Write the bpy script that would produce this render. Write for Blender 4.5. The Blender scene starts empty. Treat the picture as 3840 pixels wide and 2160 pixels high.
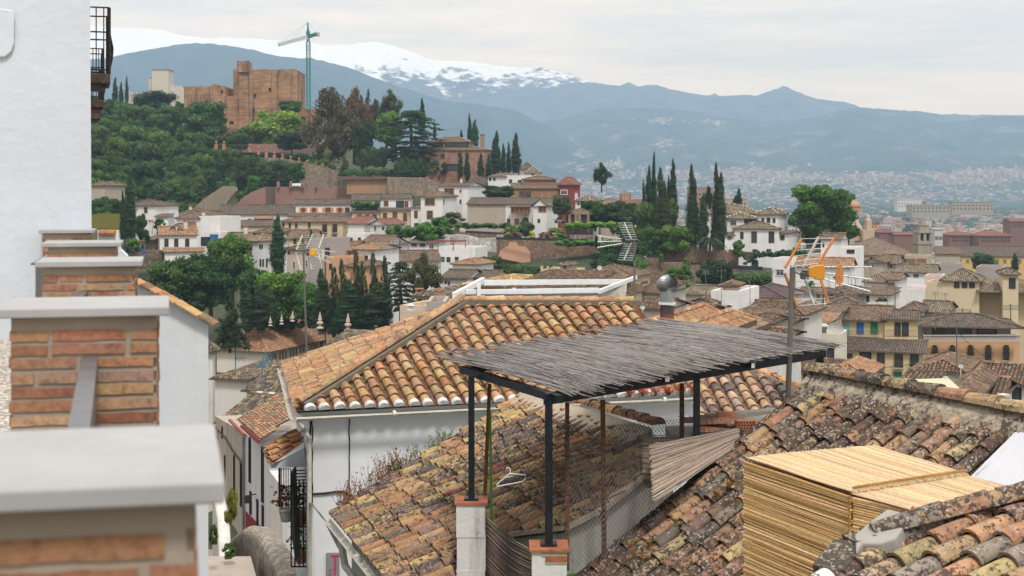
import bpy, math, random
import numpy as np
from mathutils import Vector, Matrix, noise as mnoise
R = random.Random(7)
F, HZ, CX = 5000.0, 700.0, 1920.0          # focal length and horizon row in pixels of the photograph
V = Vector
def P(px, py, d): return V(((px-CX)*d/F, d, -(py-HZ)*d/F))
def Z(py, d): return -(py-HZ)*d/F
def Xx(px, d): return (px-CX)*d/F
def DZ(py, z): return -z*F/(py-HZ)
UP = V((0, 0, 1))
scn = bpy.context.scene
COL = scn.collection
MATS = {}
# ------------------------------------------------------------------ node helpers
def newmat(name):
    m = bpy.data.materials.new(name); m.use_nodes = True
    nt = m.node_tree; b = nt.nodes['Principled BSDF']; b.inputs['Roughness'].default_value = .85
    b.inputs['Specular IOR Level'].default_value = .25
    return m, nt, b
def nd(nt, t, **kw):
    n = nt.nodes.new(t)
    for k, v in kw.items():
        if k.startswith('_'): setattr(n, k[1:], v)
        else: n.inputs[k.replace('0', ' ')].default_value = v
    return n
def coord(nt, kind='Object', scale=None):
    t = nt.nodes.new('ShaderNodeTexCoord')
    if scale is None: return t.outputs[kind]
    mp = nt.nodes.new('ShaderNodeMapping'); mp.inputs['Scale'].default_value = scale
    nt.links.new(t.outputs[kind], mp.inputs['Vector']); return mp.outputs['Vector']
def gcoord(nt, scale=(1, 1, 1)):
    g = nt.nodes.new('ShaderNodeNewGeometry')
    mp = nt.nodes.new('ShaderNodeMapping'); mp.inputs['Scale'].default_value = scale
    nt.links.new(g.outputs['Position'], mp.inputs['Vector']); return mp.outputs['Vector']
def noise(nt, vec, s, det=3, rough=.6, w=None):
    n = nt.nodes.new('ShaderNodeTexNoise'); n.inputs['Scale'].default_value = s
    n.inputs['Detail'].default_value = det; n.inputs['Roughness'].default_value = rough
    if vec is not None: nt.links.new(vec, n.inputs['Vector'])
    return n.outputs['Fac']
def ramp(nt, fac, stops, interp='LINEAR'):
    r = nt.nodes.new('ShaderNodeValToRGB'); r.color_ramp.interpolation = interp
    e = r.color_ramp.elements
    while len(e) < len(stops): e.new(.5)
    for i, (p, c) in enumerate(stops):
        e[i].position = p; e[i].color = (c, c, c, 1) if isinstance(c, (int, float)) else (*c[:3], 1)
    nt.links.new(fac, r.inputs['Fac']); return r.outputs['Color']
def mix(nt, fac, a, b, mode='MIX'):
    m = nt.nodes.new('ShaderNodeMix'); m.data_type = 'RGBA'; m.blend_type = mode
    for s, v in ((0, fac), (6, a), (7, b)):
        if isinstance(v, bpy.types.NodeSocket): nt.links.new(v, m.inputs[s])
        elif s == 0: m.inputs[0].default_value = v
        else: m.inputs[s].default_value = (v, v, v, 1) if isinstance(v, (int, float)) else (*v[:3], 1)
    return m.outputs[2]
def mth(nt, op, a, b=0.0, c=None):
    m = nt.nodes.new('ShaderNodeMath'); m.operation = op
    for i, v in enumerate((a, b) if c is None else (a, b, c)):
        if isinstance(v, bpy.types.NodeSocket): nt.links.new(v, m.inputs[i])
        else: m.inputs[i].default_value = v
    return m.outputs[0]
def bump(nt, b, h, st=.3, dist=.02):
    n = nt.nodes.new('ShaderNodeBump'); n.inputs['Strength'].default_value = st; n.inputs['Distance'].default_value = dist
    nt.links.new(h, n.inputs['Height']); nt.links.new(n.outputs['Normal'], b.inputs['Normal'])
def attr(nt, name='tint'):
    a = nt.nodes.new('ShaderNodeAttribute'); a.attribute_name = name; return a.outputs['Color']
def cached(fn):
    def w(*a, **k):
        key = (fn.__name__, a, tuple(sorted(k.items())))
        if key not in MATS: MATS[key] = fn(*a, **k)
        return MATS[key]
    return w
@cached
def plain(col, rough=.7, metal=0.0, var=.12, s=6.0):
    m, nt, b = newmat('paint'); c = noise(nt, gcoord(nt), s, 4)
    nt.links.new(mix(nt, 1.0, col, ramp(nt, c, [(.3, 1-var), (.7, 1+var)]), 'MULTIPLY'), b.inputs['Base Color'])
    b.inputs['Roughness'].default_value = rough; b.inputs['Metallic'].default_value = metal
    return m
@cached
def plaster(col, dirt=.25, sc=1.0, dcol=(.30, .25, .20), bmp=.25):
    """painted plaster: mottling, rain streaks and dirty patches"""
    m, nt, b = newmat('plaster')
    big = noise(nt, gcoord(nt, (sc, sc, sc)), .45, 5, .65)
    streak = noise(nt, gcoord(nt, (2.2*sc, 2.2*sc, .16*sc)), 1.0, 5, .7)
    fine = noise(nt, gcoord(nt, (sc, sc, sc)), 9, 4, .6)
    c = mix(nt, 1.0, col, ramp(nt, big, [(.3, .9), (.7, 1.06)]), 'MULTIPLY')
    k = ramp(nt, streak, [(.52, 0.0), (.8, dirt)])
    c = mix(nt, k, c, dcol)
    k2 = ramp(nt, noise(nt, gcoord(nt, (sc, sc, sc)), 1.3, 6, .75), [(.60, 0.0), (.72, dirt*.7)])
    c = mix(nt, k2, c, tuple(x*.8 for x in dcol))
    nt.links.new(c, b.inputs['Base Color']); b.inputs['Roughness'].default_value = .9
    bump(nt, b, mth(nt, 'ADD', fine, mth(nt, 'MULTIPLY', big, 3.0)), bmp, .015/sc)
    return m
@cached
def tinted(rough=.85, lichen=0.0, var=.25, sc=1.0, moss=0.0, lsc=26.0):
    """colour per face from the mesh attribute 'tint'; grime, crust lichen (dark and pale), yellow lichen"""
    m, nt, b = newmat('tinted'); g = gcoord(nt)
    t = attr(nt)
    n1 = noise(nt, g, 9*sc, 6, .7)
    c = mix(nt, 1.0, t, ramp(nt, n1, [(.28, 1-var*1.6), (.5, 1.0), (.75, 1+var)]), 'MULTIPLY')
    if lichen > 0:
        o = noise(nt, g, 1.1, 3, .6)
        k = mth(nt, 'ADD', noise(nt, g, lsc*.55, 7, .78), mth(nt, 'MULTIPLY', mth(nt, 'SUBTRACT', o, .5), .45))
        th = .60-.14*lichen
        c = mix(nt, ramp(nt, k, [(th, 0.0), (th+.035, .92)]), c, (.055, .042, .036))
        vo = nt.nodes.new('ShaderNodeTexVoronoi'); vo.inputs['Scale'].default_value = lsc
        wv = nt.nodes.new('ShaderNodeVectorMath'); wv.operation = 'ADD'
        nz = nt.nodes.new('ShaderNodeTexNoise'); nz.inputs['Scale'].default_value = 50; nt.links.new(g, nz.inputs['Vector'])
        sc2 = nt.nodes.new('ShaderNodeVectorMath'); sc2.operation = 'SCALE'; sc2.inputs['Scale'].default_value = .04
        nt.links.new(nz.outputs['Color'], sc2.inputs[0]); nt.links.new(g, wv.inputs[0]); nt.links.new(sc2.outputs[0], wv.inputs[1])
        nt.links.new(wv.outputs[0], vo.inputs['Vector'])
        patch = noise(nt, g, 3.3, 4, .65)
        kk = mth(nt, 'MULTIPLY', ramp(nt, vo.outputs['Distance'], [(.26, 1.0), (.34, 0.0)]),
                 ramp(nt, mth(nt, 'ADD', patch, mth(nt, 'MULTIPLY', k, .3)), [(.66-.08*lichen, 0.0), (.72-.08*lichen, .85)]))
        c = mix(nt, kk, c, (.40, .36, .33))
        if moss > 0:
            k3 = noise(nt, g, 7, 7, .8)
            c = mix(nt, ramp(nt, k3, [(.66-.06*moss, 0.0), (.69-.06*moss, .9)]), c, (.42, .24, .04))
        bump(nt, b, mth(nt, 'ADD', n1, k), .5, .012)
    else:
        bump(nt, b, n1, .3, .01)
    nt.links.new(c, b.inputs['Base Color']); b.inputs['Roughness'].default_value = rough
    return m
@cached
def rooftile(c1, c2, c3, dirt=.6, w=.28, l=.42):
    """barrel tile rows from the mesh UVs, which are in metres (u across, v up the slope)"""
    m, nt, b = newmat('barrel_tiles')
    uv = nt.nodes.new('ShaderNodeUVMap'); uv.uv_map = 'UVMap'
    sep = nt.nodes.new('ShaderNodeSeparateXYZ'); nt.links.new(uv.outputs[0], sep.inputs[0])
    u = mth(nt, 'DIVIDE', sep.outputs[0], w); v = mth(nt, 'DIVIDE', sep.outputs[1], l)
    iu = mth(nt, 'FLOOR', u); odd = mth(nt, 'MULTIPLY', mth(nt, 'FRACT', mth(nt, 'MULTIPLY', iu, .617)), 1.0)
    iv = mth(nt, 'FLOOR', mth(nt, 'ADD', v, odd)); fu = mth(nt, 'FRACT', u); fv = mth(nt, 'FRACT', mth(nt, 'ADD', v, odd))
    cmb = nt.nodes.new('ShaderNodeCombineXYZ'); nt.links.new(iu, cmb.inputs[0]); nt.links.new(iv, cmb.inputs[1])
    wn = nt.nodes.new('ShaderNodeTexWhiteNoise'); nt.links.new(cmb.outputs[0], wn.inputs['Vector'])
    g = gcoord(nt)
    c = ramp(nt, wn.outputs['Value'], [(0.0, c1), (.45, c2), (.8, c3), (1.0, tuple(x*.5 for x in c2))])
    n = noise(nt, g, .5, 5, .7)
    c = mix(nt, 1.0, c, ramp(nt, n, [(.3, .72), (.7, 1.25)]), 'MULTIPLY')
    k = noise(nt, g, 3.5, 6, .8)
    c = mix(nt, ramp(nt, k, [(.52, 0.0), (.70, dirt)]), c, (.07, .058, .048))
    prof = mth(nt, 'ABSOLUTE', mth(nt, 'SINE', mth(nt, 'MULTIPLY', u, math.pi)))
    c = mix(nt, ramp(nt, prof, [(.25, .75), (.55, 0.0)]), c, (.06, .05, .042))  # dark tone painted into the grooves, for pan dirt and the shade there
    h = mth(nt, 'ADD', prof, mth(nt, 'MULTIPLY', fv, -.25))
    nt.links.new(c, b.inputs['Base Color']); b.inputs['Roughness'].default_value = .9
    bump(nt, b, h, .9, .12)
    return m
@cached
def masonry(c1, c2, mortar, bw=.5, bh=.25, mort=.03, dirt=.4, sc=1.0):
    """coursed stone or brick laid out on world height and on x+y"""
    m, nt, b = newmat('masonry'); g = nt.nodes.new('ShaderNodeNewGeometry')
    sep = nt.nodes.new('ShaderNodeSeparateXYZ'); nt.links.new(g.outputs['Position'], sep.inputs[0])
    x = mth(nt, 'ADD', sep.outputs[0], mth(nt, 'MULTIPLY', sep.outputs[1], .73))
    cmb = nt.nodes.new('ShaderNodeCombineXYZ'); nt.links.new(x, cmb.inputs[0]); nt.links.new(sep.outputs[2], cmb.inputs[1])
    br = nt.nodes.new('ShaderNodeTexBrick'); nt.links.new(cmb.outputs[0], br.inputs['Vector'])
    for k, v in (('Color1', c1), ('Color2', c2), ('Mortar', mortar)): br.inputs[k].default_value = (*v, 1)
    br.inputs['Scale'].default_value = 1.0; br.inputs['Brick Width'].default_value = bw
    br.inputs['Row Height'].default_value = bh; br.inputs['Mortar Size'].default_value = mort
    gc = gcoord(nt)
    c = mix(nt, 1.0, br.outputs['Color'], ramp(nt, noise(nt, gc, .35*sc, 6, .7), [(.3, .62), (.7, 1.3)]), 'MULTIPLY')
    c = mix(nt, ramp(nt, noise(nt, gcoord(nt, (.5, .5, .07)), 1.0*sc, 5, .7), [(.55, 0.0), (.72, dirt)]), c, (.09, .07, .06))
    c = mix(nt, 1.0, c, ramp(nt, noise(nt, gc, 3.0*sc, 5, .7), [(.3, .8), (.7, 1.2)]), 'MULTIPLY')
    nt.links.new(c, b.inputs['Base Color']); bump(nt, b, br.outputs['Fac'], -.3, .05)
    return m
@cached
def rubble(c1, c2, c3, s=2.0, dirt=.5):
    m, nt, b = newmat('rubble'); gc = gcoord(nt)
    vo = nt.nodes.new('ShaderNodeTexVoronoi'); vo.inputs['Scale'].default_value = s
    nt.links.new(gc, vo.inputs['Vector'])
    wn = nt.nodes.new('ShaderNodeSeparateColor'); nt.links.new(vo.outputs['Color'], wn.inputs[0])
    c = ramp(nt, wn.outputs[0], [(0, c1), (.5, c2), (1, c3)])
    c = mix(nt, ramp(nt, vo.outputs['Distance'], [(.35, 0.0), (.6, .6)]), c, tuple(x*.45 for x in c2))
    c = mix(nt, 1.0, c, ramp(nt, noise(nt, gc, .3*s, 6, .7), [(.3, .6), (.7, 1.3)]), 'MULTIPLY')
    c = mix(nt, ramp(nt, noise(nt, gcoord(nt, (.6, .6, .1)), .8, 5, .7), [(.55, 0.0), (.75, dirt)]), c, (.08, .065, .05))
    nt.links.new(c, b.inputs['Base Color']); bump(nt, b, vo.outputs['Distance'], -.5, .06)
    return m
@cached
def foliage():
    m, nt, b = newmat('foliage'); oi = nt.nodes.new('ShaderNodeObjectInfo')
    c = mix(nt, 1.0, mix(nt, 1.0, oi.outputs['Color'], attr(nt), 'MULTIPLY'), (1.5, 1.5, 1.35), 'MULTIPLY')
    nt.links.new(c, b.inputs['Base Color']); b.inputs['Roughness'].default_value = .6
    tr = nt.nodes.new('ShaderNodeBsdfTranslucent'); nt.links.new(mix(nt, 1.0, c, (1.2, 1.35, .6), 'MULTIPLY'), tr.inputs['Color'])
    ms = nt.nodes.new('ShaderNodeMixShader'); ms.inputs[0].default_value = .3
    nt.links.new(b.outputs[0], ms.inputs[1]); nt.links.new(tr.outputs[0], ms.inputs[2])
    nt.links.new(ms.outputs[0], nt.nodes['Material Output'].inputs['Surface'])
    return m
@cached
def glass(col=(.03, .035, .04), rough=.12):
    m, nt, b = newmat('window_glass')
    c = mix(nt, ramp(nt, noise(nt, gcoord(nt), .8, 2), [(.4, 0.0), (.7, 1.0)]), col, tuple(x*2.2 for x in col))
    nt.links.new(c, b.inputs['Base Color']); b.inputs['Roughness'].default_value = rough
    b.inputs['Specular IOR Level'].default_value = .5
    return m
# ------------------------------------------------------------------ mesh builder
class MB:
    def __init__(s): s.v = []; s.f = []; s.m = []; s.c = []; s.uv = None
    def face(s, pts, m=0, c=(1, 1, 1)):
        i = len(s.v); s.v.extend([tuple(p) for p in pts]); s.f.append(tuple(range(i, i+len(pts)))); s.m.append(m); s.c.append(c)
    def raw(s, vs, fs, m=0, c=(1, 1, 1)):
        i = len(s.v); s.v.extend([tuple(p) for p in vs])
        for f in fs: s.f.append(tuple(i+k for k in f)); s.m.append(m); s.c.append(c)
    def hexa(s, q, m=0, c=(1, 1, 1)):      # 8 corners: bottom 4, top 4
        s.raw(q, [(3, 2, 1, 0), (4, 5, 6, 7), (0, 1, 5, 4), (1, 2, 6, 5), (2, 3, 7, 6), (3, 0, 4, 7)], m, c)
    def box(s, x0, x1, y0, y1, z0, z1, m=0, c=(1, 1, 1), M=None):
        q = [V(p) for p in ((x0, y0, z0), (x1, y0, z0), (x1, y1, z0), (x0, y1, z0), (x0, y0, z1), (x1, y0, z1), (x1, y1, z1), (x0, y1, z1))]
        if M is not None: q = [M @ p for p in q]
        s.hexa(q, m, c)
    def bar(s, a, b, w, h, m=0, c=(1, 1, 1), up=UP):   # rectangular bar, w sideways, h in up direction
        a, b = V(a), V(b); d = (b-a).normalized(); sd = d.cross(up)
        if sd.length < 1e-4: sd = d.cross(V((1, 0, 0)))
        sd.normalize(); u = sd.cross(d).normalized(); sd = sd*w/2; u = u*h/2
        s.hexa([a-sd-u, a+sd-u, b+sd-u, b-sd-u, a-sd+u, a+sd+u, b+sd+u, b-sd+u], m, c)
    def tube(s, pts, r, n=6, m=0, c=(1, 1, 1), cap=True):
        pts = [V(p) for p in pts]; k = len(pts)
        rs = r if isinstance(r, (list, tuple)) else [r]*k
        i0 = len(s.v); prev = None
        for i, p in enumerate(pts):
            d = (pts[min(i+1, k-1)]-pts[max(i-1, 0)]).normalized()
            if prev is None:
                a = d.cross(UP)
                if a.length < 1e-3: a = d.cross(V((1, 0, 0)))
            else: a = prev-d*prev.dot(d)
            a.normalize(); prev = a; b = d.cross(a)
            for j in range(n):
                t = 2*math.pi*j/n; s.v.append(tuple(p+(a*math.cos(t)+b*math.sin(t))*rs[i]))
        for i in range(k-1):
            for j in range(n):
                j2 = (j+1) % n
                s.f.append((i0+i*n+j, i0+i*n+j2, i0+(i+1)*n+j2, i0+(i+1)*n+j)); s.m.append(m); s.c.append(c)
        if cap:
            s.f.append(tuple(i0+j for j in range(n))[::-1]); s.m.append(m); s.c.append(c)
            s.f.append(tuple(i0+(k-1)*n+j for j in range(n))); s.m.append(m); s.c.append(c)
    def lathe(s, o, prof, n=12, m=0, c=(1, 1, 1)):     # prof: (radius, z)
        o = V(o); i0 = len(s.v); k = len(prof)
        for r, z in prof:
            for j in range(n):
                t = 2*math.pi*j/n; s.v.append((o.x+r*math.cos(t), o.y+r*math.sin(t), o.z+z))
        for i in range(k-1):
            for j in range(n):
                j2 = (j+1) % n; s.f.append((i0+i*n+j, i0+i*n+j2, i0+(i+1)*n+j2, i0+(i+1)*n+j)); s.m.append(m); s.c.append(c)
        s.f.append(tuple(i0+j for j in range(n))[::-1]); s.m.append(m); s.c.append(c)
        s.f.append(tuple(i0+(k-1)*n+j for j in range(n))); s.m.append(m); s.c.append(c)
    def prism(s, pts, vec, m=0, c=(1, 1, 1)):          # planar polygon swept along vec
        pts = [V(p) for p in pts]; n = len(pts); vec = V(vec)
        s.raw(pts+[p+vec for p in pts], [tuple(range(n))[::-1], tuple(range(n, 2*n))]+[(i, (i+1) % n, n+(i+1) % n, n+i) for i in range(n)], m, c)
    def build(s, name, mats, parent=None, smooth=False, uv=False, loc=None):
        if not isinstance(mats, (list, tuple)): mats = [mats]
        o0 = V(loc) if loc is not None else (parent['_w'] if parent is not None and '_w' in parent else V((0, 0, 0)))
        o0 = V(o0)
        me = bpy.data.meshes.new(name)
        vs = np.array(s.v, dtype=np.float64).reshape(-1, 3)-np.array(o0)
        me.from_pydata(vs.tolist(), [], s.f)
        for m in mats: me.materials.append(m)
        me.polygons.foreach_set('material_index', s.m)
        a = me.attributes.new('tint', 'FLOAT_COLOR', 'FACE')
        cc = np.ones((len(s.f), 4), dtype=np.float32); cc[:, :3] = np.array([c if not isinstance(c, (int, float)) else (c, c, c) for c in s.c], dtype=np.float32).reshape(-1, 3)
        a.data.foreach_set('color', cc.ravel())
        if smooth: me.polygons.foreach_set('use_smooth', [True]*len(s.f))
        if uv:
            lay = me.uv_layers.new(name='UVMap'); out = []
            for p in s.f:
                q = [V(s.v[i]) for i in p]; n = (q[1]-q[0]).cross(q[2]-q[0])
                if n.length < 1e-9: out += [(0, 0)]*len(q); continue
                n.normalize()
                if n.z < 0: n = -n
                ua = UP.cross(n)
                ua = ua.normalized() if ua.length > 1e-3 else V((1, 0, 0))
                va = n.cross(ua)
                out += [(a_.dot(ua), a_.dot(va)) for a_ in q]
            lay.data.foreach_set('uv', np.array(out, dtype=np.float32).ravel())
        me.update()
        o = bpy.data.objects.new(name, me); COL.objects.link(o); o['_w'] = tuple(o0)
        if parent is not None: o.parent = parent
        if loc is not None: o.location = o0-(V(parent['_w']) if parent is not None and '_w' in parent else V((0, 0, 0)))
        return o
def tag(o, label=None, cat=None, group=None, kind=None):
    if label: o['label'] = label
    if cat: o['category'] = cat
    if group: o['group'] = group
    if kind: o['kind'] = kind
    return o
def thing(name, label, cat, loc=(0, 0, 0), group=None):
    o = bpy.data.objects.new(name, None); COL.objects.link(o); o.location = loc; o['_w'] = tuple(loc)
    o.empty_display_size = .1
    return tag(o, label, cat, group)
def single(mb, name, mats, label, cat, group=None, **k):
    v = np.array(mb.v); o = mb.build(name, mats, loc=(float(v[:, 0].mean()), float(v[:, 1].mean()), float(v[:, 2].min())), **k)
    return tag(o, label, cat, group)
def struct(mb, name, mats, **k):
    o = mb.build(name, mats, **k); o['kind'] = 'structure'; return o
# ------------------------------------------------------------------ planes and tile fields
class Plane:
    def __init__(s, a, b, c):
        s.o = V(a); s.n = (V(b)-s.o).cross(V(c)-s.o).normalized()
        if s.n.z < 0: s.n = -s.n
    def px(s, x, y):                                    # point of the plane seen at a pixel
        r = V(((x-CX)/F, 1, -(y-HZ)/F)); return r*(s.o.dot(s.n)/r.dot(s.n))
def pick(pal, rnd=R):
    t = rnd.random(); acc = 0
    for w, c in pal:
        acc += w
        if t <= acc: break
    k = rnd.uniform(.82, 1.15); return tuple(max(0, x*k*rnd.uniform(.93, 1.07)) for x in c)
PAL_A = [(.42, (.46, .26, .13)), (.2, (.50, .32, .16)), (.17, (.40, .175, .09)), (.13, (.36, .21, .115)), (.08, (.26, .16, .10))]
PAL_B = [(.26, (.50, .27, .11)), (.2, (.52, .34, .13)), (.2, (.40, .155, .075)), (.2, (.26, .15, .095)), (.1, (.17, .115, .085)), (.04, (.40, .09, .06))]
PAL_M = [(.35, (.30, .19, .115)), (.25, (.36, .24, .14)), (.2, (.22, .14, .095)), (.2, (.155, .11, .085))]
PAL_G = [(.4, (.205, .16, .125)), (.3, (.26, .19, .135)), (.3, (.13, .105, .085))]
PAL_O = [(.5, (.50, .25, .12)), (.3, (.42, .20, .10)), (.2, (.56, .33, .17))]
def scan(poly, a):                                      # intervals of a 2D polygon along second coordinate at first == a
    xs = []
    for (x0, y0), (x1, y1) in zip(poly, poly[1:]+poly[:1]):
        if (x0 <= a < x1) or (x1 <= a < x0): xs.append(y0+(y1-y0)*(a-x0)/(x1-x0))
    xs.sort(); return list(zip(xs[::2], xs[1::2]))
def tile_field(mb, pts, fall, spacing=.25, expo=.33, r=.085, pal=PAL_A, seg=6, tips=None, mt=0, md=1, jit=1.0, pan=True, rnd=R, pand=.5):
    pts = [V(p) for p in pts]; n = V((0, 0, 0))
    for i in range(len(pts)): n += (pts[i]-pts[0]).cross(pts[(i+1) % len(pts)]-pts[0])
    n.normalize()
    if n.z < 0: n = -n
    f = V(fall); f = (f-n*f.dot(n)).normalized(); a = f.cross(n).normalized(); o = pts[0]
    p2 = [((p-o).dot(a), (p-o).dot(f)) for p in pts]
    mb.face([p-n*.05 for p in pts], md, (.16, .12, .09))
    amin, amax = min(q[0] for q in p2), max(q[0] for q in p2)
    nrow = max(1, int((amax-amin)/spacing)); off = (amax-amin-nrow*spacing)/2+spacing/2
    for i in range(nrow+1):
        for kind in (0, 1):
            ai = amin+off+i*spacing-(spacing/2 if kind else 0)
            if kind and not pan: continue
            for f0, f1 in scan(p2, ai):
                x = f1+.03*(1-kind); k = 0
                wob = rnd.uniform(-1, 1)*.012*jit
                while x > f0+expo*.25:
                    x0 = x-expo*1.12
                    if x0 < f0-.02: x0 = f0-.02
                    col = pick(pal, rnd)
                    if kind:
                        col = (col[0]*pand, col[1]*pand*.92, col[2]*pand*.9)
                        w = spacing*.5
                        P_ = lambda aa, ff, hh: o+a*(ai+aa)+f*ff+n*hh
                        for (u0, h0), (u1, h1) in (((-w, .035), (-w*.4, -.022)), ((-w*.4, -.022), (w*.4, -.022)), ((w*.4, -.022), (w, .035))):
                            mb.face([P_(u0, x, h0+.012), P_(u1, x, h1+.012), P_(u1, x0, h1), P_(u0, x0, h0)], mt, col)
                    else:
                        ja = wob+rnd.uniform(-1, 1)*.010*jit; jb = wob+rnd.uniform(-1, 1)*.010*jit; jh = rnd.uniform(-.006, .010)*jit
                        r0, r1 = r*rnd.uniform(.98, 1.06), r*.80
                        ring0, ring1, inn = [], [], []
                        for q in range(seg+1):
                            t = math.pi*q/seg; ca, sa = math.cos(t), math.sin(t)
                            ring0.append(o+a*(ai+ja+ca*r0)+f*x+n*(.030+jh+sa*r0*.9))
                            ring1.append(o+a*(ai+jb+ca*r1)+f*x0+n*(.008+sa*r1*.9))
                            inn.append(o+a*(ai+ja+ca*(r0-.016))+f*x+n*(.030+jh+sa*(r0-.016)*.9-.006))
                        vs = ring0+ring1+inn; s1 = seg+1
                        fs = [(q, q+1, s1+q+1, s1+q) for q in range(seg)]+[(q, 2*s1+q, 2*s1+q+1, q+1) for q in range(seg)]
                        i0 = len(mb.v); mb.v.extend([tuple(p) for p in vs])
                        for q, ff in enumerate(fs):
                            mb.f.append(tuple(i0+w_ for w_ in ff)); mb.m.append(mt); mb.c.append(col if q < seg else tuple(z*.8 for z in col))
                        if k == 0 and tips is not None:   # mortar plug closing the lowest tile
                            c0 = [o+a*(ai+ja+math.cos(math.pi*q/8)*(r0*1.02))+f*(x+.012)+n*(.026+jh+math.sin(math.pi*q/8)*r0*.93) for q in range(9)]
                            c1 = [p-f*.10+n*.002 for p in c0]
                            mb.face(c0, tips, (1, 1, 1))
                            for q in range(8): mb.face([c0[q], c0[q+1], c1[q+1], c1[q]], tips, (1, 1, 1))
                    x -= expo*(1+rnd.uniform(-.06, .06)*jit); k += 1
def ridge_caps(mb, a, b, r=.11, step=.36, pal=PAL_A, m=0, lift=.03, white=None, mm=1, cement=None):
    """half-round cap tiles from a down/along to b, bedded on a mortar strip"""
    a, b = V(a), V(b); L = (b-a).length; d = (b-a)/L; sd = d.cross(UP).normalized(); u = sd.cross(d)
    n = max(1, round(L/step)); st = L/n
    for i in range(n):
        p0 = a+d*(st*i-.03); p1 = a+d*(st*(i+1)+.03); c = pick(pal); j = R.uniform(-.008, .008)
        q0 = []; q1 = []
        for k in range(7):
            t = math.pi*k/6
            q0.append(p0+sd*(math.cos(t)*r*.85+j)+u*(math.sin(t)*r*.8+lift)); q1.append(p1+sd*(math.cos(t)*r*1.05+j)+u*(math.sin(t)*r+lift+.012))
        for k in range(6): mb.face([q0[k], q0[k+1], q1[k+1], q1[k]], m, c)
        mb.face(q1, m, tuple(x*.6 for x in c)); mb.face(q0[::-1], m, c)
        if white is not None:
            mb.bar(p1-d*.07+u*(lift+.02), p1+d*.03+u*(lift+.02), r*2.15, r*1.9, white, (1, 1, 1), up=u)
    if cement is not None:
        mb.bar(a+u*(lift-.05), b+u*(lift-.05), r*2.1, .13, cement, (1, 1, 1), up=u)
# ================================================================== camera, light, sky
cam = bpy.data.cameras.new('camera'); co = bpy.data.objects.new('camera', cam); COL.objects.link(co)
co.location = (0, 0, 0); co.rotation_euler = (math.pi/2, 0, 0)
cam.sensor_width = 36; cam.lens = 36*F/3840; cam.shift_y = -(1080-HZ)/3840
cam.clip_start = .1; cam.clip_end = 60000
cam.dof.use_dof = True; cam.dof.focus_distance = 42; cam.dof.aperture_fstop = 6.3
scn.camera = co
SUN_EL, SUN_AZ = math.radians(58), math.radians(165)      # azimuth clockwise from +Y (view direction)
su = bpy.data.lights.new('sun', 'SUN'); su.energy = 2.6; su.angle = math.radians(10); su.color = (1, .96, .90)
so = bpy.data.objects.new('sun', su); COL.objects.link(so)
sd = V((math.sin(SUN_AZ)*math.cos(SUN_EL), math.cos(SUN_AZ)*math.cos(SUN_EL), math.sin(SUN_EL)))
so.rotation_euler = sd.to_track_quat('Z', 'Y').to_euler()
w = bpy.data.worlds.new('World'); scn.world = w; w.use_nodes = True; nt = w.node_tree; nt.nodes.clear()
out = nt.nodes.new('ShaderNodeOutputWorld'); bg = nt.nodes.new('ShaderNodeBackground'); bg2 = nt.nodes.new('ShaderNodeBackground')
sky = nt.nodes.new('ShaderNodeTexSky'); sky.sky_type = 'NISHITA'; sky.sun_disc = False
sky.sun_elevation = SUN_EL; sky.sun_rotation = SUN_AZ; sky.air_density = 1.5; sky.dust_density = 2.0
nt.links.new(sky.outputs[0], bg.inputs[0]); bg.inputs[1].default_value = .06
tc = nt.nodes.new('ShaderNodeTexCoord'); sp = nt.nodes.new('ShaderNodeSeparateXYZ'); nt.links.new(tc.outputs['Generated'], sp.inputs[0])
zz = sp.outputs[2]
# cloud deck: bands stretched along the horizon, warmer low down on the left, greyer to the right, brighter overhead
mp = nt.nodes.new('ShaderNodeMapping'); mp.inputs['Scale'].default_value = (1.6, 1.6, 14.0); mp.inputs['Rotation'].default_value = (0, .06, 0)
nt.links.new(tc.outputs['Generated'], mp.inputs['Vector'])
cl = noise(nt, mp.outputs['Vector'], 2.2, 7, .58)
mp2 = nt.nodes.new('ShaderNodeMapping'); mp2.inputs['Scale'].default_value = (5, 5, 34.0); mp2.inputs['Location'].default_value = (3, 1, 0)
nt.links.new(tc.outputs['Generated'], mp2.inputs['Vector'])
cl2 = noise(nt, mp2.outputs['Vector'], 2.0, 8, .62)
side = ramp(nt, mth(nt, 'ADD', sp.outputs[0], .5), [(.10, (1.74, 1.12, .62)), (.42, (1.64, 1.09, .62)), (.85, (1.46, 1.03, .62))])
c = mix(nt, 1.0, side, ramp(nt, cl, [(.34, (.74, .79, .85)), (.48, (.96, .97, .98)), (.62, (1.16, 1.12, 1.05))]), 'MULTIPLY')
c = mix(nt, 1.0, c, ramp(nt, cl2, [(.3, .92), (.7, 1.08)]), 'MULTIPLY')
top = ramp(nt, zz, [(0.0, (1.03, 1.0, .96)), (.06, (1.0, 1.0, 1.0)), (.16, (.97, 1.0, 1.04)), (.45, (.92, 1.2, 1.7)), (1.0, (1.15, 1.55, 2.25))])
c = mix(nt, 1.0, c, top, 'MULTIPLY'); c = mix(nt, 1.0, c, ramp(nt, mth(nt, 'ADD', mth(nt, 'MULTIPLY', sp.outputs[1], .5), .5), [(.25, (.42, .46, .53)), (.62, (1, 1, 1))]), 'MULTIPLY'); c = mix(nt, ramp(nt, mth(nt, 'ADD', zz, .5), [(.47, 1.0), (.5, 0.0)]), c, (.25, .23, .2))
nt.links.new(c, bg2.inputs[0]); bg2.inputs[1].default_value = 1.0
ad = nt.nodes.new('ShaderNodeAddShader'); nt.links.new(bg.outputs[0], ad.inputs[0]); nt.links.new(bg2.outputs[0], ad.inputs[1])
nt.links.new(ad.outputs[0], out.inputs[0])
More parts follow.
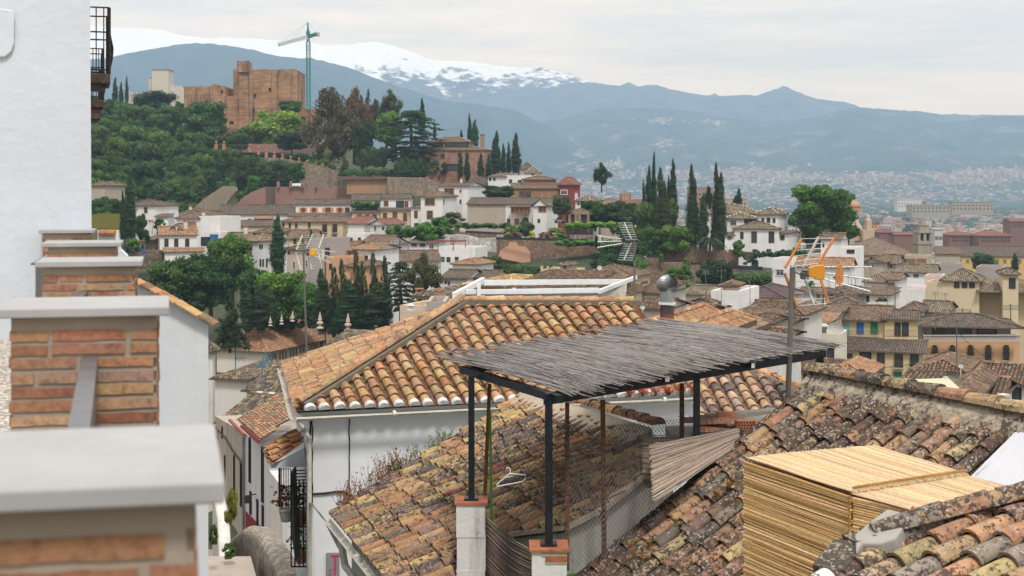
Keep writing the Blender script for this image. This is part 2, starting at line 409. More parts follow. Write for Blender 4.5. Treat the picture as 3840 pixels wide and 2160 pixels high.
scn.view_settings.view_transform = 'Standard'; scn.view_settings.look = 'None'; scn.view_settings.gamma = 1; scn.view_settings.exposure = 0
scn.cycles.use_denoising = True; scn.cycles.max_bounces = 6; scn.cycles.diffuse_bounces = 3; scn.cycles.glossy_bounces = 2
scn.cycles.transparent_max_bounces = 8; scn.cycles.volume_bounces = 2; scn.render.film_transparent = False
# ================================================================== terrain
DEPTHS = [1, 6, 15, 25, 40, 60, 100, 150, 200, 240, 262, 300, 350, 400, 450, 500, 550, 620, 700, 800, 1000, 1500, 3000, 4500]
COLS = [-900, 0, 400, 700, 1000, 1300, 1600, 1900, 2200, 2600, 3000, 3200, 3500, 3900, 4900]
ZT = {1: [-8]*15, 6: [-8]*15, 15: [-7, -6, -6.2, -6.2, -6.5, -8, -9] + [-9]*8, 25: [-8, -7.5, -7.5, -7.5, -8, -9, -10] + [-11]*8,
      40: [-12.5, -12.5, -12.5, -12.5, -12.5, -12, -13] + [-14]*8, 60: [-17.5]*5+[-16]*10, 100: [-24]*4+[-20, -19, -20]+[-22]*8,
      150: [-26]*4+[-26, -25, -24, -23, -24, -25, -27, -28, -28, -28, -28],
      200: [-27]*4+[-27, -25, -24, -23, -24, -26, -28, -30, -31, -31, -31],
      240: [-22]*4+[-21, -22, -22, -22, -23, -23, -25, -32, -34, -34, -34],
      262: [-18]*4+[-20, -21, -20, -17, -15, -14.5, -15.5, -34, -36, -36, -36],
      300: [-14, -14, -15, -17, -19, -20, -18, -15.5, -13, -13, -16, -36, -38, -38, -38],
      350: [-8, -8, -10, -13, -15, -16, -14, -12, -12, -20, -30, -40, -41, -41, -41],
      400: [3, 3, 1, -4, -6, -5, -4, -5, -12, -30, -38, -44, -44, -44, -44],
      450: [14, 14, 12, 6, 3, 2, 3, 0, -20, -38, -42, -46, -47, -47, -47],
      500: [24, 24, 21, 15, 11, 8, 6, -2, -26, -44, -46, -48, -50, -50, -50],
      550: [30, 30, 28, 24, 18, 14, 10, -5, -32, -48, -50, -51, -52, -52, -52],
      620: [33, 33, 33, 30, 26, 20, 10, -12, -40, -52, -53, -54, -54, -54, -54],
      700: [30, 30, 30, 28, 24, 15, 0, -25, -46, -55, -56, -56, -56, -56, -56],
      800: [15, 15, 12, 10, 5, -5, -20, -40, -52]+[-58]*6, 1000: [-30]*5+[-45]*3+[-58]*7}
for d_ in (1500, 3000, 4500): ZT[d_] = [-60]*15
def ground(px, d):
    d = max(1, min(4500, d)); px = max(-900, min(4900, px))
    i = max(0, min(len(DEPTHS)-2, sum(1 for q in DEPTHS if q <= d)-1)); j = max(0, min(len(COLS)-2, sum(1 for q in COLS if q <= px)-1))
    a = (d-DEPTHS[i])/(DEPTHS[i+1]-DEPTHS[i]); b = (px-COLS[j])/(COLS[j+1]-COLS[j])
    z0 = ZT[DEPTHS[i]][j]*(1-b)+ZT[DEPTHS[i]][j+1]*b; z1 = ZT[DEPTHS[i+1]][j]*(1-b)+ZT[DEPTHS[i+1]][j+1]*b
    return z0*(1-a)+z1*a
mb = MB(); NX = 110; drow = [1, 3, 6, 10, 15, 20, 25, 32, 40, 50, 60, 80, 100, 125, 150, 175]+list(range(200, 700, 12))+[720, 760, 800, 850, 900, 1000, 1200, 1500, 2000, 3000, 3700]
for d in drow:
    for i in range(NX+1):
        px = -900+5800*i/NX if d > 20 else -900*(20/d)+ (5800+0)*(20/d)*i/NX
        x = Xx(px, d); z = ground(px, d) + (mnoise.noise(V((x*.05, d*.05, 0)))*.8 if 40 < d < 1000 else 0)
        mb.v.append((x, d, z))
for r_ in range(len(drow)-1):
    for i in range(NX):
        a = r_*(NX+1)+i; mb.f.append((a, a+1, a+NX+2, a+NX+1)); mb.m.append(0); mb.c.append((1, 1, 1))
m, nt, b = newmat('earth_and_scrub'); g = gcoord(nt)
c = ramp(nt, noise(nt, g, .06, 8, .7), [(.35, (.03, .045, .018)), (.55, (.05, .06, .028)), (.66, (.11, .09, .06)), (.8, (.17, .13, .09))])
c = mix(nt, 1.0, c, ramp(nt, noise(nt, g, .9, 6, .7), [(.3, .7), (.7, 1.3)]), 'MULTIPLY')
nt.links.new(c, b.inputs['Base Color'])
struct(mb, 'ground', m, smooth=True)
# ------------------------------------------------------------------ mountains, real relief in bands of distance
def D(*a): return [(x*1.4907, y*1.4907) for x, y in a]     # display pixels of the overview to photograph pixels
def lerp_px(prof, px):
    if px <= prof[0][0]: return prof[0][1]
    for (x0, y0), (x1, y1) in zip(prof, prof[1:]):
        if px <= x1: return y0+(y1-y0)*(px-x0)/(x1-x0)
    return prof[-1][1]
def range_mesh(name, prof, d0, d1, zfoot, mat, amp, seed, nx=260, ny=46, rough=1.0, x0=-900, x1=4700, fine=3.0, pw=.9):
    mb = MB()
    for j in range(ny+1):
        t = j/ny*1.12
        for i in range(nx+1):
            px = x0+(x1-x0)*i/nx; d = d0+(d1-d0)*t
            x = Xx(px, d); top = Z(lerp_px(prof, px), d1)
            k = min(t, 1.0)
            e = 1-abs(2*k-1); 
            rid = 0; f_ = rough/amp*.5; am = 1
            for o_ in range(5):
                q = mnoise.noise(V((x*f_+seed, d*f_*.55, seed*3.1+o_*7))); rid += am*(1-abs(q)*2.4); am *= .5; f_ *= 2.05
            z = zfoot+(top-zfoot)*(k**pw)+(rid*amp*.55*e-amp*.5*e)*(1 if pw < 1 else k)
            if k > .86: z += amp*.035*fine*mnoise.noise(V((x*f_*.3, seed, 0)))
            if t > 1: z = top-(t-1)*(d1-d0)*.5+amp*.035*fine*mnoise.noise(V((x*f_*.3, seed, 0)))
            mb.v.append((x, d, z))
    for j in range(ny):
        for i in range(nx):
            a = j*(nx+1)+i; mb.f.append((a, a+1, a+nx+2, a+nx+1)); mb.m.append(0); mb.c.append((1, 1, 1))
    return struct(mb, name, mat, smooth=True)
def slope_mat(name, c1, c2, c3, s, t1=.45, t2=.58, snow=None):
    m, nt, b = newmat(name); g = gcoord(nt)
    n = noise(nt, g, s, 9, .68)
    c = ramp(nt, n, [(t1-.12, c1), (t1+.05, c2), (t2, c2), (t2+.08, c3)])
    if snow:
        z0, z1 = snow; sp = nt.nodes.new('ShaderNodeSeparateXYZ'); nt.links.new(g, sp.inputs[0])
        h = mth(nt, 'SUBTRACT', mth(nt, 'DIVIDE', mth(nt, 'SUBTRACT', sp.outputs[2], z0), z1-z0), mth(nt, 'MULTIPLY', mth(nt, 'ADD', sp.outputs[0], 800), .00012))
        gs = gcoord(nt, (1, .5, 2.2)); q = noise(nt, gs, .0085, 10, .74)
        k = mth(nt, 'ADD', h, mth(nt, 'MULTIPLY', mth(nt, 'SUBTRACT', q, .5), 3.4))
        c = mix(nt, ramp(nt, k, [(.36, 0.0), (.62, 1.0)]), c, (.98, .89, .78))
    nt.links.new(c, b.inputs['Base Color']); b.inputs['Roughness'].default_value = 1.0; b.inputs['Specular IOR Level'].default_value = 0
    return m
snowp = D((-600, 90), (200, 60), (275, 68), (330, 70), (405, 73), (440, 84), (470, 90), (520, 95), (580, 93), (640, 97), (700, 101), (740, 104), (790, 108), (820, 115), (880, 111), (940, 103), (985, 113), (1040, 131), (1075, 146), (1110, 152), (1160, 153), (1210, 158), (1255, 166), (1310, 170), (1345, 168), (1380, 173), (1430, 186), (1500, 208), (1560, 216), (1700, 250), (1900, 280), (3200, 300))
range_mesh('snowy_mountains', snowp, 6500, 8600, -70, slope_mat('alpine_rock', (.05, .06, .065), (.09, .09, .085), (.15, .14, .125), .002, snow=(500, 820)), 150, 3.3, nx=330, fine=1.5)
ridgep = D((-600, 400), (800, 330), (1000, 300), (1130, 258), (1250, 240), (1330, 230), (1400, 215), (1450, 204), (1500, 208), (1540, 213), (1562, 214), (1580, 203), (1602, 216), (1648, 210), (1690, 224), (1780, 240), (1798, 233), (1812, 241), (1872, 236), (1902, 239), (1950, 223), (1975, 215), (2008, 232), (2060, 248), (2135, 257), (2165, 269), (2300, 290), (2430, 315), (3200, 340))
range_mesh('grey_mountain_ridge', ridgep, 5600, 7700, -70, slope_mat('grey_slopes', (.045, .065, .075), (.10, .115, .12), (.19, .19, .18), .009), 120, 9.1, nx=330, ny=52, fine=2.2)
darkp = D((-600, 160), (200, 150), (275, 146), (330, 131), (400, 121), (440, 112), (490, 108), (540, 110), (600, 118), (640, 126), (700, 140), (760, 147), (780, 144), (800, 150), (860, 165), (900, 178), (960, 203), (1000, 216), (1060, 236), (1130, 255), (1200, 262), (1250, 268), (1300, 279), (1400, 330), (1500, 380), (3200, 600))
range_mesh('wooded_mountain', darkp, 3900, 6000, -70, slope_mat('wooded_slopes', (.03, .055, .06), (.055, .085, .085), (.10, .12, .12), .008, .47, .60), 130, 5.7, nx=260, fine=1.2)  # bluish slope colours: part of the distance haze is painted in
rightp = D((-600, 700), (900, 520), (1100, 370), (1200, 330), (1290, 312), (1400, 300), (1460, 283), (1500, 274), (1560, 270), (1640, 270), (1720, 274), (1800, 290), (1870, 300), (1930, 306), (2000, 300), (2050, 292), (2120, 274), (2165, 268), (2250, 275), (2330, 279), (2370, 290), (2430, 302), (2445, 300), (2490, 291), (2540, 289), (2620, 296), (3200, 330))
range_mesh('foothills', rightp, 3500, 6600, -58, slope_mat('foothill_slopes', (.03, .055, .055), (.065, .09, .08), (.20, .19, .16), .0052, .45, .565), 120, 1.7, nx=330, ny=70, fine=1.5, pw=1.45)
FOOT = lambda px, d: -62+(Z(lerp_px(rightp, px), 6600)+62)*max(0, min(1, (d-3500)/3100))**1.45
# ------------------------------------------------------------------ haze
mb = MB(); mb.box(-7500, 7500, -40, 9100, -80, 1200)
hz = bpy.data.materials.new('haze'); hz.use_nodes = True; nt = hz.node_tree; nt.nodes.clear()
ho = nt.nodes.new('ShaderNodeOutputMaterial'); pv = nt.nodes.new('ShaderNodeVolumePrincipled')
pv.inputs['Color'].default_value = (.54, .75, 1.0, 1); pv.inputs['Density'].default_value = 1.35e-4; pv.inputs['Anisotropy'].default_value = -.25
nt.links.new(pv.outputs[0], ho.inputs['Volume'])
tag(mb.build('haze', hz), kind='stuff')
# ================================================================== near left: parapet pillars, terrace, white house
BR = [(.3, (.33, .17, .10)), (.3, (.37, .215, .125)), (.2, (.29, .14, .085)), (.2, (.37, .25, .16))]
def brick_wall_face(mb, o, u, v, w, h, course=.0425, bl=.215, mt=0, seed=0):
    """real bricks standing 3-6 mm proud of the mortar core; o lower-left corner, u along, v outward normal"""
    rr = random.Random(seed); n = int(h/course)
    for i in range(n):
        z0 = o.z+h-(i+1)*course+rr.uniform(-.002, .002); x = -rr.choice([0, .11, .15, .06]); 
        while x < w:
            L = bl*rr.choice([1, 1, 1, .5]); a, b = max(0, x), min(w, x+L)
            if b-a > .03:
                pr = rr.uniform(.003, .007); hh = .029+rr.uniform(-.002, .003); c = pick(BR, rr)
                zz0 = z0+rr.uniform(-.002, .002)
                p = [o+u*a, o+u*b]; p = [V((q.x, q.y, zz0)) for q in p]
                segs = max(1, int((b-a)/.035)); 
                pts = [p[0].lerp(p[1], k/segs) for k in range(segs+1)]
                lo = [q+V((0, 0, rr.uniform(-.0018, .0018))) for q in pts]; hi = [q+V((0, 0, hh+rr.uniform(-.0018, .0018))) for q in pts]
                for k in range(segs):
                    mb.hexa([lo[k]-v*.01, lo[k+1]-v*.01, lo[k+1]+v*pr, lo[k]+v*pr, hi[k]-v*.01, hi[k+1]-v*.01, hi[k+1]+v*(pr-.001), hi[k]+v*(pr-.001)], mt, c)
            x += L+.013+rr.uniform(-.003, .004)
MORT = plaster((.34, .29, .235), .35, 3.0, (.22, .20, .19), .8)
BRK = tinted(.9, 0, .32, 5.0)
STONE = plaster((.36, .36, .365), .35, 6.0, (.5, .5, .5), .15)
th_ = math.radians(11); PU = V((math.cos(th_), math.sin(th_), 0)); PV = V((-math.sin(th_*1.3), math.cos(th_*1.3), 0)).normalized()
CAPZ = -.367; FLOORZ = -1.32
PIL = [(845, 1806, 1.02, 'brick parapet pillar with grey stone cap, nearest and blurred'), (634, 1150, .5, 'brick parapet pillar with grey stone cap, second in the row with the metal handrail running into it'),
       (533, 978, .506, 'brick parapet pillar with grey stone cap, third in the row'), (455, 909, .5, 'brick parapet pillar with grey stone cap and a small green mark, fourth in the row'),
       (352, 862, .45, 'brick parapet pillar with thin grey cap standing against the white house wall')]
pos = []
for k, (px, py, wd, lab) in enumerate(PIL):
    d = DZ(py, CAPZ); fr = V((Xx(px, d), d, 0)); fl = fr-PU*wd; dp = .44 if k else .42
    pos.append((fr, fl, wd, dp)); cz = V(((fr.x+fl.x)/2, fr.y+dp/2, FLOORZ if k else -2))
    t = thing('brick_pillar', lab, 'pillar', cz, 'brick pillars of the terrace parapet')
    mb = MB(); z1 = CAPZ; z0 = CAPZ-.028
    A = [fl, fr, fr+PV*dp, fl+PV*dp]
    q = [V((p.x, p.y, z0)) for p in A]+[V((p.x, p.y, z1)) for p in A]
    mb.hexa(q); cap = mb.build('cap', STONE, t)
    bv = cap.modifiers.new('bevel', 'BEVEL'); bv.width = .004; bv.segments = 2
    ins = .037; B = [fl+PU*ins+PV*ins, fr-PU*ins+PV*ins, fr-PU*ins+PV*(dp-ins), fl+PU*ins+PV*(dp-ins)]
    zb = (FLOORZ if k else -2.0); mb = MB()
    mb.hexa([V((p.x, p.y, zb)) for p in B]+[V((p.x, p.y, z0-.0005)) for p in B], 0)
    w = wd-2*ins; o = V((B[0].x, B[0].y, zb)); h = z0-zb-(.030 if k else .026)
    kw = dict(course=.0425 if k else .043, bl=.215)
    brick_wall_face(mb, o, PU, -PV, w, h, seed=k+3, mt=1, **kw)
    brick_wall_face(mb, V((B[1].x, B[1].y, zb)), PV, PU, dp-2*ins, h, seed=k+23, mt=1, **kw)
    brick_wall_face(mb, V((B[3].x, B[3].y, zb)), -PV, -PU, dp-2*ins, h, seed=k+43, mt=1, **kw)
    mb.build('shaft', [MORT, BRK], t)
METAL = plain((.19, .20, .22), .35, .6, .15, 20)
for k in range(4):
    fr, fl, wd, dp = pos[k]; fr2, fl2, wd2, dp2 = pos[k+1]
    m1 = (fr2*.44+fl2*.56)+PV*.045; m0 = (fr2*.44+fl2*.56)-PV*(m1-(fr+PV*dp)).length
    if k == 0: m0 = P(262, 1640, 2.3)*1.0; m0.z = 0; m1 = P(336, 1330, pos[1][0].y); m1.z = 0; m1 += PV*.04; m0 = m1+(m0-m1).normalized()*2.05
    mb = MB()
    for zt in (-.514,):
        mb.bar(V((m0.x, m0.y, zt-.006)), V((m1.x, m1.y, zt-.006)), .046, .012)
        mb.bar(V((m0.x, m0.y, zt-.40))+PU*.012, V((m1.x, m1.y, zt-.40))+PU*.012, .012, .78)
    single(mb, 'handrail', METAL, ['flat grey metal handrail between the two nearest brick pillars', 'grey metal handrail between the second and third brick pillars', 'grey metal handrail between the third and fourth brick pillars', 'grey metal handrail between the fourth pillar and the one at the white wall'][k], 'handrail', 'handrails of the terrace parapet')
# terrace floor of pebbles, inside the pillar line
m, nt, b = newmat('pebble_mosaic'); g = gcoord(nt)
vo = nt.nodes.new('ShaderNodeTexVoronoi'); vo.inputs['Scale'].default_value = 34; nt.links.new(g, vo.inputs['Vector'])
sc_ = nt.nodes.new('ShaderNodeSeparateColor'); nt.links.new(vo.outputs['Color'], sc_.inputs[0])
c = ramp(nt, sc_.outputs[0], [(0, (.66, .62, .56)), (.6, (.82, .79, .74)), (1, (.5, .44, .38))]); c = mix(nt, ramp(nt, vo.outputs['Distance'], [(.3, 0.0), (.62, .85)]), c, (.24, .20, .16))
nt.links.new(c, b.inputs['Base Color']); bump(nt, b, vo.outputs['Distance'], -.6, .01); PEB = m
mb = MB(); a = pos[0][0]-PU*.25; e = pos[4][0]+PV*1.0
mb.prism([V((a.x, a.y, FLOORZ-.3)), V((e.x, e.y, FLOORZ-.3)), V((e.x-9, e.y-2, FLOORZ-.3)), V((a.x-7, a.y-2, FLOORZ-.3))], (0, 0, .3)); struct(mb, 'terrace_floor', PEB)
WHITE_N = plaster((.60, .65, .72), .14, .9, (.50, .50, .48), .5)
# white house on the left, its balconies seen along the side front
C0 = V((-3.60, 11.6, 0)); SD = V((-.307, .952, 0)).normalized(); FU = V((.985, .17, 0)).normalized()
t = thing('white_house', 'tall white plastered house wall filling the upper left with balconies round its corner', 'house', (C0.x-2, C0.y, FLOORZ))
mb = MB(); L0 = C0-FU*9; lean = V((-.10, 0, 0))
bot = [L0, C0, C0+SD*24, L0+SD*24]
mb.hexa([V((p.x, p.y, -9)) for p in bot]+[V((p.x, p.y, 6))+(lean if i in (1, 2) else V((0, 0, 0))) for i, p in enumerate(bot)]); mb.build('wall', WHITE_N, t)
mb = MB()
def onwall(px, py, k=.004): 
    pl = Plane(C0, C0+FU, C0+V((0, 0, 1))); return pl.px(px, py)-V((-FU.y, FU.x, 0))*k
ol = [(-200, 20), (20, 34), (48, 40), (56, 60), (54, 165), (44, 195), (20, 215), (-200, 225)]
mb.prism([onwall(x, y, 0) for x, y in ol], V((FU.y, -FU.x, 0))*.022)
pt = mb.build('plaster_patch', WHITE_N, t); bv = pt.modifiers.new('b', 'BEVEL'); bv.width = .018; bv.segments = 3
mb = MB(); base = C0-FU*9; 
mb.hexa([V((p.x, p.y, FLOORZ)) for p in (L0-PV*.5, C0-FU*2.25-PV*.5, C0-FU*2.25, L0)]+[V((p.x, p.y, -1.17)) for p in (L0-PV*.5, C0-FU*2.25-PV*.5, C0-FU*2.25, L0)])
mb.build('plinth', plaster((.5, .46, .42), .3, 3, (.3, .27, .24), .6), t)
mb = MB(); mb.hexa([V((p.x, p.y, -1.1695)) for p in (L0-PV*.54, C0-FU*2.22-PV*.54, C0-FU*2.22, L0)]+[V((p.x, p.y, -1.13)) for p in (L0-PV*.54, C0-FU*2.22-PV*.54, C0-FU*2.22, L0)]); mb.build('plinth_slab', STONE, t)
IRON = plain((.035, .030, .028), .6, .3, .3, 8); IRONB = plain((.10, .075, .06), .7, .1, .4, 8)
for k, (d, out, ln) in enumerate(((20, .34, 1.15), (26, .34, 1.1), (30.5, .34, 1.1))):
    s = (d-C0.y)/SD.y; N_ = V((SD.y, -SD.x, 0)); o = C0+SD*s+V((-.07, 0, 0))
    bal = MB(); z0, z1 = 1.50, 1.70
    q = [o-N_*.1, o+N_*out, o+N_*out+SD*ln, o-N_*.1+SD*ln]
    bal.hexa([V((p.x, p.y, z0+.06)) for p in q]+[V((p.x, p.y, z1)) for p in q])
    q = [o-N_*.1+SD*.08, o+N_*(out-.06)+SD*.08, o+N_*(out-.06)+SD*(ln-.08), o-N_*.1+SD*(ln-.08)]
    bal.hexa([V((p.x, p.y, z0)) for p in q]+[V((p.x, p.y, z0+.06)) for p in q])
    ro = o+N_*(out+.01)+V((0, 0, 1.61)); bal.tube([ro-SD*.02+N_*-.12, ro-SD*.05+N_*-.12], .06, 10)
    bo = bal.build('balcony', IRONB, t)
    ra = MB(); zt = 2.70; c1, c2 = o+N_*(out-.02)+SD*.02, o+N_*(out-.02)+SD*(ln-.02)
    for zz_ in (1.76, 2.33, zt):
        ra.tube([V((o.x, o.y, zz_))-N_*.1+SD*.02, V((c1.x, c1.y, zz_)), V((c2.x, c2.y, zz_)), V((o.x, o.y, zz_))-N_*.1+SD*ln], .012, 5)
    for j in range(10):
        p = c1.lerp(c2, j/9); pts = [V((p.x, p.y, z)) for z in (1.7, 1.95, 2.1, 2.3, 2.5, zt)]
        if j in (0, 9): ra.tube(pts, .028, 6)
        else:
            pts[1] += N_*.05; pts[2] += N_*.06; pts[3] += N_*.02; ra.tube(pts, .011, 4)
    for j in range(3):
        p = (o-N_*.1).lerp(c1, .3+j*.26); ra.tube([V((p.x, p.y, 1.7)), V((p.x, p.y, zt))], .009, 4)
    ra.build('railing', IRON, bo)
# low white walls beyond the pillars
WH = plaster((.68, .70, .73), .22, 1.0, (.5, .44, .36), .3)
t = thing('garden_wall', 'low white wall with stepped sloping top just beyond the brick pillars', 'wall', P(420, 1000, 12.3))
mb = MB(); mb.prism([P(x, y, 12.3) for x, y in ((366, 874), (430, 874), (453, 938), (478, 962), (500, 1030), (520, 1700), (366, 1700))], (-.08, .3, 0)); mb.build('wall', WH, t)
mb = MB(); 
for i in range(3): a = P(372+i*20, 873, 12.28); mb.tube([a, a+V((.05, 0, -.003))], [.028, .032], 8, 0, pick(PAL_O))
mb.build('coping_tile', tinted(), t)
t = thing('gable_wall', 'white gable wall with orange tile coping sloping down behind the brick pillars', 'wall', P(640, 1700, 14))
mb = MB(); G = [(470, 1040), (505, 1066), (560, 1092), (620, 1124), (690, 1164), (781, 1216), (781, 2300), (440, 2300), (440, 1040)]
mb.prism([P(x, y, 14) for x, y in G], (-.10, .34, 0)); mb.build('wall', WH, t)
mb = MB(); ps = [P(x, y-3, 13.93) for x, y in ((496, 1058), (560, 1090), (620, 1122), (690, 1162), (796, 1220))]
for a, b in zip(ps, ps[1:]):
    n = max(2, int((b-a).length/.2))
    for i in range(n):
        p, q = a.lerp(b, i/n), a.lerp(b, (i+1.1)/n); cc = pick(PAL_A)
        mb.bar(p+V((0, .12, .008+.006*(i % 2))), q+V((0, .12, .002)), .30, .016, 0, cc)
mb.build('coping', tinted(), t)
# ================================================================== roof and house A (big orange hip roof)
EAV = [(.45, (.43, .245, .13)), (.2, (.45, .30, .15)), (.15, (.40, .20, .10)), (.12, (.36, .225, .125)), (.08, (.27, .17, .11))]
WA = plaster((.74, .75, .77), .14, 1.0, (.55, .5, .45), .3)
Nn = V((-4.04, 25, -4.2)); U1 = V((.956, .292, 0)).normalized(); V1 = V((-.205, .979, 0)).normalized()
Lf = Nn+V1*6.74; AP = V((-1.06, 29.42, -2.57)); RE = V((2.75, 30.58, -2.69)); ER = Nn+U1*8.36
t = thing('white_house', 'white house with a big orange barrel tile hip roof edged with white mortar', 'house', (0, 28, -10))
mb = MB()
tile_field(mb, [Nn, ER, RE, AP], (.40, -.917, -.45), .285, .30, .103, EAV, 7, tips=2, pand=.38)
roofA = mb.build('roof', [tinted(.85, .12, .3, 1.0), plain((.15, .115, .085), .95, 0, .5, 9), plain((.60, .60, .60), .9, 0, .3, 9)], t)
mb = MB(); tile_field(mb, [Nn, AP, Lf], (-.979, -.205, -.4), .225, .32, .092, EAV, 7)
mb.build('roof_hip_face', [tinted(.85, .12, .3, 1.0), plain((.17, .12, .085), .95, 0, .4, 9)], t)
CEM = plaster((.17, .145, .115), .8, 3, (.07, .06, .05), 1.0)
mb = MB(); ridge_caps(mb, AP+UP*.05, RE+UP*.05, .10, .42, EAV, 0, .02, cement=1); mb.build('ridge', [tinted(.85, .2, .3), CEM], t)
mb = MB(); h0 = Nn+UP*.06+(AP-Nn)*.03; ridge_caps(mb, h0+V((-.05, .02, 0)), AP+UP*.06+V((-.05, .02, 0)), .10, .32, EAV, 0, .05)
mb.bar(h0+V((.05, -.04, -.03)), AP+V((.05, -.04, .02)), .12, .10, 1); mb.build('hip_ridge', [tinted(.85, .15, .3), CEM], t)
mb = MB(); nn = V((U1.y, -U1.x, 0)); e0, e1 = Nn-nn*.30-V1*0, ER-nn*.30
# walls
ov = .32
w0, w1 = Nn-nn*ov+U1*.30, ER-nn*ov-U1*.1; w3 = Lf-nn*0+U1*.30-V1*.2; w2 = w1-nn*6
mb.hexa([V((p.x, p.y, -11)) for p in (w0, w1, w2, w3)]+[V((p.x, p.y, -4.30)) for p in (w0, w1, w2, w3)]); mb.build('wall', WA, t)
mb = MB(); c0, c1 = Nn+U1*.05-nn*.04, ER-nn*.04; k0, k1 = w0, w1   # white plastered eaves cove
mb.hexa([V((p.x, p.y, -4.42)) for p in (k0+nn*.02, k1+nn*.02, k1-nn*.2, k0-nn*.2)]+[V((p.x, p.y, -4.255)) for p in (c0, c1, k1-nn*.2, k0-nn*.2)])
d0, d1 = Nn+V1*.05, Lf; j0, j1 = w0, w3
mb.hexa([V((p.x, p.y, -4.42)) for p in (j0-U1*.02, j0+U1*.2, j1+U1*.2, j1-U1*.02)]+[V((p.x, p.y, -4.256)) for p in (d0, j0+U1*.2, j1+U1*.2, d1)]); mb.build('eaves', WA, t)
GUT = plain((.60, .565, .50), .5, .1, .2, 5)
def gutter(mb, a, b, r=.055):
    a, b = V(a), V(b); d = (b-a).normalized(); s = d.cross(UP).normalized()
    for k in range(8):
        t0, t1 = math.pi+math.pi*k/8, math.pi+math.pi*(k+1)/8
        q = lambda tt, p: p+s*math.cos(tt)*r+UP*math.sin(tt)*r
        mb.face([q(t0, a), q(t1, a), q(t1, b), q(t0, b)]); mb.face([q(t0, a)*1+s*0, q(t0, b), q(t1, b)+UP*.006, q(t1, a)+UP*.006])
    mb.tube([a-s*r, b-s*r], .009, 5); mb.tube([a+s*r, b+s*r], .009, 5)
    n = int((b-a).length/1.9)
    for i in range(1, n+1): p = a.lerp(b, i/(n+.5)); mb.tube([p-d*.03, p+d*.03], r*1.12, 10)
mb = MB(); gA, gB = Nn+nn*.10+V((-.02, 0, -.13)), ER+nn*.10+V((0, 0, -.13)); gutter(mb, gA, gB); gutter(mb, Nn-U1*.08+V((0, 0, -.12)), Lf-U1*.08+V((0, 0, -.10))); mb.build('gutter', GUT, t)
mb = MB(); mb.tube([gA+V((.03, .03, -.05)), gA+V((.10, .06, -.16)), w0+V((-.10, -.07, -.42)), w0+V((.0, -.08, -.58)), w0+V((.0, -.08, -.75)), V((w0.x, w0.y-.08, -8.9))], .045, 8); mb.build('downpipe', GUT, t)
CAB = plain((.02, .02, .022), .6)
wp = Plane(w0+nn*.03, w1+nn*.03, w0+nn*.03-UP)
mb = MB(); rr = random.Random(2)
mb.tube([wp.px(1310+rr.uniform(-1.5, 1.5), 1562+i*22) for i in range(15)], .013, 5)
mb.tube([wp.px(x, y) for x, y in ((1170, 1852), (1215, 1850), (1260, 1844), (1288, 1843), (1312, 1852), (1334, 1880))], .02, 6)
single(mb, 'cable', CAB, 'black cable clipped up and across the white wall under the orange roof', 'cable')
mb = MB()
for k in range(3): mb.tube([wp.px(1162+k*4+rr.uniform(-3, 3), 1560+i*27) for i in range(13)], .014, 5)
for k in range(6): p = wp.px(1160, 1650+k*42); mb.box(p.x-.04, p.x+.035, p.y-.07, p.y-.01, p.z-.05, p.z+.05)
single(mb, 'cable_bundle', CAB, 'black cable bundle with junction boxes down the corner of the white wall', 'cable')
mb = MB()
for k in range(7): mb.tube([wp.px(1160+k*2, 1885+k), P(1200+k*3, 1925+5*k, 22), P(1245, 1985+4*k, 19.6), P(1300-k*3, 2050+k*5, 18.6)], .010, 4)
single(mb, 'cable_bundle', plain((.16, .16, .16), .6), 'loose grey cables hanging from the white wall to the lichened roof gutter', 'cable')
# narrow sign on the wall, seen only in part
t2 = thing('wall_sign', 'grey wall sign with a pink letter T low on the white house wall', 'sign', wp.px(1247, 2200))
mb = MB(); q = [wp.px(x, y) for x, y in ((1223, 2072), (1272, 2072), (1272, 2330), (1223, 2330))]; mb.prism(q, nn*.04); mb.build('panel', plain((.25, .25, .255), .5), t2)
mb = MB()
def rect(x0, y0, x1, y1): mb.prism([wp.px(x, y)+nn*.041 for x, y in ((x0, y0), (x1, y0), (x1, y1), (x0, y1))], nn*.006)
rect(1240, 2079, 1270, 2086); rect(1252, 2086, 1258, 2190); rect(1233, 2131, 1239, 2139); rect(1233, 2147, 1239, 2155); mb.build('lettering', plain((.55, .03, .13), .5), t2)
# ================================================================== lichened roof B
E1 = V((-2.58, 19, -4.67)); E2 = V((-1.54, 16, -4.67)); PK = V((.17, 21, -3.32)); plB = Plane(E1, E2, PK)
RB = plB.px(2440, 1640); edir = (E2-E1).normalized(); E3 = E1+edir*5.2
LB = [(.28, (.40, .23, .115)), (.2, (.44, .31, .145)), (.22, (.33, .18, .095)), (.20, (.23, .15, .105)), (.09, (.15, .115, .095)), (.01, (.30, .08, .06))]
t = thing('tiled_roof_house', 'low house with mottled lichen covered tile roof and bare cement ridge below the steel pergola', 'house', (-.6, 17, -7))
mb = MB(); rk = [plB.px(2430, 1762), plB.px(2330, 1845), plB.px(2240, 1915), plB.px(2120, 1975), plB.px(1930, 1998)]
rk += [plB.px(1840, 2028), plB.px(1702, 2062)]; nearL = plB.px(1700, 2250)
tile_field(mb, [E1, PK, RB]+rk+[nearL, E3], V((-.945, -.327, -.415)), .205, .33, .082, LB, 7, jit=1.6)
LM = tinted(.92, .62, .3, 1.0, 0.0, 30.0)
mb.build('roof', [LM, plain((.10, .08, .06), .95, 0, .5, 9)], t)
CEMB = plaster((.44, .37, .29), .6, 2.2, (.16, .13, .11), .9)
mb = MB(); off = V((.945, .327, 0))*.10
ridge_caps(mb, PK+UP*.12+off, RB+UP*.12+off, .10, .40, PAL_O, 0, .03)
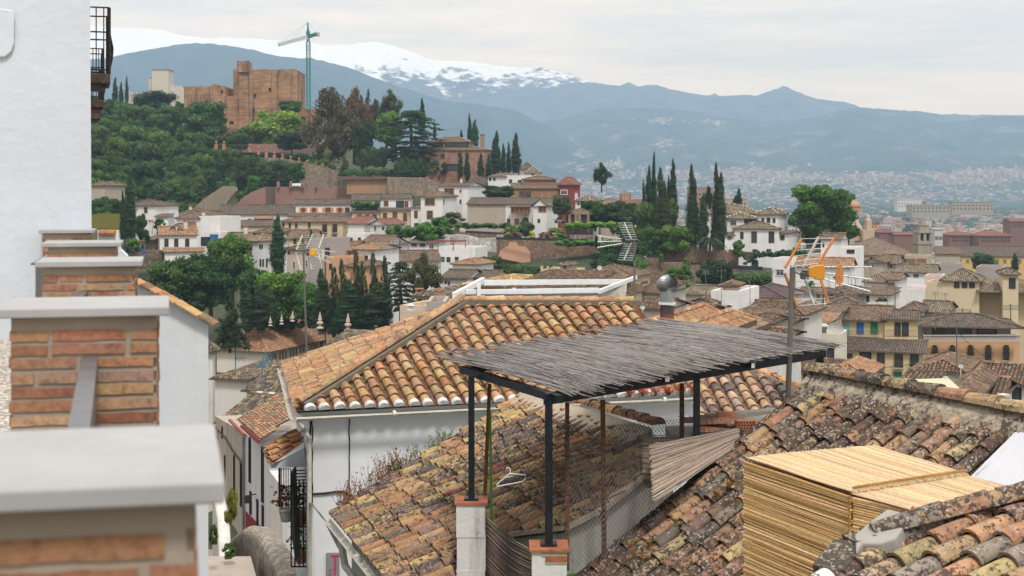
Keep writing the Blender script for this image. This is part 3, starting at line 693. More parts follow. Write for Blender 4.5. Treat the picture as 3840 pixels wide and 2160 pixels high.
q0, q1 = PK+V((-.26, -.09, -.105)), RB+V((-.40, -.14, -.17)); a0, a1 = PK+off+UP*.12, RB+off+UP*.12
mb.hexa([q0, q1, a1-UP*.35, a0-UP*.35, q0+UP*.05, q1+UP*.05, a1+V((-.08, -.03, .0)), a0+V((-.08, -.03, .0))], 1)
mb.build('ridge', [LM, CEMB], t)
OLDW = plaster((.50, .48, .44), .9, 1.6, (.10, .10, .09), .8)
mb = MB(); rr_ = [p-UP*.07 for p in rk]; lo = [V((p.x, p.y, -5.2)) for p in rr_]
for i in range(len(rr_)-1): mb.hexa([lo[i], lo[i]+V((0, .25, 0)), lo[i+1]+V((0, .25, 0)), lo[i+1], rr_[i], rr_[i]+V((0, .25, 0)), rr_[i+1]+V((0, .25, 0)), rr_[i+1]])
for i in range(len(rr_)-1): mb.bar(rk[i]+V((0, -.02, .0)), rk[i+1]+V((0, -.02, .0)), .14, .05, 1)
e = edir; inw = V((.945, .327, 0))
mb.hexa([V((p.x, p.y, -9)) for p in (E1+inw*.3, E3+inw*.3, E3+inw*2, E1+inw*2)]+[V((p.x, p.y, -4.80)) for p in (E1+inw*.3, E3+inw*.3, E3+inw*2, E1+inw*2)])
e4 = RB+V((0, 0, -.2)); mb.hexa([V((p.x, p.y, -8)) for p in (rk[0], RB, RB+V((.3, .1, 0)), rk[0]+V((.3, .1, 0)))]+[V((p.x, p.y, -3.5)) for p in (rk[0], RB, RB+V((.3, .1, 0)), rk[0]+V((.3, .1, 0)))])
mb.build('wall', [OLDW, CEMB], t)
mb = MB(); gutter(mb, E1-inw*.07-UP*.06, E3-inw*.07-UP*.10, .05)
mb.tube([E1+edir*1.0-inw*.07-UP*.1, E1+edir*1.05-UP*.45-inw*.02, E1+edir*1.5-UP*.62+inw*.1, E1+edir*1.7-UP*.75+inw*.1, E1+edir*1.7-UP*2.6+inw*.1], .05, 8); mb.build('gutter', GUT, t)
# terrace yard under the pergola
mb = MB(); mb.box(-.1, 3.2, 12.5, 15.86, -4.75, -4.46); struct(mb, 'yard_floor', plain((.06, .16, .035), .95, 0, .4, 40))
mb = MB(); mb.prism([V((.72, 15.55, -4.45)), V((1.9, 15.75, -4.45)), V((1.9, 15.75, -4.14)), V((.72, 15.55, -4.14))], (0, .12, 0))
single(mb, 'low_wall', plaster((.24, .045, .035), .4, 2, (.1, .04, .03)), 'low dark red painted wall base at the back of the small yard', 'wall')
# ================================================================== lichened roof C on the right
RC0, RC1 = P(3014, 1452, 16.5), P(3836, 1628, 13.45); fC = V((-.894, -.447, -.60)).normalized()
plC = Plane(RC0, RC1, RC0+fC)
LC = [(.24, (.36, .215, .12)), (.16, (.40, .29, .16)), (.24, (.29, .165, .10)), (.22, (.21, .15, .11)), (.14, (.15, .125, .10))]
t = thing('tiled_roof_house', 'house with heavily lichened dark tile roof under a broad cement ridge at the right edge', 'house', (3.5, 14, -7))
mb = MB(); bl = RC0+fC*3.9; br = RC1+fC*2.6
tile_field(mb, [RC0+V((0, 0, -.02)), RC1, RC1+fC*.9, br, bl+(RC1-RC0)*.35+fC*.5, bl], fC, .215, .40, .088, LC, 8, jit=1.7)
LMC = tinted(.92, .9, .3, 1.0, .35, 24.0)
mb.build('roof', [LMC, plain((.07, .055, .045), .95, 0, .5, 9)], t)
mb = MB(); o_ = V((.894, .447, 0)); a0, a1 = RC0+o_*.12+UP*.21, RC1+o_*.12+UP*.20
ridge_caps(mb, a0, a1, .115, .44, LC+[(.3, (.48, .26, .13))], 0, .0)
mb.hexa([RC0-o_*.1-UP*.06, RC1-o_*.1-UP*.06, RC1+o_*.5-UP*.3, RC0+o_*.5-UP*.3, RC0-o_*.04+UP*.06, RC1-o_*.04+UP*.06, a1+UP*.02, a0+UP*.02], 1, (.36, .31, .24))
tile_field(mb, [a0+UP*.0, a1+UP*.0, a1+o_*2+V((0, 0, -1.2)), a0+o_*2+V((0, 0, -1.2))], V((.894, .447, -.6)), .215, .4, .088, PAL_O, 6, mt=0, md=1)
mb.build('ridge', [tinted(.92, .68, .3, 1.0, .6, 24.0), tinted(.95, .42, .45, 1.6, .2, 20.0)], t)
mb = MB(); kk = V((-.2, .1, 0))
q = [RC0+V((-.05, .05, -.12)), RC1+V((-.05, 0, -.12)), br+UP*-.12, bl+UP*-.12]
mb.hexa([V((p.x, p.y, -8)) for p in q]+q); mb.build('wall', OLDW, t)
# white parapet beyond its right verge
mb = MB(); g0 = RC1+V((-.08, .0, .02)); g1 = g0+fC*2.8+V((.1, 0, 0))
mb.hexa([V((p.x, p.y, -6)) for p in (g0, g1, g1+V((1.6, -.9, 0)), g0+V((1.6, -.9, 0)))]+[g0, g1, g1+V((1.6, -.9, .0)), g0+V((1.6, -.9, .12))])
single(mb, 'parapet', plaster((.52, .53, .57), .35, 2.5, (.3, .28, .27)), 'sloping white plastered parapet at the end of the lichened roof', 'parapet')
# ================================================================== near roof D, bottom right corner
a_, b_, c_ = P(3178, 2085, 8.3), P(3860, 1905, 8.35), P(3820, 2230, 7.35); plD = Plane(a_, b_, c_)
t = thing('tiled_roof_house', 'very close roof corner with grey and orange lichened tiles bedded in rough cement', 'house', V((2.8, 8, -4)))
fD = (plD.px(3380, 2110)-plD.px(3620, 1968)).normalized()
LD = [(.3, (.42, .23, .13)), (.25, (.40, .29, .16)), (.2, (.30, .18, .12)), (.25, (.25, .21, .18))]
mb = MB(); pp = [plD.px(x, y) for x, y in ((3185, 2098), (3330, 2062), (3500, 2012), (3660, 1950), (3880, 1905), (4300, 1960), (4000, 2400), (3080, 2400), (3100, 2190))]
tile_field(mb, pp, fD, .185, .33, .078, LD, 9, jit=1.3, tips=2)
mb.build('roof', [tinted(.92, .8, .3, 1.3, .6, 34.0), plain((.10, .085, .07), .95, 0, .5, 12), plain((.62, .6, .57), .95)], t)
CD = tinted(.95, .95, .35, 1.3, .6, 34.0)
mb = MB(); rp = [plD.px(x, y) for x, y in ((3110, 2185), (3190, 2085), (3290, 2050), (3430, 2000), (3560, 1955), (3700, 1920), (3860, 1885), (4100, 1850))]
for i in range(len(rp)-1):
    for k in range(3):
        p, q = rp[i].lerp(rp[i+1], k/3), rp[i].lerp(rp[i+1], (k+1)/3); j = R.uniform(.0, .03)
        mb.bar(p+UP*(.02+j), q+UP*(.03+j*.5), .20, .13, 0, (.30, .26, .21))
ridge_caps(mb, rp[2]+UP*.09, rp[7]+UP*.09, .085, .36, LD, 0, .0)
mb.build('ridge', CD, t)
mb = MB(); q = [(3205, 2075), (3270, 2020), (3330, 1975), (3385, 1990), (3400, 2030), (3360, 2090), (3300, 2110), (3230, 2110), (3212, 2140)]
mb.prism([plD.px(x, y)+UP*.10+plD.n*.02 for x, y in q], -plD.n*.20)
lump = mb.build('cement_patch', plaster((.34, .32, .295), .4, 5, (.3, .26, .22), 1.0), t); bv = lump.modifiers.new('b', 'BEVEL'); bv.width = .06; bv.segments = 4
mb = MB(); q = [plD.px(3130, 2200)-UP*.15, plD.px(3190, 2100)-UP*.15, plD.px(3850, 1915)-UP*.15, plD.px(4300, 1980)-UP*.15, plD.px(3900, 2500)-UP*.15]
mb.prism([V((p.x, p.y, -5)) for p in q], (0, 0, .1)); 
n = len(q)
mb.raw([V((p.x, p.y, -5)) for p in q]+q, [(i, (i+1) % n, n+(i+1) % n, n+i) for i in range(n)]+[tuple(range(n, 2*n))]); mb.build('wall', OLDW, t)
# ================================================================== roof E between pergola and roof C
pe = [P(2600, 1575, 23.6), P(3040, 1545, 23.6)]; plE = Plane(pe[0], pe[1], P(2800, 1395, 25.4))
PE_ = [(.45, (.47, .31, .20)), (.3, (.40, .25, .155)), (.13, (.28, .21, .165)), (.12, (.13, .11, .10))]
t = thing('tiled_roof_house', 'low roof of pale and smoke blackened barrel tiles behind the pergola posts', 'house', (5, 25, -9))
mb = MB(); tile_field(mb, [plE.px(x, y) for x, y in ((2606, 1590), (2612, 1500), (2640, 1412), (2800, 1388), (2905, 1425), (3060, 1520), (3075, 1600))], (plE.px(2840, 1560)-plE.px(2760, 1420)), .235, .32, .088, PE_, 6)
mb.build('roof', [tinted(.9, .25, .35), plain((.3, .2, .14), .95, 0, .4, 9)], t)
mb = MB(); ridge_caps(mb, plE.px(2800, 1386)+UP*.08, plE.px(3060, 1500)+UP*.08, .09, .36, PAL_O, 0, 0, cement=1); mb.build('ridge', [tinted(.9, .2), CEMB], t)
mb = MB(); q = [plE.px(2615, 1585)-UP*.1, plE.px(3060, 1600)-UP*.1]; mb.hexa([V((q[0].x, q[0].y, -12)), V((q[1].x, q[1].y, -12)), V((q[1].x, q[1].y+1.6, -12)), V((q[0].x, q[0].y+1.6, -12)), q[0]-UP*.05, q[1]-UP*.05, q[1]+V((0, 1.5, -.05)), q[0]+V((0, 1.5, -.05))]); mb.build('wall', WH, t)
# ================================================================== steel pergola with reed roof
STEEL = plain((.022, .026, .032), .45, .4, .3, 12)
A1, A2, A3, A4 = V((.386, 14, 0)), P(1768, 1500, 15.7), V((2.18, 15.75, 0)), V((4.06, 17.6, 0))
for a in (A1, A2, A3, A4): a.z = 0
t = thing('steel_pergola', 'dark steel pergola frame holding up the grey reed roof', 'pergola', (A1.x, A1.y, -3.78))
TOP = {0: -2.28, 1: -2.26, 2: -2.26, 3: -2.26}
for p, zb, zt, wd in ((A1, -3.74, -2.22, .08), (A2, -3.66, -2.22, .072), (A3, -4.6, -2.22, .075), (A4, -4.2, -2.22, .09)):
    mb = MB(); mb.box(p.x-wd/2, p.x+wd/2, p.y-wd/2, p.y+wd/2, zb, zt)
    if zb > -3.8: mb.box(p.x-.085, p.x+.085, p.y-.085, p.y+.085, zb-.012, zb+.004)
    mb.build('post', STEEL, t)
mb = MB(); dl = (A4-A1).normalized()
a = A1-dl*.05+V((0, 0, -2.225)); b = A4+dl*.12+V((0, 0, -2.20)); mb.bar(a, b, .06, .12); mb.build('beam', STEEL, t)
mb = MB(); c = P(1950, 1436, 15.05); dd = (P(2097, 1502, 13.9)-c).normalized(); mb.bar(P(1735, 1385, 16.2), P(2100, 1497, 13.88), .08, .085); mb.build('beam', STEEL, t)
B1 = P(2600, 1236, 19.2); mb = MB(); mb.bar(P(1735, 1385, 16.2)+V((0, 0, -.02)), B1+V((0, 0, -.06)), .06, .08); mb.build('beam', STEEL, t)
mb = MB(); mb.bar(B1+V((0, 0, -.07)), V((A4.x+.18, A4.y-.05, -2.10)), .06, .08); mb.build('beam', STEEL, t)
for s in (.36, .68):
    p = A1.lerp(A4, s)+V((0, 0, -2.17)); mb = MB(); q = P(1735, 1385, 16.2).lerp(B1, s+.02); mb.bar(p-(q-p).normalized()*.12+V((0, 0, -.02)), q+V((0, 0, -.03)), .05, .06)
    o = mb.build('crossbar', STEEL, t); mb = MB(); e_ = p-(q-p).normalized()*.125+V((0, 0, -.02)); mb.box(e_.x-.024, e_.x+.024, e_.y-.006, e_.y, e_.z-.03, e_.z+.03); mb.build('end_cap', plain((.7, .68, .6)), o)
GR = [(.5, (.255, .238, .23)), (.28, (.21, .195, .188)), (.18, (.31, .29, .275)), (.02, (.09, .08, .075)), (.02, (.30, .21, .14))]
def reeds(mb, f, n, r, pal, seed=0, jit=.5, nseg=5, miss=0.0, ulen=(0, 1), raise_=.0, cross=.0, sides=4, endj=.03, wave=0.0, taper=.35):
    """f(u, v) -> point; reeds run along u, stacked along v"""
    rr = random.Random(seed)
    for i in range(n):
        if rr.random() < miss: continue
        v = (i+.5)/n+rr.uniform(-jit, jit)/n; v = min(1, max(0, v))
        dv = rr.uniform(-cross, cross); ua = ulen[0]+rr.uniform(-endj, endj); ub = ulen[1]+rr.uniform(-endj, endj)
        ra = rr.uniform(0, raise_); rb = rr.uniform(0, raise_); ph = rr.uniform(0, 6); rw = r*rr.uniform(.75, 1.2); c = pick(pal, rr)
        pts = []
        for k in range(nseg+1):
            tt = k/nseg; p = f(ua+(ub-ua)*tt, v+dv*(tt-.5)+wave*math.sin(ph+tt*5)/n)
            pts.append(p+V((0, 0, ra*(1-tt)+rb*tt)))
        mb.tube(pts, [rw*rr.uniform(.85, 1.15)*(1-taper*k/nseg) for k in range(nseg+1)], sides, 0, c)
def bil(p00, p10, p01, p11):
    return lambda u, v: (p00*(1-u)+p10*u)*(1-v)+(p01*(1-u)+p11*u)*v
kL, kB, kR, kN = P(1725, 1378, 16.3), P(2592, 1238, 19.3), P(3110, 1314, 17.65), P(2132, 1494, 13.82)
base = bil(kL, kN, kB, kR)
def canopy(u, v):
    p = base(u, v)
    p = p+V((0, 0, .085+.010*math.sin(v*9+u*2)*(1-.3*u)+.006*math.sin(v*23)+.03*math.sin(min(1, max(0, u))*math.pi)-.05*max(0, .12-v)*8*max(0, u-.1)))
    if v < .16: p = p+V((-.10*(1-v/.16)*(1-u), 0, -.02*(1-v/.16)))
    return p
mb = MB()
reeds(mb, canopy, 700, .0066, GR, 1, 1.2, 7, 0, (-.03, 1.0), .02, .008, 4, .03, 1.6)
reeds(mb, lambda u, v: canopy(u, v)+V((0, 0, .018)), 520, .0062, GR, 2, 1.5, 5, .05, (-.02, .6), .022, .03, 4, .25, 1.8)
reeds(mb, lambda u, v: canopy(u, v)+V((0, 0, .015)), 520, .0062, GR, 3, 1.5, 5, .05, (.42, 1.0), .022, .03, 4, .16, 1.8)
REED = tinted(.85, 0, .30, 6.0); REEDG = tinted(.85, 0, .2, 5.0)
o = single(mb, 'reed_canopy', REED, 'weathered grey reed mat spread as a roof over the dark steel pergola', 'reed roof')
WP = plaster((.66, .65, .64), .8, 2.5, (.20, .18, .16), .9); TER = plain((.34, .12, .065), .7, 0, .35, 9)
for k, (p, z, wd, lab) in enumerate(((A1, -3.755, .36, 'white plastered pillar with exposed brick and terracotta cap under the nearest pergola post'), (A2, -3.675, .335, 'peeling white plastered pillar with terracotta cap under the left pergola post'))):
    t = thing('plastered_pillar', lab, 'pillar', (p.x, p.y, -6)); mb = MB(); h = wd/2
    for i in range(6):   # slightly irregular shaft
        z0, z1 = -6+i*(z-.03+6)/6, -6+(i+1)*(z-.03+6)/6; j = R.uniform(-.006, .006)
        mb.box(p.x-h+j, p.x+h+j, p.y-h+j, p.y+h+j, z0, z1, 0)
    if k == 0:
        mb.box(p.x-h+.14, p.x+h+.004, p.y-h-.010, p.y-h+.02, z-.135, z-.075, 1, (.36, .13, .06)); mb.box(p.x-h+.14, p.x+h+.005, p.y-h-.008, p.y-h+.02, z-.155, z-.137, 2); mb.box(p.x-h+.10, p.x+h+.004, p.y-h-.009, p.y-h+.02, z-.073, z-.032, 2)
    mb.build('shaft', [WP, tinted(.9, 0, .3, 5.0), CEMB], t)
    mb = MB(); mb.box(p.x-h-.025, p.x+h+.025, p.y-h-.025, p.y+h+.025, z-.03, z-.006); mb.build('cap', TER, t)
BRN = [(.4, (.24, .18, .145)), (.3, (.31, .235, .18)), (.2, (.17, .125, .10)), (.1, (.38, .29, .22))]
mb = MB(); s0, s1 = V((A2.x+.17, A2.y-.05, 0)), V((A1.x-.16, A1.y+.1, 0))
def scr(u, v):
    p = s0.lerp(s1, u); zt = -3.86+.03*u-.06*math.sin(u*math.pi); return V((p.x, p.y+.05*math.sin(u*3.1), zt-1.25*v-(.0)))
reeds(mb, scr, 92, .0078, BRN, 5, .5, 6, .0, (0, 1), 0, .004, 4, .012, .6)
mb.raw([scr(0, .03)+V((0, .03, 0)), scr(1, .03)+V((0, .03, 0)), scr(1, 1)+V((0, .03, 0)), scr(0, 1)+V((0, .03, 0))], [(0, 1, 2, 3)], 0, (.05, .04, .035))
single(mb, 'reed_screen', REED, 'brown reed screen strung between the two plastered pillars at the bottom', 'reed screen')
TAN = [(.4, (.35, .27, .215)), (.3, (.42, .33, .265)), (.2, (.26, .195, .16)), (.1, (.14, .11, .10))]
mb = MB(); m0, m1, m2, m3 = P(2436, 1672, 15.0), P(2768, 1605, 16.2), P(2450, 1888, 14.7), P(2772, 1668, 16.1)
reeds(mb, bil(m0, m1, m2, m3), 78, .0085, TAN, 6, .6, 5, .02, (0, 1), .004, .03, 4, .015, 1)
mb.raw([m0+V((0, .05, 0)), m1+V((0, .05, 0)), m3+V((0, .05, 0)), m2+V((0, .05, .06))], [(0, 1, 2, 3)], 0, (.06, .05, .04))
single(mb, 'reed_mat', REED, 'torn fan shaped tan reed mat hanging from the wire fence', 'reed mat')
mb = MB(); reeds(mb, bil(P(2400, 1632, 16.3), P(2640, 1632, 17), P(2420, 1690, 15.6), P(2600, 1690, 16)), 16, .009, TAN, 7, .5, 4, 0, (0, 1), 0, .03, 4, .05)
reeds(mb, bil(P(2408, 1675, 15.6), P(2436, 1675, 15.5), P(2412, 1830, 15.2), P(2446, 1830, 15.1)), 50, .008, BRN, 8, .5, 2, 0, (0, 1), 0, .0, 4, .05)
single(mb, 'reed_mat', REED, 'narrow folded brown reed mat at the end of the cement ridge', 'reed mat')
# golden reed enclosure
GO = [(.5, (.76, .49, .22)), (.25, (.84, .58, .30)), (.2, (.66, .41, .17)), (.05, (.50, .29, .12))]; GOT = [(.5, (.64, .48, .285)), (.3, (.70, .55, .36)), (.15, (.56, .39, .21)), (.05, (.44, .29, .145))]  # side reeds coloured brighter, top reeds duller, offsetting the light on each face
qL, qN, qB, qR, qF = V((1.88, 10.7, -2.19)), V((2.43, 9.5, -2.19)), V((3.06, 11.2, -2.19)), P(3900, 1868, 9.3), P(3640, 1948, 8.75)
t = thing('reed_enclosure', 'new golden yellow reed enclosure box in the lower right', 'reed shelter', (2.6, 10, -5))
dn = V((0, 0, -1))
mb = MB(); reeds(mb, lambda u, v: qL.lerp(qN, u)+dn*(1.9*v+.008)+V((-.02, -.02, 0))*(1+.15*math.sin(u*3.1)), 132, .0082, GO, 11, .3, 5, .01, (0, 1), 0, .0015, 6, .006, .15, .08); mb.build('side_mat', REEDG, t)
qN2, qF2 = qN+V((.008, .0, 0)), qF
mb = MB(); reeds(mb, lambda u, v: qN2.lerp(qF2, u)+dn*(1.9*v+.02)+V((-.01, -.015, 0)), 132, .0082, GO, 12, .3, 5, .01, (0, 1), 0, .0015, 6, .008, .15, .08); mb.build('side_mat', REEDG, t)
far = V((4.2, 8.6, -2.22))
def topf(u, v):
    # two lengthwise halves: the first from the left edge to the seam, the second beyond
    p = (qL.lerp(qN, u)*(1-v)+qB.lerp(P(3625, 1784, 10.1), u)*v); return p+V((0, 0, .012+.003*math.sin(u*7+v*3)))
mb = MB(); reeds(mb, topf, 112, .0072, GOT, 13, .3, 5, .0, (-.01, 1.01), .003, .002, 6, .01, .3, .1); mb.build('top_mat', REEDG, t)
nR, nF = P(3590, 1775, 9.95), V((3.55, 8.2, -2.2))
mb = MB(); reeds(mb, lambda u, v: (qN.lerp(V((3.25, 8.15, -2.2)), u)*(1-v)+P(3630, 1787, 10.08).lerp(P(4100, 1935, 8.9), u)*v)+V((0, 0, .0)), 112, .0072, GOT, 14, .3, 4, .0, (-.02, 1), .003, .002, 6, .015, .3, .1); mb.build('top_mat', REEDG, t)
mb = MB()
for f_ in ((qL, qN), (qN, qF)):
    a, b = f_; k = V((.05, .03, 0)); mb.raw([a+k+dn*.03, b+k+dn*.03, b+k+dn*1.95, a+k+dn*1.95], [(0, 1, 2, 3)])
mb.face([qL+V((.03, -.02, -.02)), qN+V((.03, 0, -.02)), V((3.3, 8.2, -2.23)), V((4.5, 8.6, -2.23)), V((3.7, 9.9, -2.23)), qB+V((0, -.03, -.02))]); mb.build('lining', plain((.34, .22, .10), .95), t)
mb = MB()
pts = [topf(1.0, k/14)+V((0, 0, .03)) for k in range(15)]
for i in range(14):
    for k in range(9): p, q = pts[i].lerp(pts[i+1], k/9), pts[i].lerp(pts[i+1], (k+1)/9); mb.tube([p+V((.01*(k % 2), 0, 0)), q], .010+.004*(k % 2), 5, 0, (.38, .22, .08))
mb.build('binding', tinted(), t); mb = MB()
for k in range(60): p = qN+dn*(1.7*k/60)+V((-.035, -.03, 0)); mb.tube([p+V((.006*(-1)**k, 0, 0)), p+dn*.03], .007, 5, 0, (.34, .19, .06))
mb.build('binding', tinted(), t)
# fence posts, wires and canes around the yard
RUST = plain((.10, .055, .035), .85, .2, .6, 25)
posts = [((1836, 1440, 15.9), (1818, 1870, 15.9), .022, plain((.12, .08, .03), .8, 0, .4, 20), 'thin dark brown pole leaning beside the left pergola post'), ((1838, 1545, 15.6), (1843, 1958, 15.6), .014, plain((.05, .16, .03), .6), 'green cane standing beside the brown pole'),
         ((2127, 1510, 14.8), (2127, 2140, 14.3), .024, RUST, 'rusty fence post with clamps just right of the nearest pergola post'), ((2260, 1500, 15), (2266, 2100, 15), .026, RUST, 'rusty steel fence post in the middle of the wire fence'),
         ((2557, 1440, 16.2), (2557, 1640, 16.2), .026, RUST, 'brown steel fence post behind the hanging reed mat')]
for a, b, r, mt, lab in posts:
    mb = MB(); A, B = P(*a), P(*b); mb.bar(B, A, r*2, r*2)
    if 'clamps' in lab:
        for zf in (.32, .55, .62): p = B.lerp(A, 1-zf); mb.bar(p-V((.06, .02, 0)), p+V((.06, -.02, 0)), .03, .02)
        q = B.lerp(A, 1-.40); mb.bar(q-V((.28, .0, -.02)), q, .03, .03)
    single(mb, 'fence_post', mt, lab, 'post')
def chain(mb, a, b, c, d, cell, r=.0022):    # a lower left, b lower right, c upper right, d upper left
    f = bil(a, b, d, c); W = ((b-a).length+(c-d).length)/2; H = ((d-a).length+(c-b).length)/2; nu, nv = int(W/cell), int(H/cell)
    for i in range(-nv, nu+1):
        for s in (1, -1):
            i0 = i if s > 0 else i+nv; j0 = 0
            pts = []
            for j in range(nv+1):
                u = (i0+s*j)/nu
                if 0 <= u <= 1: pts.append(f(u, j/nv)+V((0, .004*((j+i) % 2), 0)))
            if len(pts) > 1: mb.tube(pts, r, 3, cap=False)
    mb.tube([d, c], r, 3); 
WIRE = plain((.10, .095, .09), .5, .6)
mb = MB(); chain(mb, P(1845, 2000, 15.1), P(2127, 2130, 14.4), P(2127, 1590, 14.6), P(1845, 1560, 15.3), .065); chain(mb, P(2127, 2130, 14.4), P(2266, 2095, 14.9), P(2262, 1600, 15), P(2127, 1590, 14.6), .065)
chain(mb, P(2266, 2095, 14.9), P(2557, 2000, 16), P(2557, 1560, 16.15), P(2262, 1600, 15), .065); chain(mb, P(2310, 1690, 15.6), P(2620, 1640, 16.9), P(2650, 1560, 17), P(2290, 1600, 15.4), .065)
single(mb, 'wire_fence', WIRE, 'diamond wire mesh fence strung across the yard between the posts', 'fence')
mb = MB(); hz_ = 14.9; pp = [P(x, y, hz_) for x, y in ((1898, 1758), (1905, 1752), (1912, 1757), (1914, 1768), (1914, 1776), (1900, 1783), (1862, 1818), (1865, 1824), (1960, 1806), (1972, 1792), (1970, 1781), (1925, 1777), (1908, 1775))]
mb.tube(pp, .006, 6); mb.tube([P(1898, 1790, hz_), P(1922, 1785, hz_)], .005, 5); single(mb, 'coat_hanger', plain((.8, .8, .79), .5), 'white plastic coat hanger hooked on the wire fence', 'coat hanger')
# rubble on the ledge: bricks, old tiles, sheets
t = thing('tile_pile', 'pile of old barrel tiles and boards on the ledge beside the hanging reed mat', 'tile pile', P(2620, 1640, 16.9))
mb = MB(); rr = random.Random(4)
for k in range(16):
    x, y = rr.uniform(2560, 2790), rr.uniform(1568, 1618); p = P(x, y, rr.uniform(16.5, 17)); an = rr.uniform(-.4, .4); d = V((math.cos(an), math.sin(an), rr.uniform(-.08, .08))); s_ = V((-d.y, d.x, 0)); cc = rr.choice([(.30, .15, .09), (.22, .16, .12), (.36, .17, .10), (.16, .13, .11), (.26, .10, .07)])
    L = rr.uniform(.3, .5); r_ = .08
    for q in range(5):
        t0, t1 = math.pi*q/5, math.pi*(q+1)/5; g_ = lambda tt, o_: o_+s_*math.cos(tt)*r_+UP*math.sin(tt)*r_*.8
        mb.face([g_(t0, p), g_(t1, p), g_(t1, p+d*L), g_(t0, p+d*L)], 0, cc)
mb.build('tile_heap', tinted(.9, .3), t)
mb = MB(); mb.box(3.6-1.6, 3.05, 16.6, 17.4, -3.6, -3.12, 0); mb.build('ledge', OLDW, t)
for (x0, y0, x1, y1, d), hol, lab in (((2763, 1578, 2836, 1612, 16.3), 1, 'red perforated brick lying end on at the edge of the tile pile'), ((2690, 1551, 2764, 1583, 16.6), 0, 'solid red brick set on top of the tile pile')):
    mb = MB(); a, b = P(x0, y1, d), P(x1, y0, d); mb.box(a.x, b.x, d, d+.12, a.z, b.z, 0, (.40, .16, .09))
    if hol:
        for i in range(6):
            for j in range(3): cx_, cz_ = a.x+(b.x-a.x)*(i+.5+.25*(j % 2))/6.4, a.z+(b.z-a.z)*(j+.6)/3.2; mb.tube([V((cx_, d-.003, cz_)), V((cx_, d+.01, cz_))], .013, 6, 0, (.04, .02, .015))
    single(mb, 'brick', tinted(), lab, 'brick')
mb = MB(); mb.bar(P(2660, 1562, 17.3), P(2940, 1540, 17.9), .2, .06); mb.bar(P(2730, 1580, 17.0), P(2930, 1560, 17.4), .12, .05); single(mb, 'stone_slab', plaster((.62, .57, .5), .4, 3), 'long pale slabs lying behind the red bricks', 'slab')
t = thing('laundry_basket', 'red plastic basket with blue cloth half hidden behind the lichened tiles', 'basket', P(2400, 2026, 15.5)); mb = MB(); mb.lathe(P(2400, 2026, 15.5), [(.08, 0), (.10, .09), (.11, .095), (.10, .08), (.08, .02)], 14); mb.build('tub', plain((.28, .015, .02), .5), t)
mb = MB(); mb.lathe(P(2400, 2026, 15.5)+V((0, 0, .08)), [(.085, -.03), (.08, .03), (.03, .05)], 9); mb.build('cloth', plain((.12, .05, .10), .9, 0, .6, 30), t)
# ================================================================== aerials
def aerial(lab, group, up, lo, ctr_u, ctr_l, nr, mast, feed, booms, plate, d, dd, side_c, rod_c, feed_c, plate_c, r=.012, slant=0):
    """corner reflector aerial: side bars, rods, centre bars, feed box, booms with plate; all points as (px, py)"""
    t = thing('tv_aerial', lab, 'aerial', P(mast[1][0], mast[1][1], d), group)
    RM, SM = plain(tuple(x*.95 for x in rod_c), .45, .3), plain(side_c, .5)
    Q = lambda p, k: P(p[0], p[1], d+dd*k)
    for (a, b, c_, e), (m0, m1) in ((up, ctr_u), (lo, ctr_l)):    # left bar a-b, right bar c-e
        mb = MB(); mb.bar(Q(a, .5), Q(b, 0), r*2.2, r*1.4); mb.bar(Q(c_, .5), Q(e, 0), r*2.2, r*1.4); mb.build('side_bar', SM, t)
        mb = MB(); n = nr
        for i in range(n): k = i/(n-1); mb.tube([Q(a, .5).lerp(Q(b, 0), k), Q(c_, .5).lerp(Q(e, 0), k)], r*.28, 5)
        mb.build('reflector_rods', RM, t)
        mb = MB(); mb.bar(Q(m0, .5), Q(m1, 0), r*1.8, r*1.8); mb.build('spine', RM, t)
    mb = MB(); mb.tube([P(mast[1][0], mast[1][1], d+.05), P(mast[0][0], mast[0][1], d+.05)], mast[2], 8); mb.build('mast', plain((.17, .165, .15), .5, .4), t)
    mb = MB(); x0, y0, x1, y1 = feed; a, b = P(x0, y1, d-.03), P(x1, y0, d-.03); h = (b.z-a.z)
    mb.prism([V((a.x+(b.x-a.x)*u_, d-.08, a.z+h*v_)) for u_, v_ in ((0, .35), (.05, .2), (.35, .15), (.55, 0), (.92, .03), (1, .3), (1, .8), (.9, 1), (.4, .95), (.05, .8), (0, .6))], (0, .10, 0)); 
    fo = mb.build('feed_box', plain(feed_c, .45), t); bv = fo.modifiers.new('b', 'BEVEL'); bv.width = r*.6; bv.segments = 2
    mb = MB(); hub = P((up[1][0]+up[3][0])/2*.5+m0[0]*.5, m0[1]-4, d); mb.box(hub.x-r*2, hub.x+r*2, d-.03, d+.06, hub.z-r*3, hub.z+r*3); mb.tube([hub, P(mast[0][0], (up[1][1]+lo[0][1])/2, d+.05)], r*.9, 6); mb.tube([hub, P((x0+x1)/2, (y0+y1)/2, d-.03)], r*.8, 6); mb.build('bracket', plain((.09, .09, .095), .5, .4), t)
    for (p, q) in booms:
        mb = MB(); p_, q_ = P(p[0], p[1], d-.05), P(q[0], q[1], d-.2); mb.tube([p_, q_], r*.7, 6)
        for i in range(9):
            s = p_.lerp(q_, (i+1)/9); mb.tube([s-V((0, .05, r*1.2)), s+V((0, .05, r*1.2))], r*.35, 4)
        mb.build('boom', RM, t)
    x0, y0, x1, y1 = plate; mb = MB(); pts = []
    for k in range(16): tt = 2*math.pi*k/16; sx, sy = math.cos(tt), math.sin(tt); pts.append(P((x0+x1)/2+(x1-x0)/2*(abs(sx)**.7)*(1 if sx > 0 else -1), (y0+y1)/2+(y1-y0)/2*(abs(sy)**.8)*(1 if sy > 0 else -1), d-.12))
    mb.prism(pts, (0, .025, 0)); mb.build('director_plate', plain(plate_c, .5), t)
S = lambda x0, y0, k: (lambda x, y: (x0+x*k, y0+y*k))
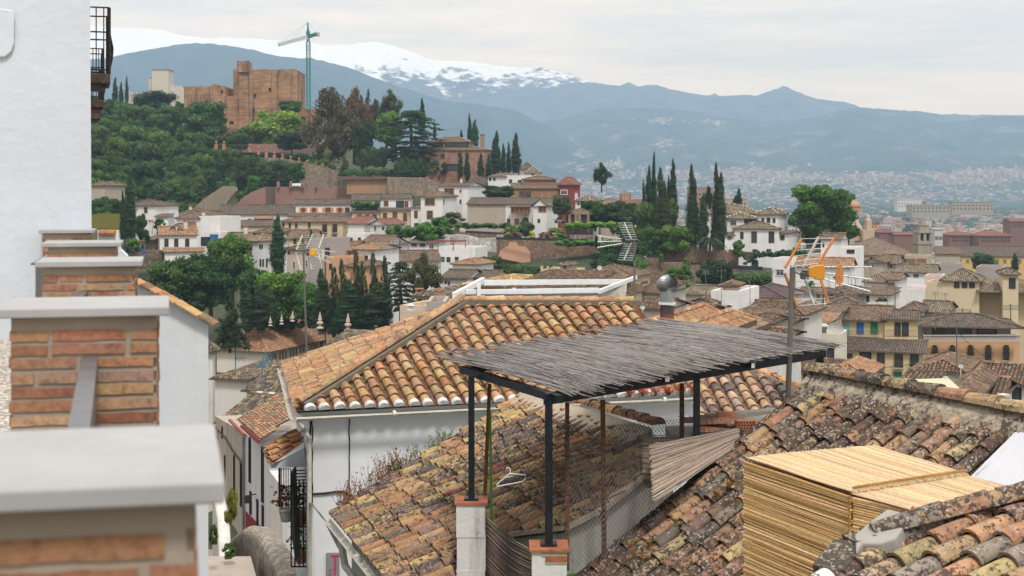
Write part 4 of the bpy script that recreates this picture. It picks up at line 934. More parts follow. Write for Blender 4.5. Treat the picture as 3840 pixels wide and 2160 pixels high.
q = S(2880, 700, .497)
aerial('large aerial with orange side bars, feed box and oval plate on a tall grey pole', 'tv aerials', (q(256, 393), q(128, 614), q(499, 388), q(386, 575)), (q(125, 655), q(220, 900), q(400, 705), q(455, 880)), (q(382, 380), q(262, 612)), (q(275, 680), q(345, 895)), 6,
       (q(186, 598), q(150, 1640), .036), (*q(302, 588), *q(426, 704)), ((q(410, 606), q(782, 606)), (q(420, 650), q(780, 700)), (q(400, 690), q(770, 790))), (*q(514, 590), *q(570, 746)), 17, .35, (.46, .17, .05), (.45, .46, .48), (.60, .27, .03), (.52, .21, .07), .014)
q = S(900, 740, .276)
aerial('small aerial with cream side bars and yellow feed box on a thin grey pole', 'tv aerials', (q(845, 517), q(765, 712), q(1135, 505), q(1070, 690)), (q(757, 748), q(828, 985), q(1062, 735), q(1112, 955)), (q(990, 500), q(905, 690)), (q(925, 785), q(975, 980)), 7,
       (q(860, 655), q(905, 2180), .024), (*q(945, 700), *q(1030, 792)), ((q(1030, 712), q(1290, 742)), (q(1030, 755), q(1270, 820)), (q(1000, 790), q(1220, 885))), (*q(1105, 710), *q(1148, 835)), 33.5, .3, (.62, .58, .44), (.55, .56, .57), (.75, .36, .02), (.62, .60, .47), .014)
q = S(1500, 400, .497)
aerial('aerial with black side bars and a black end plate pointing left', 'tv aerials', (q(1636, 877), q(1690, 1000), q(1755, 877), q(1802, 1000)), (q(1682, 1035), q(1636, 1155), q(1800, 1035), q(1762, 1160)), (q(1692, 873), q(1745, 1000)), (q(1748, 1022), q(1690, 1157)), 8,
       (q(1770, 1000), q(1768, 1560), .028), (*q(1672, 990), *q(1698, 1018)), ((q(1676, 998), q(1488, 973)), (q(1680, 1014), q(1492, 1019)), (q(1676, 1032), q(1490, 1062))), (*q(1470, 968), *q(1494, 1068)), 34, .3, (.02, .02, .02), (.60, .61, .62), (.03, .03, .03), (.02, .02, .02), .014)
# ================================================================== flue with turbine cowl
d = 23.2; cx_ = 2502; t = thing('chimney_flue', 'rusty metal flue with a ribbed grey turbine cowl on top', 'chimney', P(cx_, 1700, d))
mb = MB(); r0 = 26*d/F; zb, zm, zt = Z(1400, d), Z(1136, d), Z(1094, d); X0 = Xx(cx_, d)
m, nt, b = newmat('rusted_metal'); g = gcoord(nt); n = noise(nt, g, 4, 6, .7); sp = nt.nodes.new('ShaderNodeSeparateXYZ'); nt.links.new(g, sp.inputs[0])
k = mth(nt, 'ADD', n, mth(nt, 'MULTIPLY', mth(nt, 'ADD', sp.outputs[2], 2.3), -.35))
nt.links.new(ramp(nt, k, [(.42, (.05, .055, .07)), (.5, (.13, .07, .05)), (.58, (.26, .09, .035)), (.75, (.30, .12, .05))]), b.inputs['Base Color']); b.inputs['Roughness'].default_value = .75
mb.lathe((X0, d, 0), [(r0, zb), (r0, zm)], 20); mb.build('rusty_pipe', m, t, smooth=False)
GAL = plain((.40, .42, .44), .35, .7, .25, 9)
mb = MB(); mb.lathe((X0, d, 0), [(r0*1.02, zm-.01), (r0*1.02, zt)]+[(r0*(1.05 if i % 2 else 1.0), zt+.012*i) for i in range(1, 8)], 20)
for i in range(14): a_ = 6.28*i/14; mb.box(X0+r0*math.cos(a_)-.03, X0+r0*math.cos(a_)+.03, d+r0*math.sin(a_)-.015, d+r0*math.sin(a_)+.015, zm-.02-R.uniform(0, .02), zm+.015, 1)
mb.build('steel_pipe', [GAL, plain((.7, .7, .68))], t)
mb = MB(); cz = Z(1067, d); rb = 38*d/F; nb = 26
for i in range(nb):
    a0 = 2*math.pi*i/nb; pr = []
    for k in range(11):
        ph = -1.05+2.5*k/10; tw = .55*(k/10); rr_ = rb*math.cos(ph); z_ = cz+rb*.95*math.sin(ph)
        pr.append((rr_, z_, a0+tw))
    for k in range(10):
        (ra, za, ta), (rc, zc, tc_) = pr[k], pr[k+1]; w_ = 2*math.pi/nb*.95
        mk = lambda r_, z_, t_: V((X0+r_*math.cos(t_), d+r_*math.sin(t_), z_))
        mb.face([mk(ra*1.04, za, ta), mk(ra*.86, za, ta+w_), mk(rc*.86, zc, tc_+w_), mk(rc*1.04, zc, tc_)])
mb.lathe((X0, d, 0), [(rb*.2, cz+rb*.92), (rb*.3, cz+rb*.93), (rb*.05, cz+rb*.99)], 12); mb.lathe((X0, d, 0), [(rb*.55, cz-rb*.86), (rb*.62, cz-rb*.80), (rb*.5, cz-rb*.75)], 16); mb.lathe((X0, d, 0), [(rb*.4, cz-rb*.7), (rb*.72, cz), (rb*.5, cz+rb*.7)], 12, 1)
mb.build('turbine_cowl', [GAL, plain((.05, .05, .055), .6)], t)
# ================================================================== white awning frame behind the orange roof
WM = plain((.74, .75, .76), .45, 0, .06); t = thing('awning_frame', 'white metal awning frame with folded fabric behind the big orange roof', 'awning', P(2000, 1200, 34))
df, db = 32.5, 36.5
mb = MB(); mb.bar(P(1745, 1096, df), P(2245, 1088, df+1.2), .10, .12); mb.build('beam', WM, t)
mb = MB(); mb.bar(P(1735, 1107, df-.1), P(2245, 1104, df+1.1), .1, .045); mb.build('rail', plain((.10, .12, .15), .4), t)  # dark strip along the underside of the front beam
mb = MB(); mb.bar(P(1812, 1060, db-1), P(2350, 1056, db+1), .10, .14); mb.build('beam', WM, t)
mb = MB(); mb.bar(P(1703, 1108, df), P(1812, 1050, db-1), .10, .14); mb.build('beam', WM, t)
mb = MB(); mb.bar(P(2235, 1098, df+1.2), P(2385, 1040, db+1), .08, .10); mb.build('beam', WM, t)
for x, y0, y1, d in ((1796, 1062, 1250, df), (1739, 1095, 1250, df+2), (1928, 1080, 1120, db), (2373, 1060, 1250, db+1)):
    mb = MB(); a, b = P(x, y1, d), P(x, y0, d); mb.bar(a, b, .09, .09); mb.build('post', WM, t)
mb = MB(); a, b, c, e = P(2185, 1128, df+.8), P(2350, 1050, db), P(2342, 1133, db-1), P(2190, 1132, df+.8); mb.prism([a, b, c, e], (0.02, .03, 0)); mb.build('awning_fabric', plain((.36, .33, .29), .9, 0, .3, 3), t)
mb = MB()
for k in range(12):
    x = 2344+k*5; p = [P(x, 1058, db+.5), P(x+2, 1063, db+.3), P(x+4, 1100-abs(k-5), db+.1), P(x+1, 1104-abs(k-5), db+.3)]; mb.prism(p, (.03, -.05, 0), 0, (.17, .13, .095) if k % 2 else (.28, .22, .165))
mb.build('folded_fabric', tinted(), t)
mb = MB(); mb.bar(P(2300, 1140, 33), P(2385, 1132, 33.5), .3, .1, 0); mb.bar(P(2365, 1140, 33.3), P(2368, 1095, 33.3), .15, .1); mb.build('timber', plain((.20, .13, .07), .9), t)
# ================================================================== small wild plants on roofs
WEED = foliage()
def weed(name, lab, spots, h, col, dens=26, red=.0, group=None):
    mb = MB(); rr = random.Random(int(h*1000)+len(spots))
    for p in spots:
        for k in range(dens):
            a = rr.uniform(0, 6.28); q = p+V((rr.uniform(-.10, .10), rr.uniform(-.08, .08), 0)); hh = h*rr.uniform(.3, 1.1); top = q+V((math.cos(a)*hh*.45, math.sin(a)*hh*.3, hh)); mid = q.lerp(top, .5)+V((rr.uniform(-.02, .02), 0, hh*.06))
            mb.tube([q, mid, top], [.0035, .0025, .001], 3, 0, (.9, .6, .5))
            for j in range(5):
                s = mid.lerp(top, rr.random()); dv = V((rr.uniform(-1, 1), rr.uniform(-1, 1), rr.uniform(-.5, 1)))*.022; e = V((dv.z, -dv.x, dv.y))*.5
                c = (1.6, .5, .35) if rr.random() < red else (1, 1, 1); mb.face([s, s+dv*.6+e, s+dv*1.3, s+dv*.6-e], 0, tuple(x*rr.uniform(.6, 1.4) for x in c))
    o = single(mb, name, WEED, lab, 'plant', group); o.color = (*col, 1)
edge = [E1.lerp(PK, k)+UP*.03 for k in (.06, .12, .2, .26, .3, .34, .42, .5, .57)]
weed('roof_weed', 'dry pinkish weeds sprouting along the left edge of the lichened roof', edge[:6], .34, (.16, .11, .06), 30, .5)
weed('roof_weed', 'small green weeds on the upper left edge of the lichened roof', edge[4:], .22, (.10, .15, .04), 22)
gl = [gA.lerp(gB, k)+nn*-.12+UP*.10 for k in np.linspace(.80, .99, 12)]
weed('succulent', 'red and white flowering stonecrop growing in the gutter under the orange roof', gl, .13, (.20, .10, .07), 60, .7)
weed('succulent', 'few red stonecrop stems in the gutter left of the pergola post', [gA.lerp(gB, k)+nn*-.12+UP*.08 for k in (.26, .4, .5, .55, .62)], .10, (.22, .09, .06), 10, .8)
weed('roof_weed', 'green and red stonecrop patches on the lichened tiles left of the golden reed box', [plC.px(x, y) for x, y in ((2450, 2000), (2520, 1930), (2390, 2060), (2470, 2050), (2560, 1980), (2420, 2110), (2760, 1830), (2770, 1900), (2700, 1870))], .10, (.12, .13, .05), 26, .45)
weed('roof_weed', 'thin dry flower stalks above the corner of the golden reed box', [P(3370, 1990, 8.9), P(3400, 1985, 8.9)], .12, (.22, .13, .09), 10, .4)
# ================================================================== houses of the town
W_ = ((.76, .755, .745), .36); W2 = ((.64, .62, .59), .65); CR = ((.60, .50, .34), .2); YE = ((.64, .49, .25), .2); BE = ((.45, .385, .315), .4); PH = ((.58, .355, .23), .3); OR = ((.58, .34, .20), .2); PKW = ((.60, .50, .49), .3); GY = ((.36, .335, .31), .5)
def wallmat(w): return plaster(w[0], w[1], .5) if isinstance(w, tuple) and len(w) == 2 else w
BRICKM = masonry((.34, .175, .10), (.28, .14, .085), (.30, .22, .16), .5, .14, .03)
TPAL = {'g': [(.4, (.135, .105, .085)), (.3, (.175, .13, .10)), (.3, (.09, .072, .06))], 'b': [(.35, (.19, .125, .085)), (.3, (.24, .165, .11)), (.35, (.12, .085, .065))],
        'o': [(.4, (.36, .20, .11)), (.3, (.41, .25, .14)), (.3, (.28, .155, .095))], 't': [(.5, (.26, .185, .125)), (.3, (.31, .22, .15)), (.2, (.18, .13, .095))],
        'd': [(.4, (.17, .135, .10)), (.25, (.30, .23, .14)), (.35, (.10, .085, .07))], 'r': [(.5, (.34, .13, .095)), (.3, (.29, .12, .09)), (.2, (.24, .11, .085))], 'p': [(.6, (.135, .085, .095)), (.4, (.11, .075, .08))],
        'y': [(.4, (.50, .34, .16)), (.3, (.44, .27, .13)), (.3, (.36, .23, .13))], 's': [(1, (.20, .19, .18))]}
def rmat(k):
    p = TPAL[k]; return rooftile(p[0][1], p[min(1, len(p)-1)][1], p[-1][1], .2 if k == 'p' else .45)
TN = tinted(.92, 0, .35, .6)
DARKF = (.10, .065, .045)
def window(par, o, u, n, x, z, w, h, st):
    """o wall origin, u along wall, n outward; x, z centre"""
    fc = {'d': DARKF, 'w': (.62, .62, .6), 'o': (.46, .20, .05), 'p': (.46, .36, .28), 'b': DARKF, 'a': (.22, .14, .09), 'g': (.03, .19, .09), 't': (.20, .42, .40), 'u': (.05, .13, .42), 's': (.30, .17, .09), 'c': (.42, .18, .05), 'y': (.55, .33, .09), 'k': (.02, .02, .02), 'h': (.42, .16, .04), 'e': (.45, .42, .36)}[st]
    ft = max(.06, min(.20, w*.15)); mb = MB(); c = o+u*x+UP*z
    def B(x0, x1, z0, z1, a, b, m, col=(1, 1, 1)): 
        q = [c+u*x_+n*y_+UP*z_ for z_ in (z0, z1) for x_, y_ in ((x0, a), (x1, a), (x1, b), (x0, b))]; mb.hexa(q, m, col)
    hw, hh = w/2, h/2
    B(-hw-ft, -hw, -hh-ft, hh+ft, -.05, .07, 0, fc); B(hw, hw+ft, -hh-ft, hh+ft, -.05, .07, 0, fc); B(-hw, hw, hh, hh+ft, -.05, .068, 0, fc); B(-hw, hw, -hh-ft, -hh, -.05, .09, 0, fc)
    if st in 'dwobhc' and w > .5: 
        B(-.03, .03, -hh, hh, -.04, .035, 0, fc); B(-hw, hw, hh*.3-.02, hh*.3+.02, -.04, .033, 0, fc)
    if st in 'apy':
        pts = [c+u*(math.cos(math.pi*k/8)*(hw+ft))+UP*(hh+ft*.5+math.sin(math.pi*k/8)*hw)+n*.02 for k in range(9)]
        mb.prism(pts, n*.05, 0, fc)
        pts = [c+u*(math.cos(math.pi*k/8)*hw*.85)+UP*(hh+ft*.2+math.sin(math.pi*k/8)*hw*.85)+n*.072 for k in range(9)]; mb.prism(pts, n*.01, 0, (.03, .028, .026))
    if st == 'h':   # open orange shutters
        B(-hw-ft-w*.62, -hw-ft, -hh, hh, 0, .06, 0, (.60, .24, .045)); B(hw+ft, hw+ft+w*.62, -hh, hh, 0, .06, 0, (.60, .24, .045))
    if st == 'b' or st == 'y':   # balcony slab and bars
        B(-hw*1.5, hw*1.5, -hh-.12, -hh, -.03, .5, 0, (.4, .37, .33))
        for k in range(9): xx = -hw*1.45+hw*2.9*k/8; B(xx-.012, xx+.012, -hh, -hh+.95, .45, .475, 0, (.03, .028, .026))
        B(-hw*1.5, hw*1.5, -hh+.93, -hh+.97, .44, .49, 0, (.03, .028, .026))
    if st in 'gtus': B(-hw, hw, -hh, hh, -.04, .03, 0, fc)
    f = mb.build('window', TN, par)
    if st not in 'gts':
        m2 = MB(); q = [c+u*a+UP*b+n*.012 for a, b in ((-hw, -hh), (hw, -hh), (hw, hh), (-hw, hh))]; m2.face(q); m2.build('pane', glass(), f)
def roof_faces(A, B, C, D_, ze, zr, typ, o=.35):
    """A front-left, B front-right, C back-right, D back-left in plan; returns faces, gables, ridge lines"""
    u = (B-A).normalized(); v = (D_-A).normalized(); W = (B-A).length; L = (D_-A).length
    a = A-u*o-v*o; b = B+u*o-v*o; c = C+u*o+v*o; d = D_-u*o+v*o
    e = lambda p, z: V((p.x, p.y, z)); a, b, c, d = (e(p, ze) for p in (a, b, c, d)); rz = zr
    G, K = [], []
    if typ == 'pyr': m_ = e((A+C)/2, rz); fs = [([a, b, m_], -v), ([b, c, m_], u), ([c, d, m_], v), ([d, a, m_], -u)]; K = [(a, m_), (b, m_), (c, m_), (d, m_)]
    elif typ == 'hip':
        if W >= L: i = min(L/2+o, W/2+o-.2); r0, r1 = e((a+d)/2+u*i, rz), e((b+c)/2-u*i, rz); fs = [([a, b, r1, r0], -v), ([c, d, r0, r1], v), ([b, c, r1], u), ([d, a, r0], -u)]; K = [(r0, r1), (a, r0), (d, r0), (b, r1), (c, r1)]
        else: i = min(W/2+o, L/2+o-.2); r0, r1 = e((a+b)/2+v*i, rz), e((c+d)/2-v*i, rz); fs = [([b, c, r1, r0], u), ([d, a, r0, r1], -u), ([a, b, r0], -v), ([c, d, r1], v)]; K = [(r0, r1), (a, r0), (b, r0), (c, r1), (d, r1)]
    elif typ == 'gx': r0, r1 = e((a+d)/2, rz), e((b+c)/2, rz); fs = [([a, b, r1, r0], -v), ([c, d, r0, r1], v)]; K = [(r0, r1)]; G = [(e(A, ze), e(D_, ze), e((A+D_)/2, rz-.1)), (e(B, ze), e(C, ze), e((B+C)/2, rz-.1))]
    elif typ == 'gy': r0, r1 = e((a+b)/2, rz), e((c+d)/2, rz); fs = [([b, c, r1, r0], u), ([d, a, r0, r1], -u)]; K = [(r0, r1)]; G = [(e(A, ze), e(B, ze), e((A+B)/2, rz-.1)), (e(C, ze), e(D_, ze), e((C+D_)/2, rz-.1))]
    elif typ == 'shed': c2, d2 = e(c, rz), e(d, rz); fs = [([a, b, c2, d2], -v)]; G = [(e(A, ze), e(D_, ze), e(D_, rz-.05)), (e(B, ze), e(C, ze), e(C, rz-.05))]; K = []
    return fs, G, K, (a, b, c, d)
def H(lab, x0, d0, x1, d1, ye, yb, dep, typ, yr, wall, rk='g', wins=(), chim=(), name='house', cat='house', dz=0, o=.35, side=(), group=None, skew=0.0, rwhite=False, real=None, wallm=None, base=None):
    dm = (d0+d1)/2; lim = .42*abs(x1-x0)*dm/F; dd_ = max(-lim, min(lim, d1-d0)); d0, d1 = dm-dd_/2, dm+dd_/2
    A, B = V((Xx(x0, d0), d0, 0)), V((Xx(x1, d1), d1, 0)); u = (B-A).normalized(); v = V((-u.y, u.x, 0)); v = (v+u*skew).normalized()
    C, D_ = B+v*dep, A+v*dep; dm = (d0+d1)/2; ze = Z(ye, dm); zb = Z(yb, dm)
    gz = min(ground(x0, d0), ground(x1, d1), ground(x0, d0+dep))-1.5
    zlow = min(zb, gz) if base is None else base
    zr = Z(yr, dm+(dep/2 if typ != 'shed' else dep)) if yr else ze
    if yr and zr-ze < min(dep, (B-A).length)*.09 and typ != 'flat': zr = ze+max(.5, min(dep, (B-A).length)*.16)
    t = thing(name, lab, cat, (A+B)/2+UP*zlow, group)
    mb = MB(); e = lambda p, z: V((p.x, p.y, z))
    top = ze if typ != 'flat' else ze
    mb.hexa([e(p, zlow) for p in (A, B, C, D_)]+[e(p, top) for p in (A, B, C, D_)])
    wm = wallm or wallmat(wall)
    if typ == 'flat':
        mb.build('wall', wm, t); mb = MB()
        for p, q, nn_ in ((A, B, v), (B, C, -u), (C, D_, -v), (D_, A, u)): mb.bar(e(p, ze+.2)+nn_*.1, e(q, ze+.2)+nn_*.1, .22, .5)
        mb.build('parapet', wm, t); mb = MB(); mb.face([e(p, ze+.004) for p in (A, B, C, D_)]); mb.build('flat_roof', plain((.36, .22, .17), .9, 0, .4, 1), t)
    else:
        fs, G, K, rim = roof_faces(A, B, C, D_, ze, zr, typ, o)
        for g_ in G: mb.face(g_)
        if typ == 'shed': mb.face([e(C, ze), e(D_, ze), e(D_, zr-.05), e(C, zr-.05)])
        mb.build('wall', wm, t)
        mb = MB(); near = dm < 135 if real is None else real
        for f, fall in fs:
            if near:
                n_ = (f[1]-f[0]).cross(f[2]-f[0]).normalized(); fl = V((0, 0, -1)); fl = fl-n_*fl.dot(n_)
                tile_field(mb, f, fl, .26, .42, .10, TPAL[rk], 3, mt=0, md=1, jit=1.2, pan=False)
            else: mb.face(f, 0)
        for i in range(4 if typ != 'shed' else 1):
            p, q = rim[i], rim[(i+1) % 4]; 
            if typ in ('gx',) and i in (1, 3) or typ == 'gy' and i in (0, 2): continue
            mb.bar(p-UP*.08, q-UP*.08, .10, .14, 2)
        mb.face([p-UP*.06 for p in rim][::-1], 2)
        if near: mb.build('roof', [TN, plain(tuple(x*.55 for x in TPAL[rk][0][1]), .95, 0, .4, 3), plain((.12, .09, .07), .9)], t)
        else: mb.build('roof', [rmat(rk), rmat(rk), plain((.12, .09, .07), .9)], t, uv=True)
        if K:
            mb = MB()
            for p, q in K:
                L = (q-p).length; n = max(2, int(L/.45)); pal = TPAL[rk]
                for k in range(n):
                    a_, b_ = p.lerp(q, k/n), p.lerp(q, (k+.96)/n); cc = (.55, .53, .5) if (rwhite and k % 2) else tuple(x*1.1 for x in pick(pal))
                    mb.tube([a_+UP*.06, b_+UP*.06], .12, 5, 0, cc)
            mb.build('ridge', TN, t)
        for cx_, cy_ in chim:
            dd = dm+dep*.4; zc = Z(cy_, dd); x_ = Xx(cx_, dd); c_ = MB(); zz0 = ze-.2
            c_.box(x_-.32, x_+.32, dd-.3, dd+.3, zz0, zc-.35, 0, (.62, .6, .57)); c_.box(x_-.38, x_+.38, dd-.36, dd+.36, zc-.35, zc-.25, 0, (.42, .2, .12))
            for sx in (-.26, .26): c_.box(x_+sx-.08, x_+sx+.08, dd-.28, dd+.28, zc-.25, zc, 0, (.42, .2, .12))
            c_.box(x_-.4, x_+.4, dd-.38, dd+.38, zc, zc+.10, 0, (.36, .18, .11)); c_.build('chimney', TN, t)
    pl = Plane(A, B, A+UP); n = -V((-u.y, u.x, 0))
    for w in wins:
        px, py, ww, hh = w[:4]; st = w[4] if len(w) > 4 else 'd'
        p = pl.px(px, py); window(t, A, u, n, (p-A).dot(u), p.z, ww*dm/F, hh*dm/F, st)
    # side wall windows: right side
    for w in side:
        px, py, ww, hh = w[:4]; st = w[4] if len(w) > 4 else 'd'
        s2 = Plane(B, C, B+UP); p = s2.px(px, py); window(t, B, v, V((v.y, -v.x, 0)), (p-B).dot(v), p.z, ww*dm/F*2, hh*dm/F, st)
    return t
def row(xs, y, w, h, s='d'): return tuple((x, y, w, h, s) for x in xs)
# ---- left foot of the castle hill
H('white house with an arched window beside the tall dark cypress', 470, 302, 581, 298, 770, 822, 9, 'hip', 750, W_, 'g', [(547, 790, 12, 15, 'a')], [(561, 748)])
H('small white annex with a low brown roof right of the arched window house', 583, 296, 630, 296, 812, 833, 5, 'shed', 800, W_, 'b')
H('beige house edge with brown roof peeping out beside the big white wall', 330, 330, 392, 328, 695, 735, 8, 'hip', 682, BE, 'b')
H('tiny white cottage with two dark doors and stone side below a brown roof', 507, 266, 545, 264, 906, 942, 9, 'shed', 874, W_, 'b', [(519, 926, 6, 16), (535, 926, 6, 16)], base=-15)
H('stone walled shed end beside the tiny white cottage', 545, 264, 578, 262, 898, 948, 8, 'shed', 876, GY, 'b', [(562, 930, 7, 18, 's')], wallm=rubble((.30, .24, .18), (.25, .20, .15), (.35, .29, .22), 1.6), base=-15)
H('white two storey house with orange tiled gable roof and three dark balcony doors', 600, 255, 738, 257, 881, 995, 9, 'gx', 848, W_, 'o', [(624, 910, 12, 27), (661, 910, 12, 27), (702, 910, 12, 27), (640, 972, 12, 32), (664, 963, 8, 12), (684, 963, 8, 12), (712, 962, 14, 14)], [(566, 826), (697, 825)], base=-19)
H('orange tiled dormer with a triangular white gable on the white balcony house', 640, 258.5, 682, 258.5, 862, 868, 5, 'gy', 838, W_, 'o', [(655, 857, 6, 8), (669, 860, 5, 6)], name='dormer', cat='dormer', base=-9.2)
H('orange tiled porch roof in front of the white balcony house', 618, 250.5, 762, 252.5, 943, 990, 3, 'shed', 927, W_, 'o', base=-18, name='porch', cat='porch')
H('white house with brown hip roof behind the orange roofed balcony house', 662, 286, 747, 285, 819, 880, 9, 'hip', 794, W_, 'b', [(719, 843, 28, 18, 's')], [(763, 790)])
H('plain white block joined to the brown hip roofed house', 747, 285, 825, 283, 819, 873, 8, 'flat', 0, W_)
H('white terrace room with a blue awning on the slope', 752, 278, 829, 277, 878, 922, 5, 'flat', 0, W_, 'b', [(771, 905, 30, 26, 'k'), (803, 892, 26, 20, 'u')])
H('low rambling brown roof house below the trees with small white chimneys', 632, 316, 764, 312, 812, 830, 10, 'hip', 781, W2, 'b', (), [(715, 770), (741, 778)])
H('white walled house front half hidden behind brown roofs', 700, 300, 740, 300, 803, 830, 6, 'gx', 790, W2, 'b')
# ---- middle band
H('long white house under a dark brown roof with two dark doors', 834, 332, 1100, 336, 803, 842, 9, 'gx', 768, W_, 'g', [(860, 824, 11, 22), (886, 824, 11, 22), (936, 826, 14, 12, 'w')], [(918, 764)])
H('glazed bay with dark red side wall on the long white house', 957, 327, 1022, 328, 820, 842, 3.4, 'shed', 810, ((.22, .03, .04), .1), 'o', row((970, 984, 998), 832, 9, 13, 'w'), name='glazed_bay', cat='bay')
H('yellowish house with a narrow brown roof under the long white house', 827, 318, 1025, 320, 847, 880, 8, 'shed', 834, CR, 'g')
H('white house with a row of bright orange shutters', 1109, 338, 1319, 340, 766, 800, 8, 'gx', 747, W_, 'g', [(1137, 787, 12, 14, 'h'), (1177, 787, 12, 14, 'h'), (1230, 787, 17, 14, 'h'), (1274, 787, 12, 14, 'h'), (1302, 787, 14, 14, 'd')])
H('lower white front with narrow tiled roof under the orange shutters', 1083, 332, 1317, 334, 809, 830, 4, 'shed', 797, W_, 'g')
H('house with a flower covered vine terrace beside the orange shutters', 1321, 338, 1420, 338, 751, 786, 8, 'gx', 727, W_, 'g', [(1352, 770, 14, 20, 'd')])
H('cream lower storey with narrow tiled roof below the vine terrace', 1320, 332, 1420, 332, 795, 850, 5, 'shed', 785, CR, 'g', row((1348, 1377, 1404), 814, 14, 16))
H('white attic with striped awning terrace under a dark tiled roof', 1426, 340, 1538, 340, 744, 780, 8, 'gx', 727, W_, 'g', [(1448, 763, 14, 18, 'o'), (1500, 766, 24, 20, 'k'), (1524, 766, 12, 20, 'o')])
H('cream house with three tall orange balcony doors', 1422, 334, 1541, 334, 787, 857, 5, 'shed', 778, CR, 'g', [(1444, 814, 13, 30, 'c'), (1481, 812, 15, 32, 'c'), (1519, 814, 13, 30, 'c'), (1481, 850, 14, 10, 's'), (1450, 850, 12, 10, 's')])
H('narrow white house with one orange door between cream and square white houses', 1541, 333, 1582, 332, 778, 857, 7, 'shed', 768, W_, 'b', [(1560, 804, 12, 26, 'c'), (1562, 846, 14, 14, 'k')])
H('square white house with hip roof and a wide dark upper window', 1578, 327, 1661, 325, 737, 842, 9, 'pyr', 716, W_, 'b', [(1612, 757, 36, 22, 'o'), (1612, 806, 20, 28, 'c')], side=[(1664, 757, 3, 18, 'k')])
H('tall white house with rows of small orange framed windows', 1645, 338, 1755, 334, 697, 812, 9, 'gx', 684, W_, 'g', [(1684, 719, 36, 22, 'o'), (1727, 717, 6, 9, 'c'), (1669, 761, 12, 26, 'c'), (1698, 761, 12, 26, 'c'), (1727, 756, 6, 14, 'c'), (1669, 800, 12, 20, 'c'), (1700, 800, 12, 20, 'c')], [(1730, 666)])
H('white house with one small window and low brown roof behind the tall white house', 1748, 352, 1806, 350, 691, 745, 9, 'hip', 664, W_, 'g', [(1775, 708, 6, 12)], [(1788, 658)])
H('white gabled house with a lean-to tile roof near the cypresses', 1830, 352, 1898, 350, 662, 712, 8, 'shed', 648, W_, 'b', [(1854, 672, 7, 9), (1838, 672, 7, 9, 'k')])
H('white terrace house with thin awning rails right of the white gable', 1898, 350, 1972, 348, 664, 704, 6, 'flat', 0, W_, 'b', [(1915, 680, 10, 12), (1950, 682, 14, 10)])
H('small pavilion with dark hip roof highest behind the cypresses', 1952, 372, 2000, 372, 633, 660, 8, 'pyr', 608, BE, 'g')
H('white pavilion with a dark hip roof and white ridge dots above the brick house', 1972, 360, 2027, 360, 648, 672, 7, 'pyr', 624, W_, 'd', [(1997, 656, 8, 6)], rwhite=True)
H('attic storey of the brick house with brown doors under a tan roof', 1962, 336, 2084, 336, 673, 700, 7, 'hip', 660, BE, 'b', row((1984, 2030, 2058), 686, 20, 14, 's'), wallm=BRICKM)
H('large orange brown brick house with a wide lattice window', 1920, 330, 2092, 330, 706, 850, 9, 'shed', 697, BE, 'b', [(1970, 729, 46, 24, 'o'), (2018, 727, 12, 20, 's'), (2046, 727, 12, 20, 's'), (2073, 727, 12, 20, 's')], wallm=BRICKM)
H('dark red house with a white window beside the orange brick house', 2092, 331, 2141, 330, 692, 790, 9, 'hip', 664, ((.26, .045, .05), .15), 'r', [(2115, 721, 22, 14, 'w')])
H('long house with bare brick upper wall and grey plaster below', 1753, 312, 1896, 310, 765, 845, 9, 'gx', 742, BE, 'g', wallm=None, chim=((1956, 738),))
H('white house with an orange glazed balcony and dark gabled roof', 1896, 310, 1999, 308, 764, 858, 9, 'gx', 742, W_, 'g', [(1907, 830, 9, 18), (1938, 832, 14, 20, 's')])
H('orange wooden glazed balcony with its own small roof', 1915, 306, 1982, 305.5, 775, 800, 2, 'shed', 768, ((.30, .13, .05), .1), 'g', row((1924, 1940, 1956, 1972), 788, 11, 16, 'o'), name='glazed_bay', cat='bay', base=Z(801, 306))
H('white gabled wing with an orange corner window', 1999, 304, 2052, 303, 772, 862, 9, 'gy', 744, W_, 'd', [(2034, 784, 26, 18, 'o'), (2021, 828, 8, 12)])
H('small white house with white dotted dark hip roof above a brick pergola', 2157, 302, 2211, 300, 753, 800, 8, 'pyr', 729, W_, 'd', [(2185, 769, 12, 22, 'd'), (2170, 764, 4, 8, 'k'), (2199, 764, 4, 8, 'k')], [(2161, 718)], rwhite=True)
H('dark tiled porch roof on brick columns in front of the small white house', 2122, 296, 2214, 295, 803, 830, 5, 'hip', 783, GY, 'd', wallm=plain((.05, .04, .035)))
H('tan tiled roof house half hidden by the garden trees', 2222, 340, 2318, 338, 766, 800, 10, 'hip', 744, BE, 't')
H('second lower tan roof behind the dark green garden tree', 2262, 322, 2330, 320, 790, 815, 8, 'gx', 772, BE, 't')
# ---- terraces in front, left centre
H('white villa with a big arch window and pyramid roof left of the tall cypress', 893, 217, 968, 215, 903, 1072, 9, 'pyr', 878, W_, 't', [(934, 931, 24, 15, 'a'), (934, 948, 26, 9, 'w'), (940, 985, 8, 22, 'd')], side=[(974, 925, 3, 14, 'k'), (982, 925, 3, 14, 'k'), (976, 985, 4, 24), (986, 985, 4, 24), (1000, 985, 4, 30)])
H('beige house with small brown roof behind the white arched villa', 957, 262, 1027, 260, 872, 905, 8, 'hip', 852, BE, 'b', [(978, 885, 12, 14, 'k')])
H('white house with tangled brown roofs left of the tall green cypress', 845, 255, 930, 255, 893, 930, 8, 'gx', 872, W2, 'b', (), [(922, 846)])
H('white gable end house with yellow side below the cream arched house', 1052, 240, 1084, 240, 893, 940, 10, 'gy', 866, W_, 'b')
H('yellow walled house with brown roof beside the white gable end', 1084, 238, 1180, 238, 893, 935, 9, 'gx', 862, CR, 'b', [(1106, 906, 8, 16, 'd'), (1136, 904, 8, 16)])
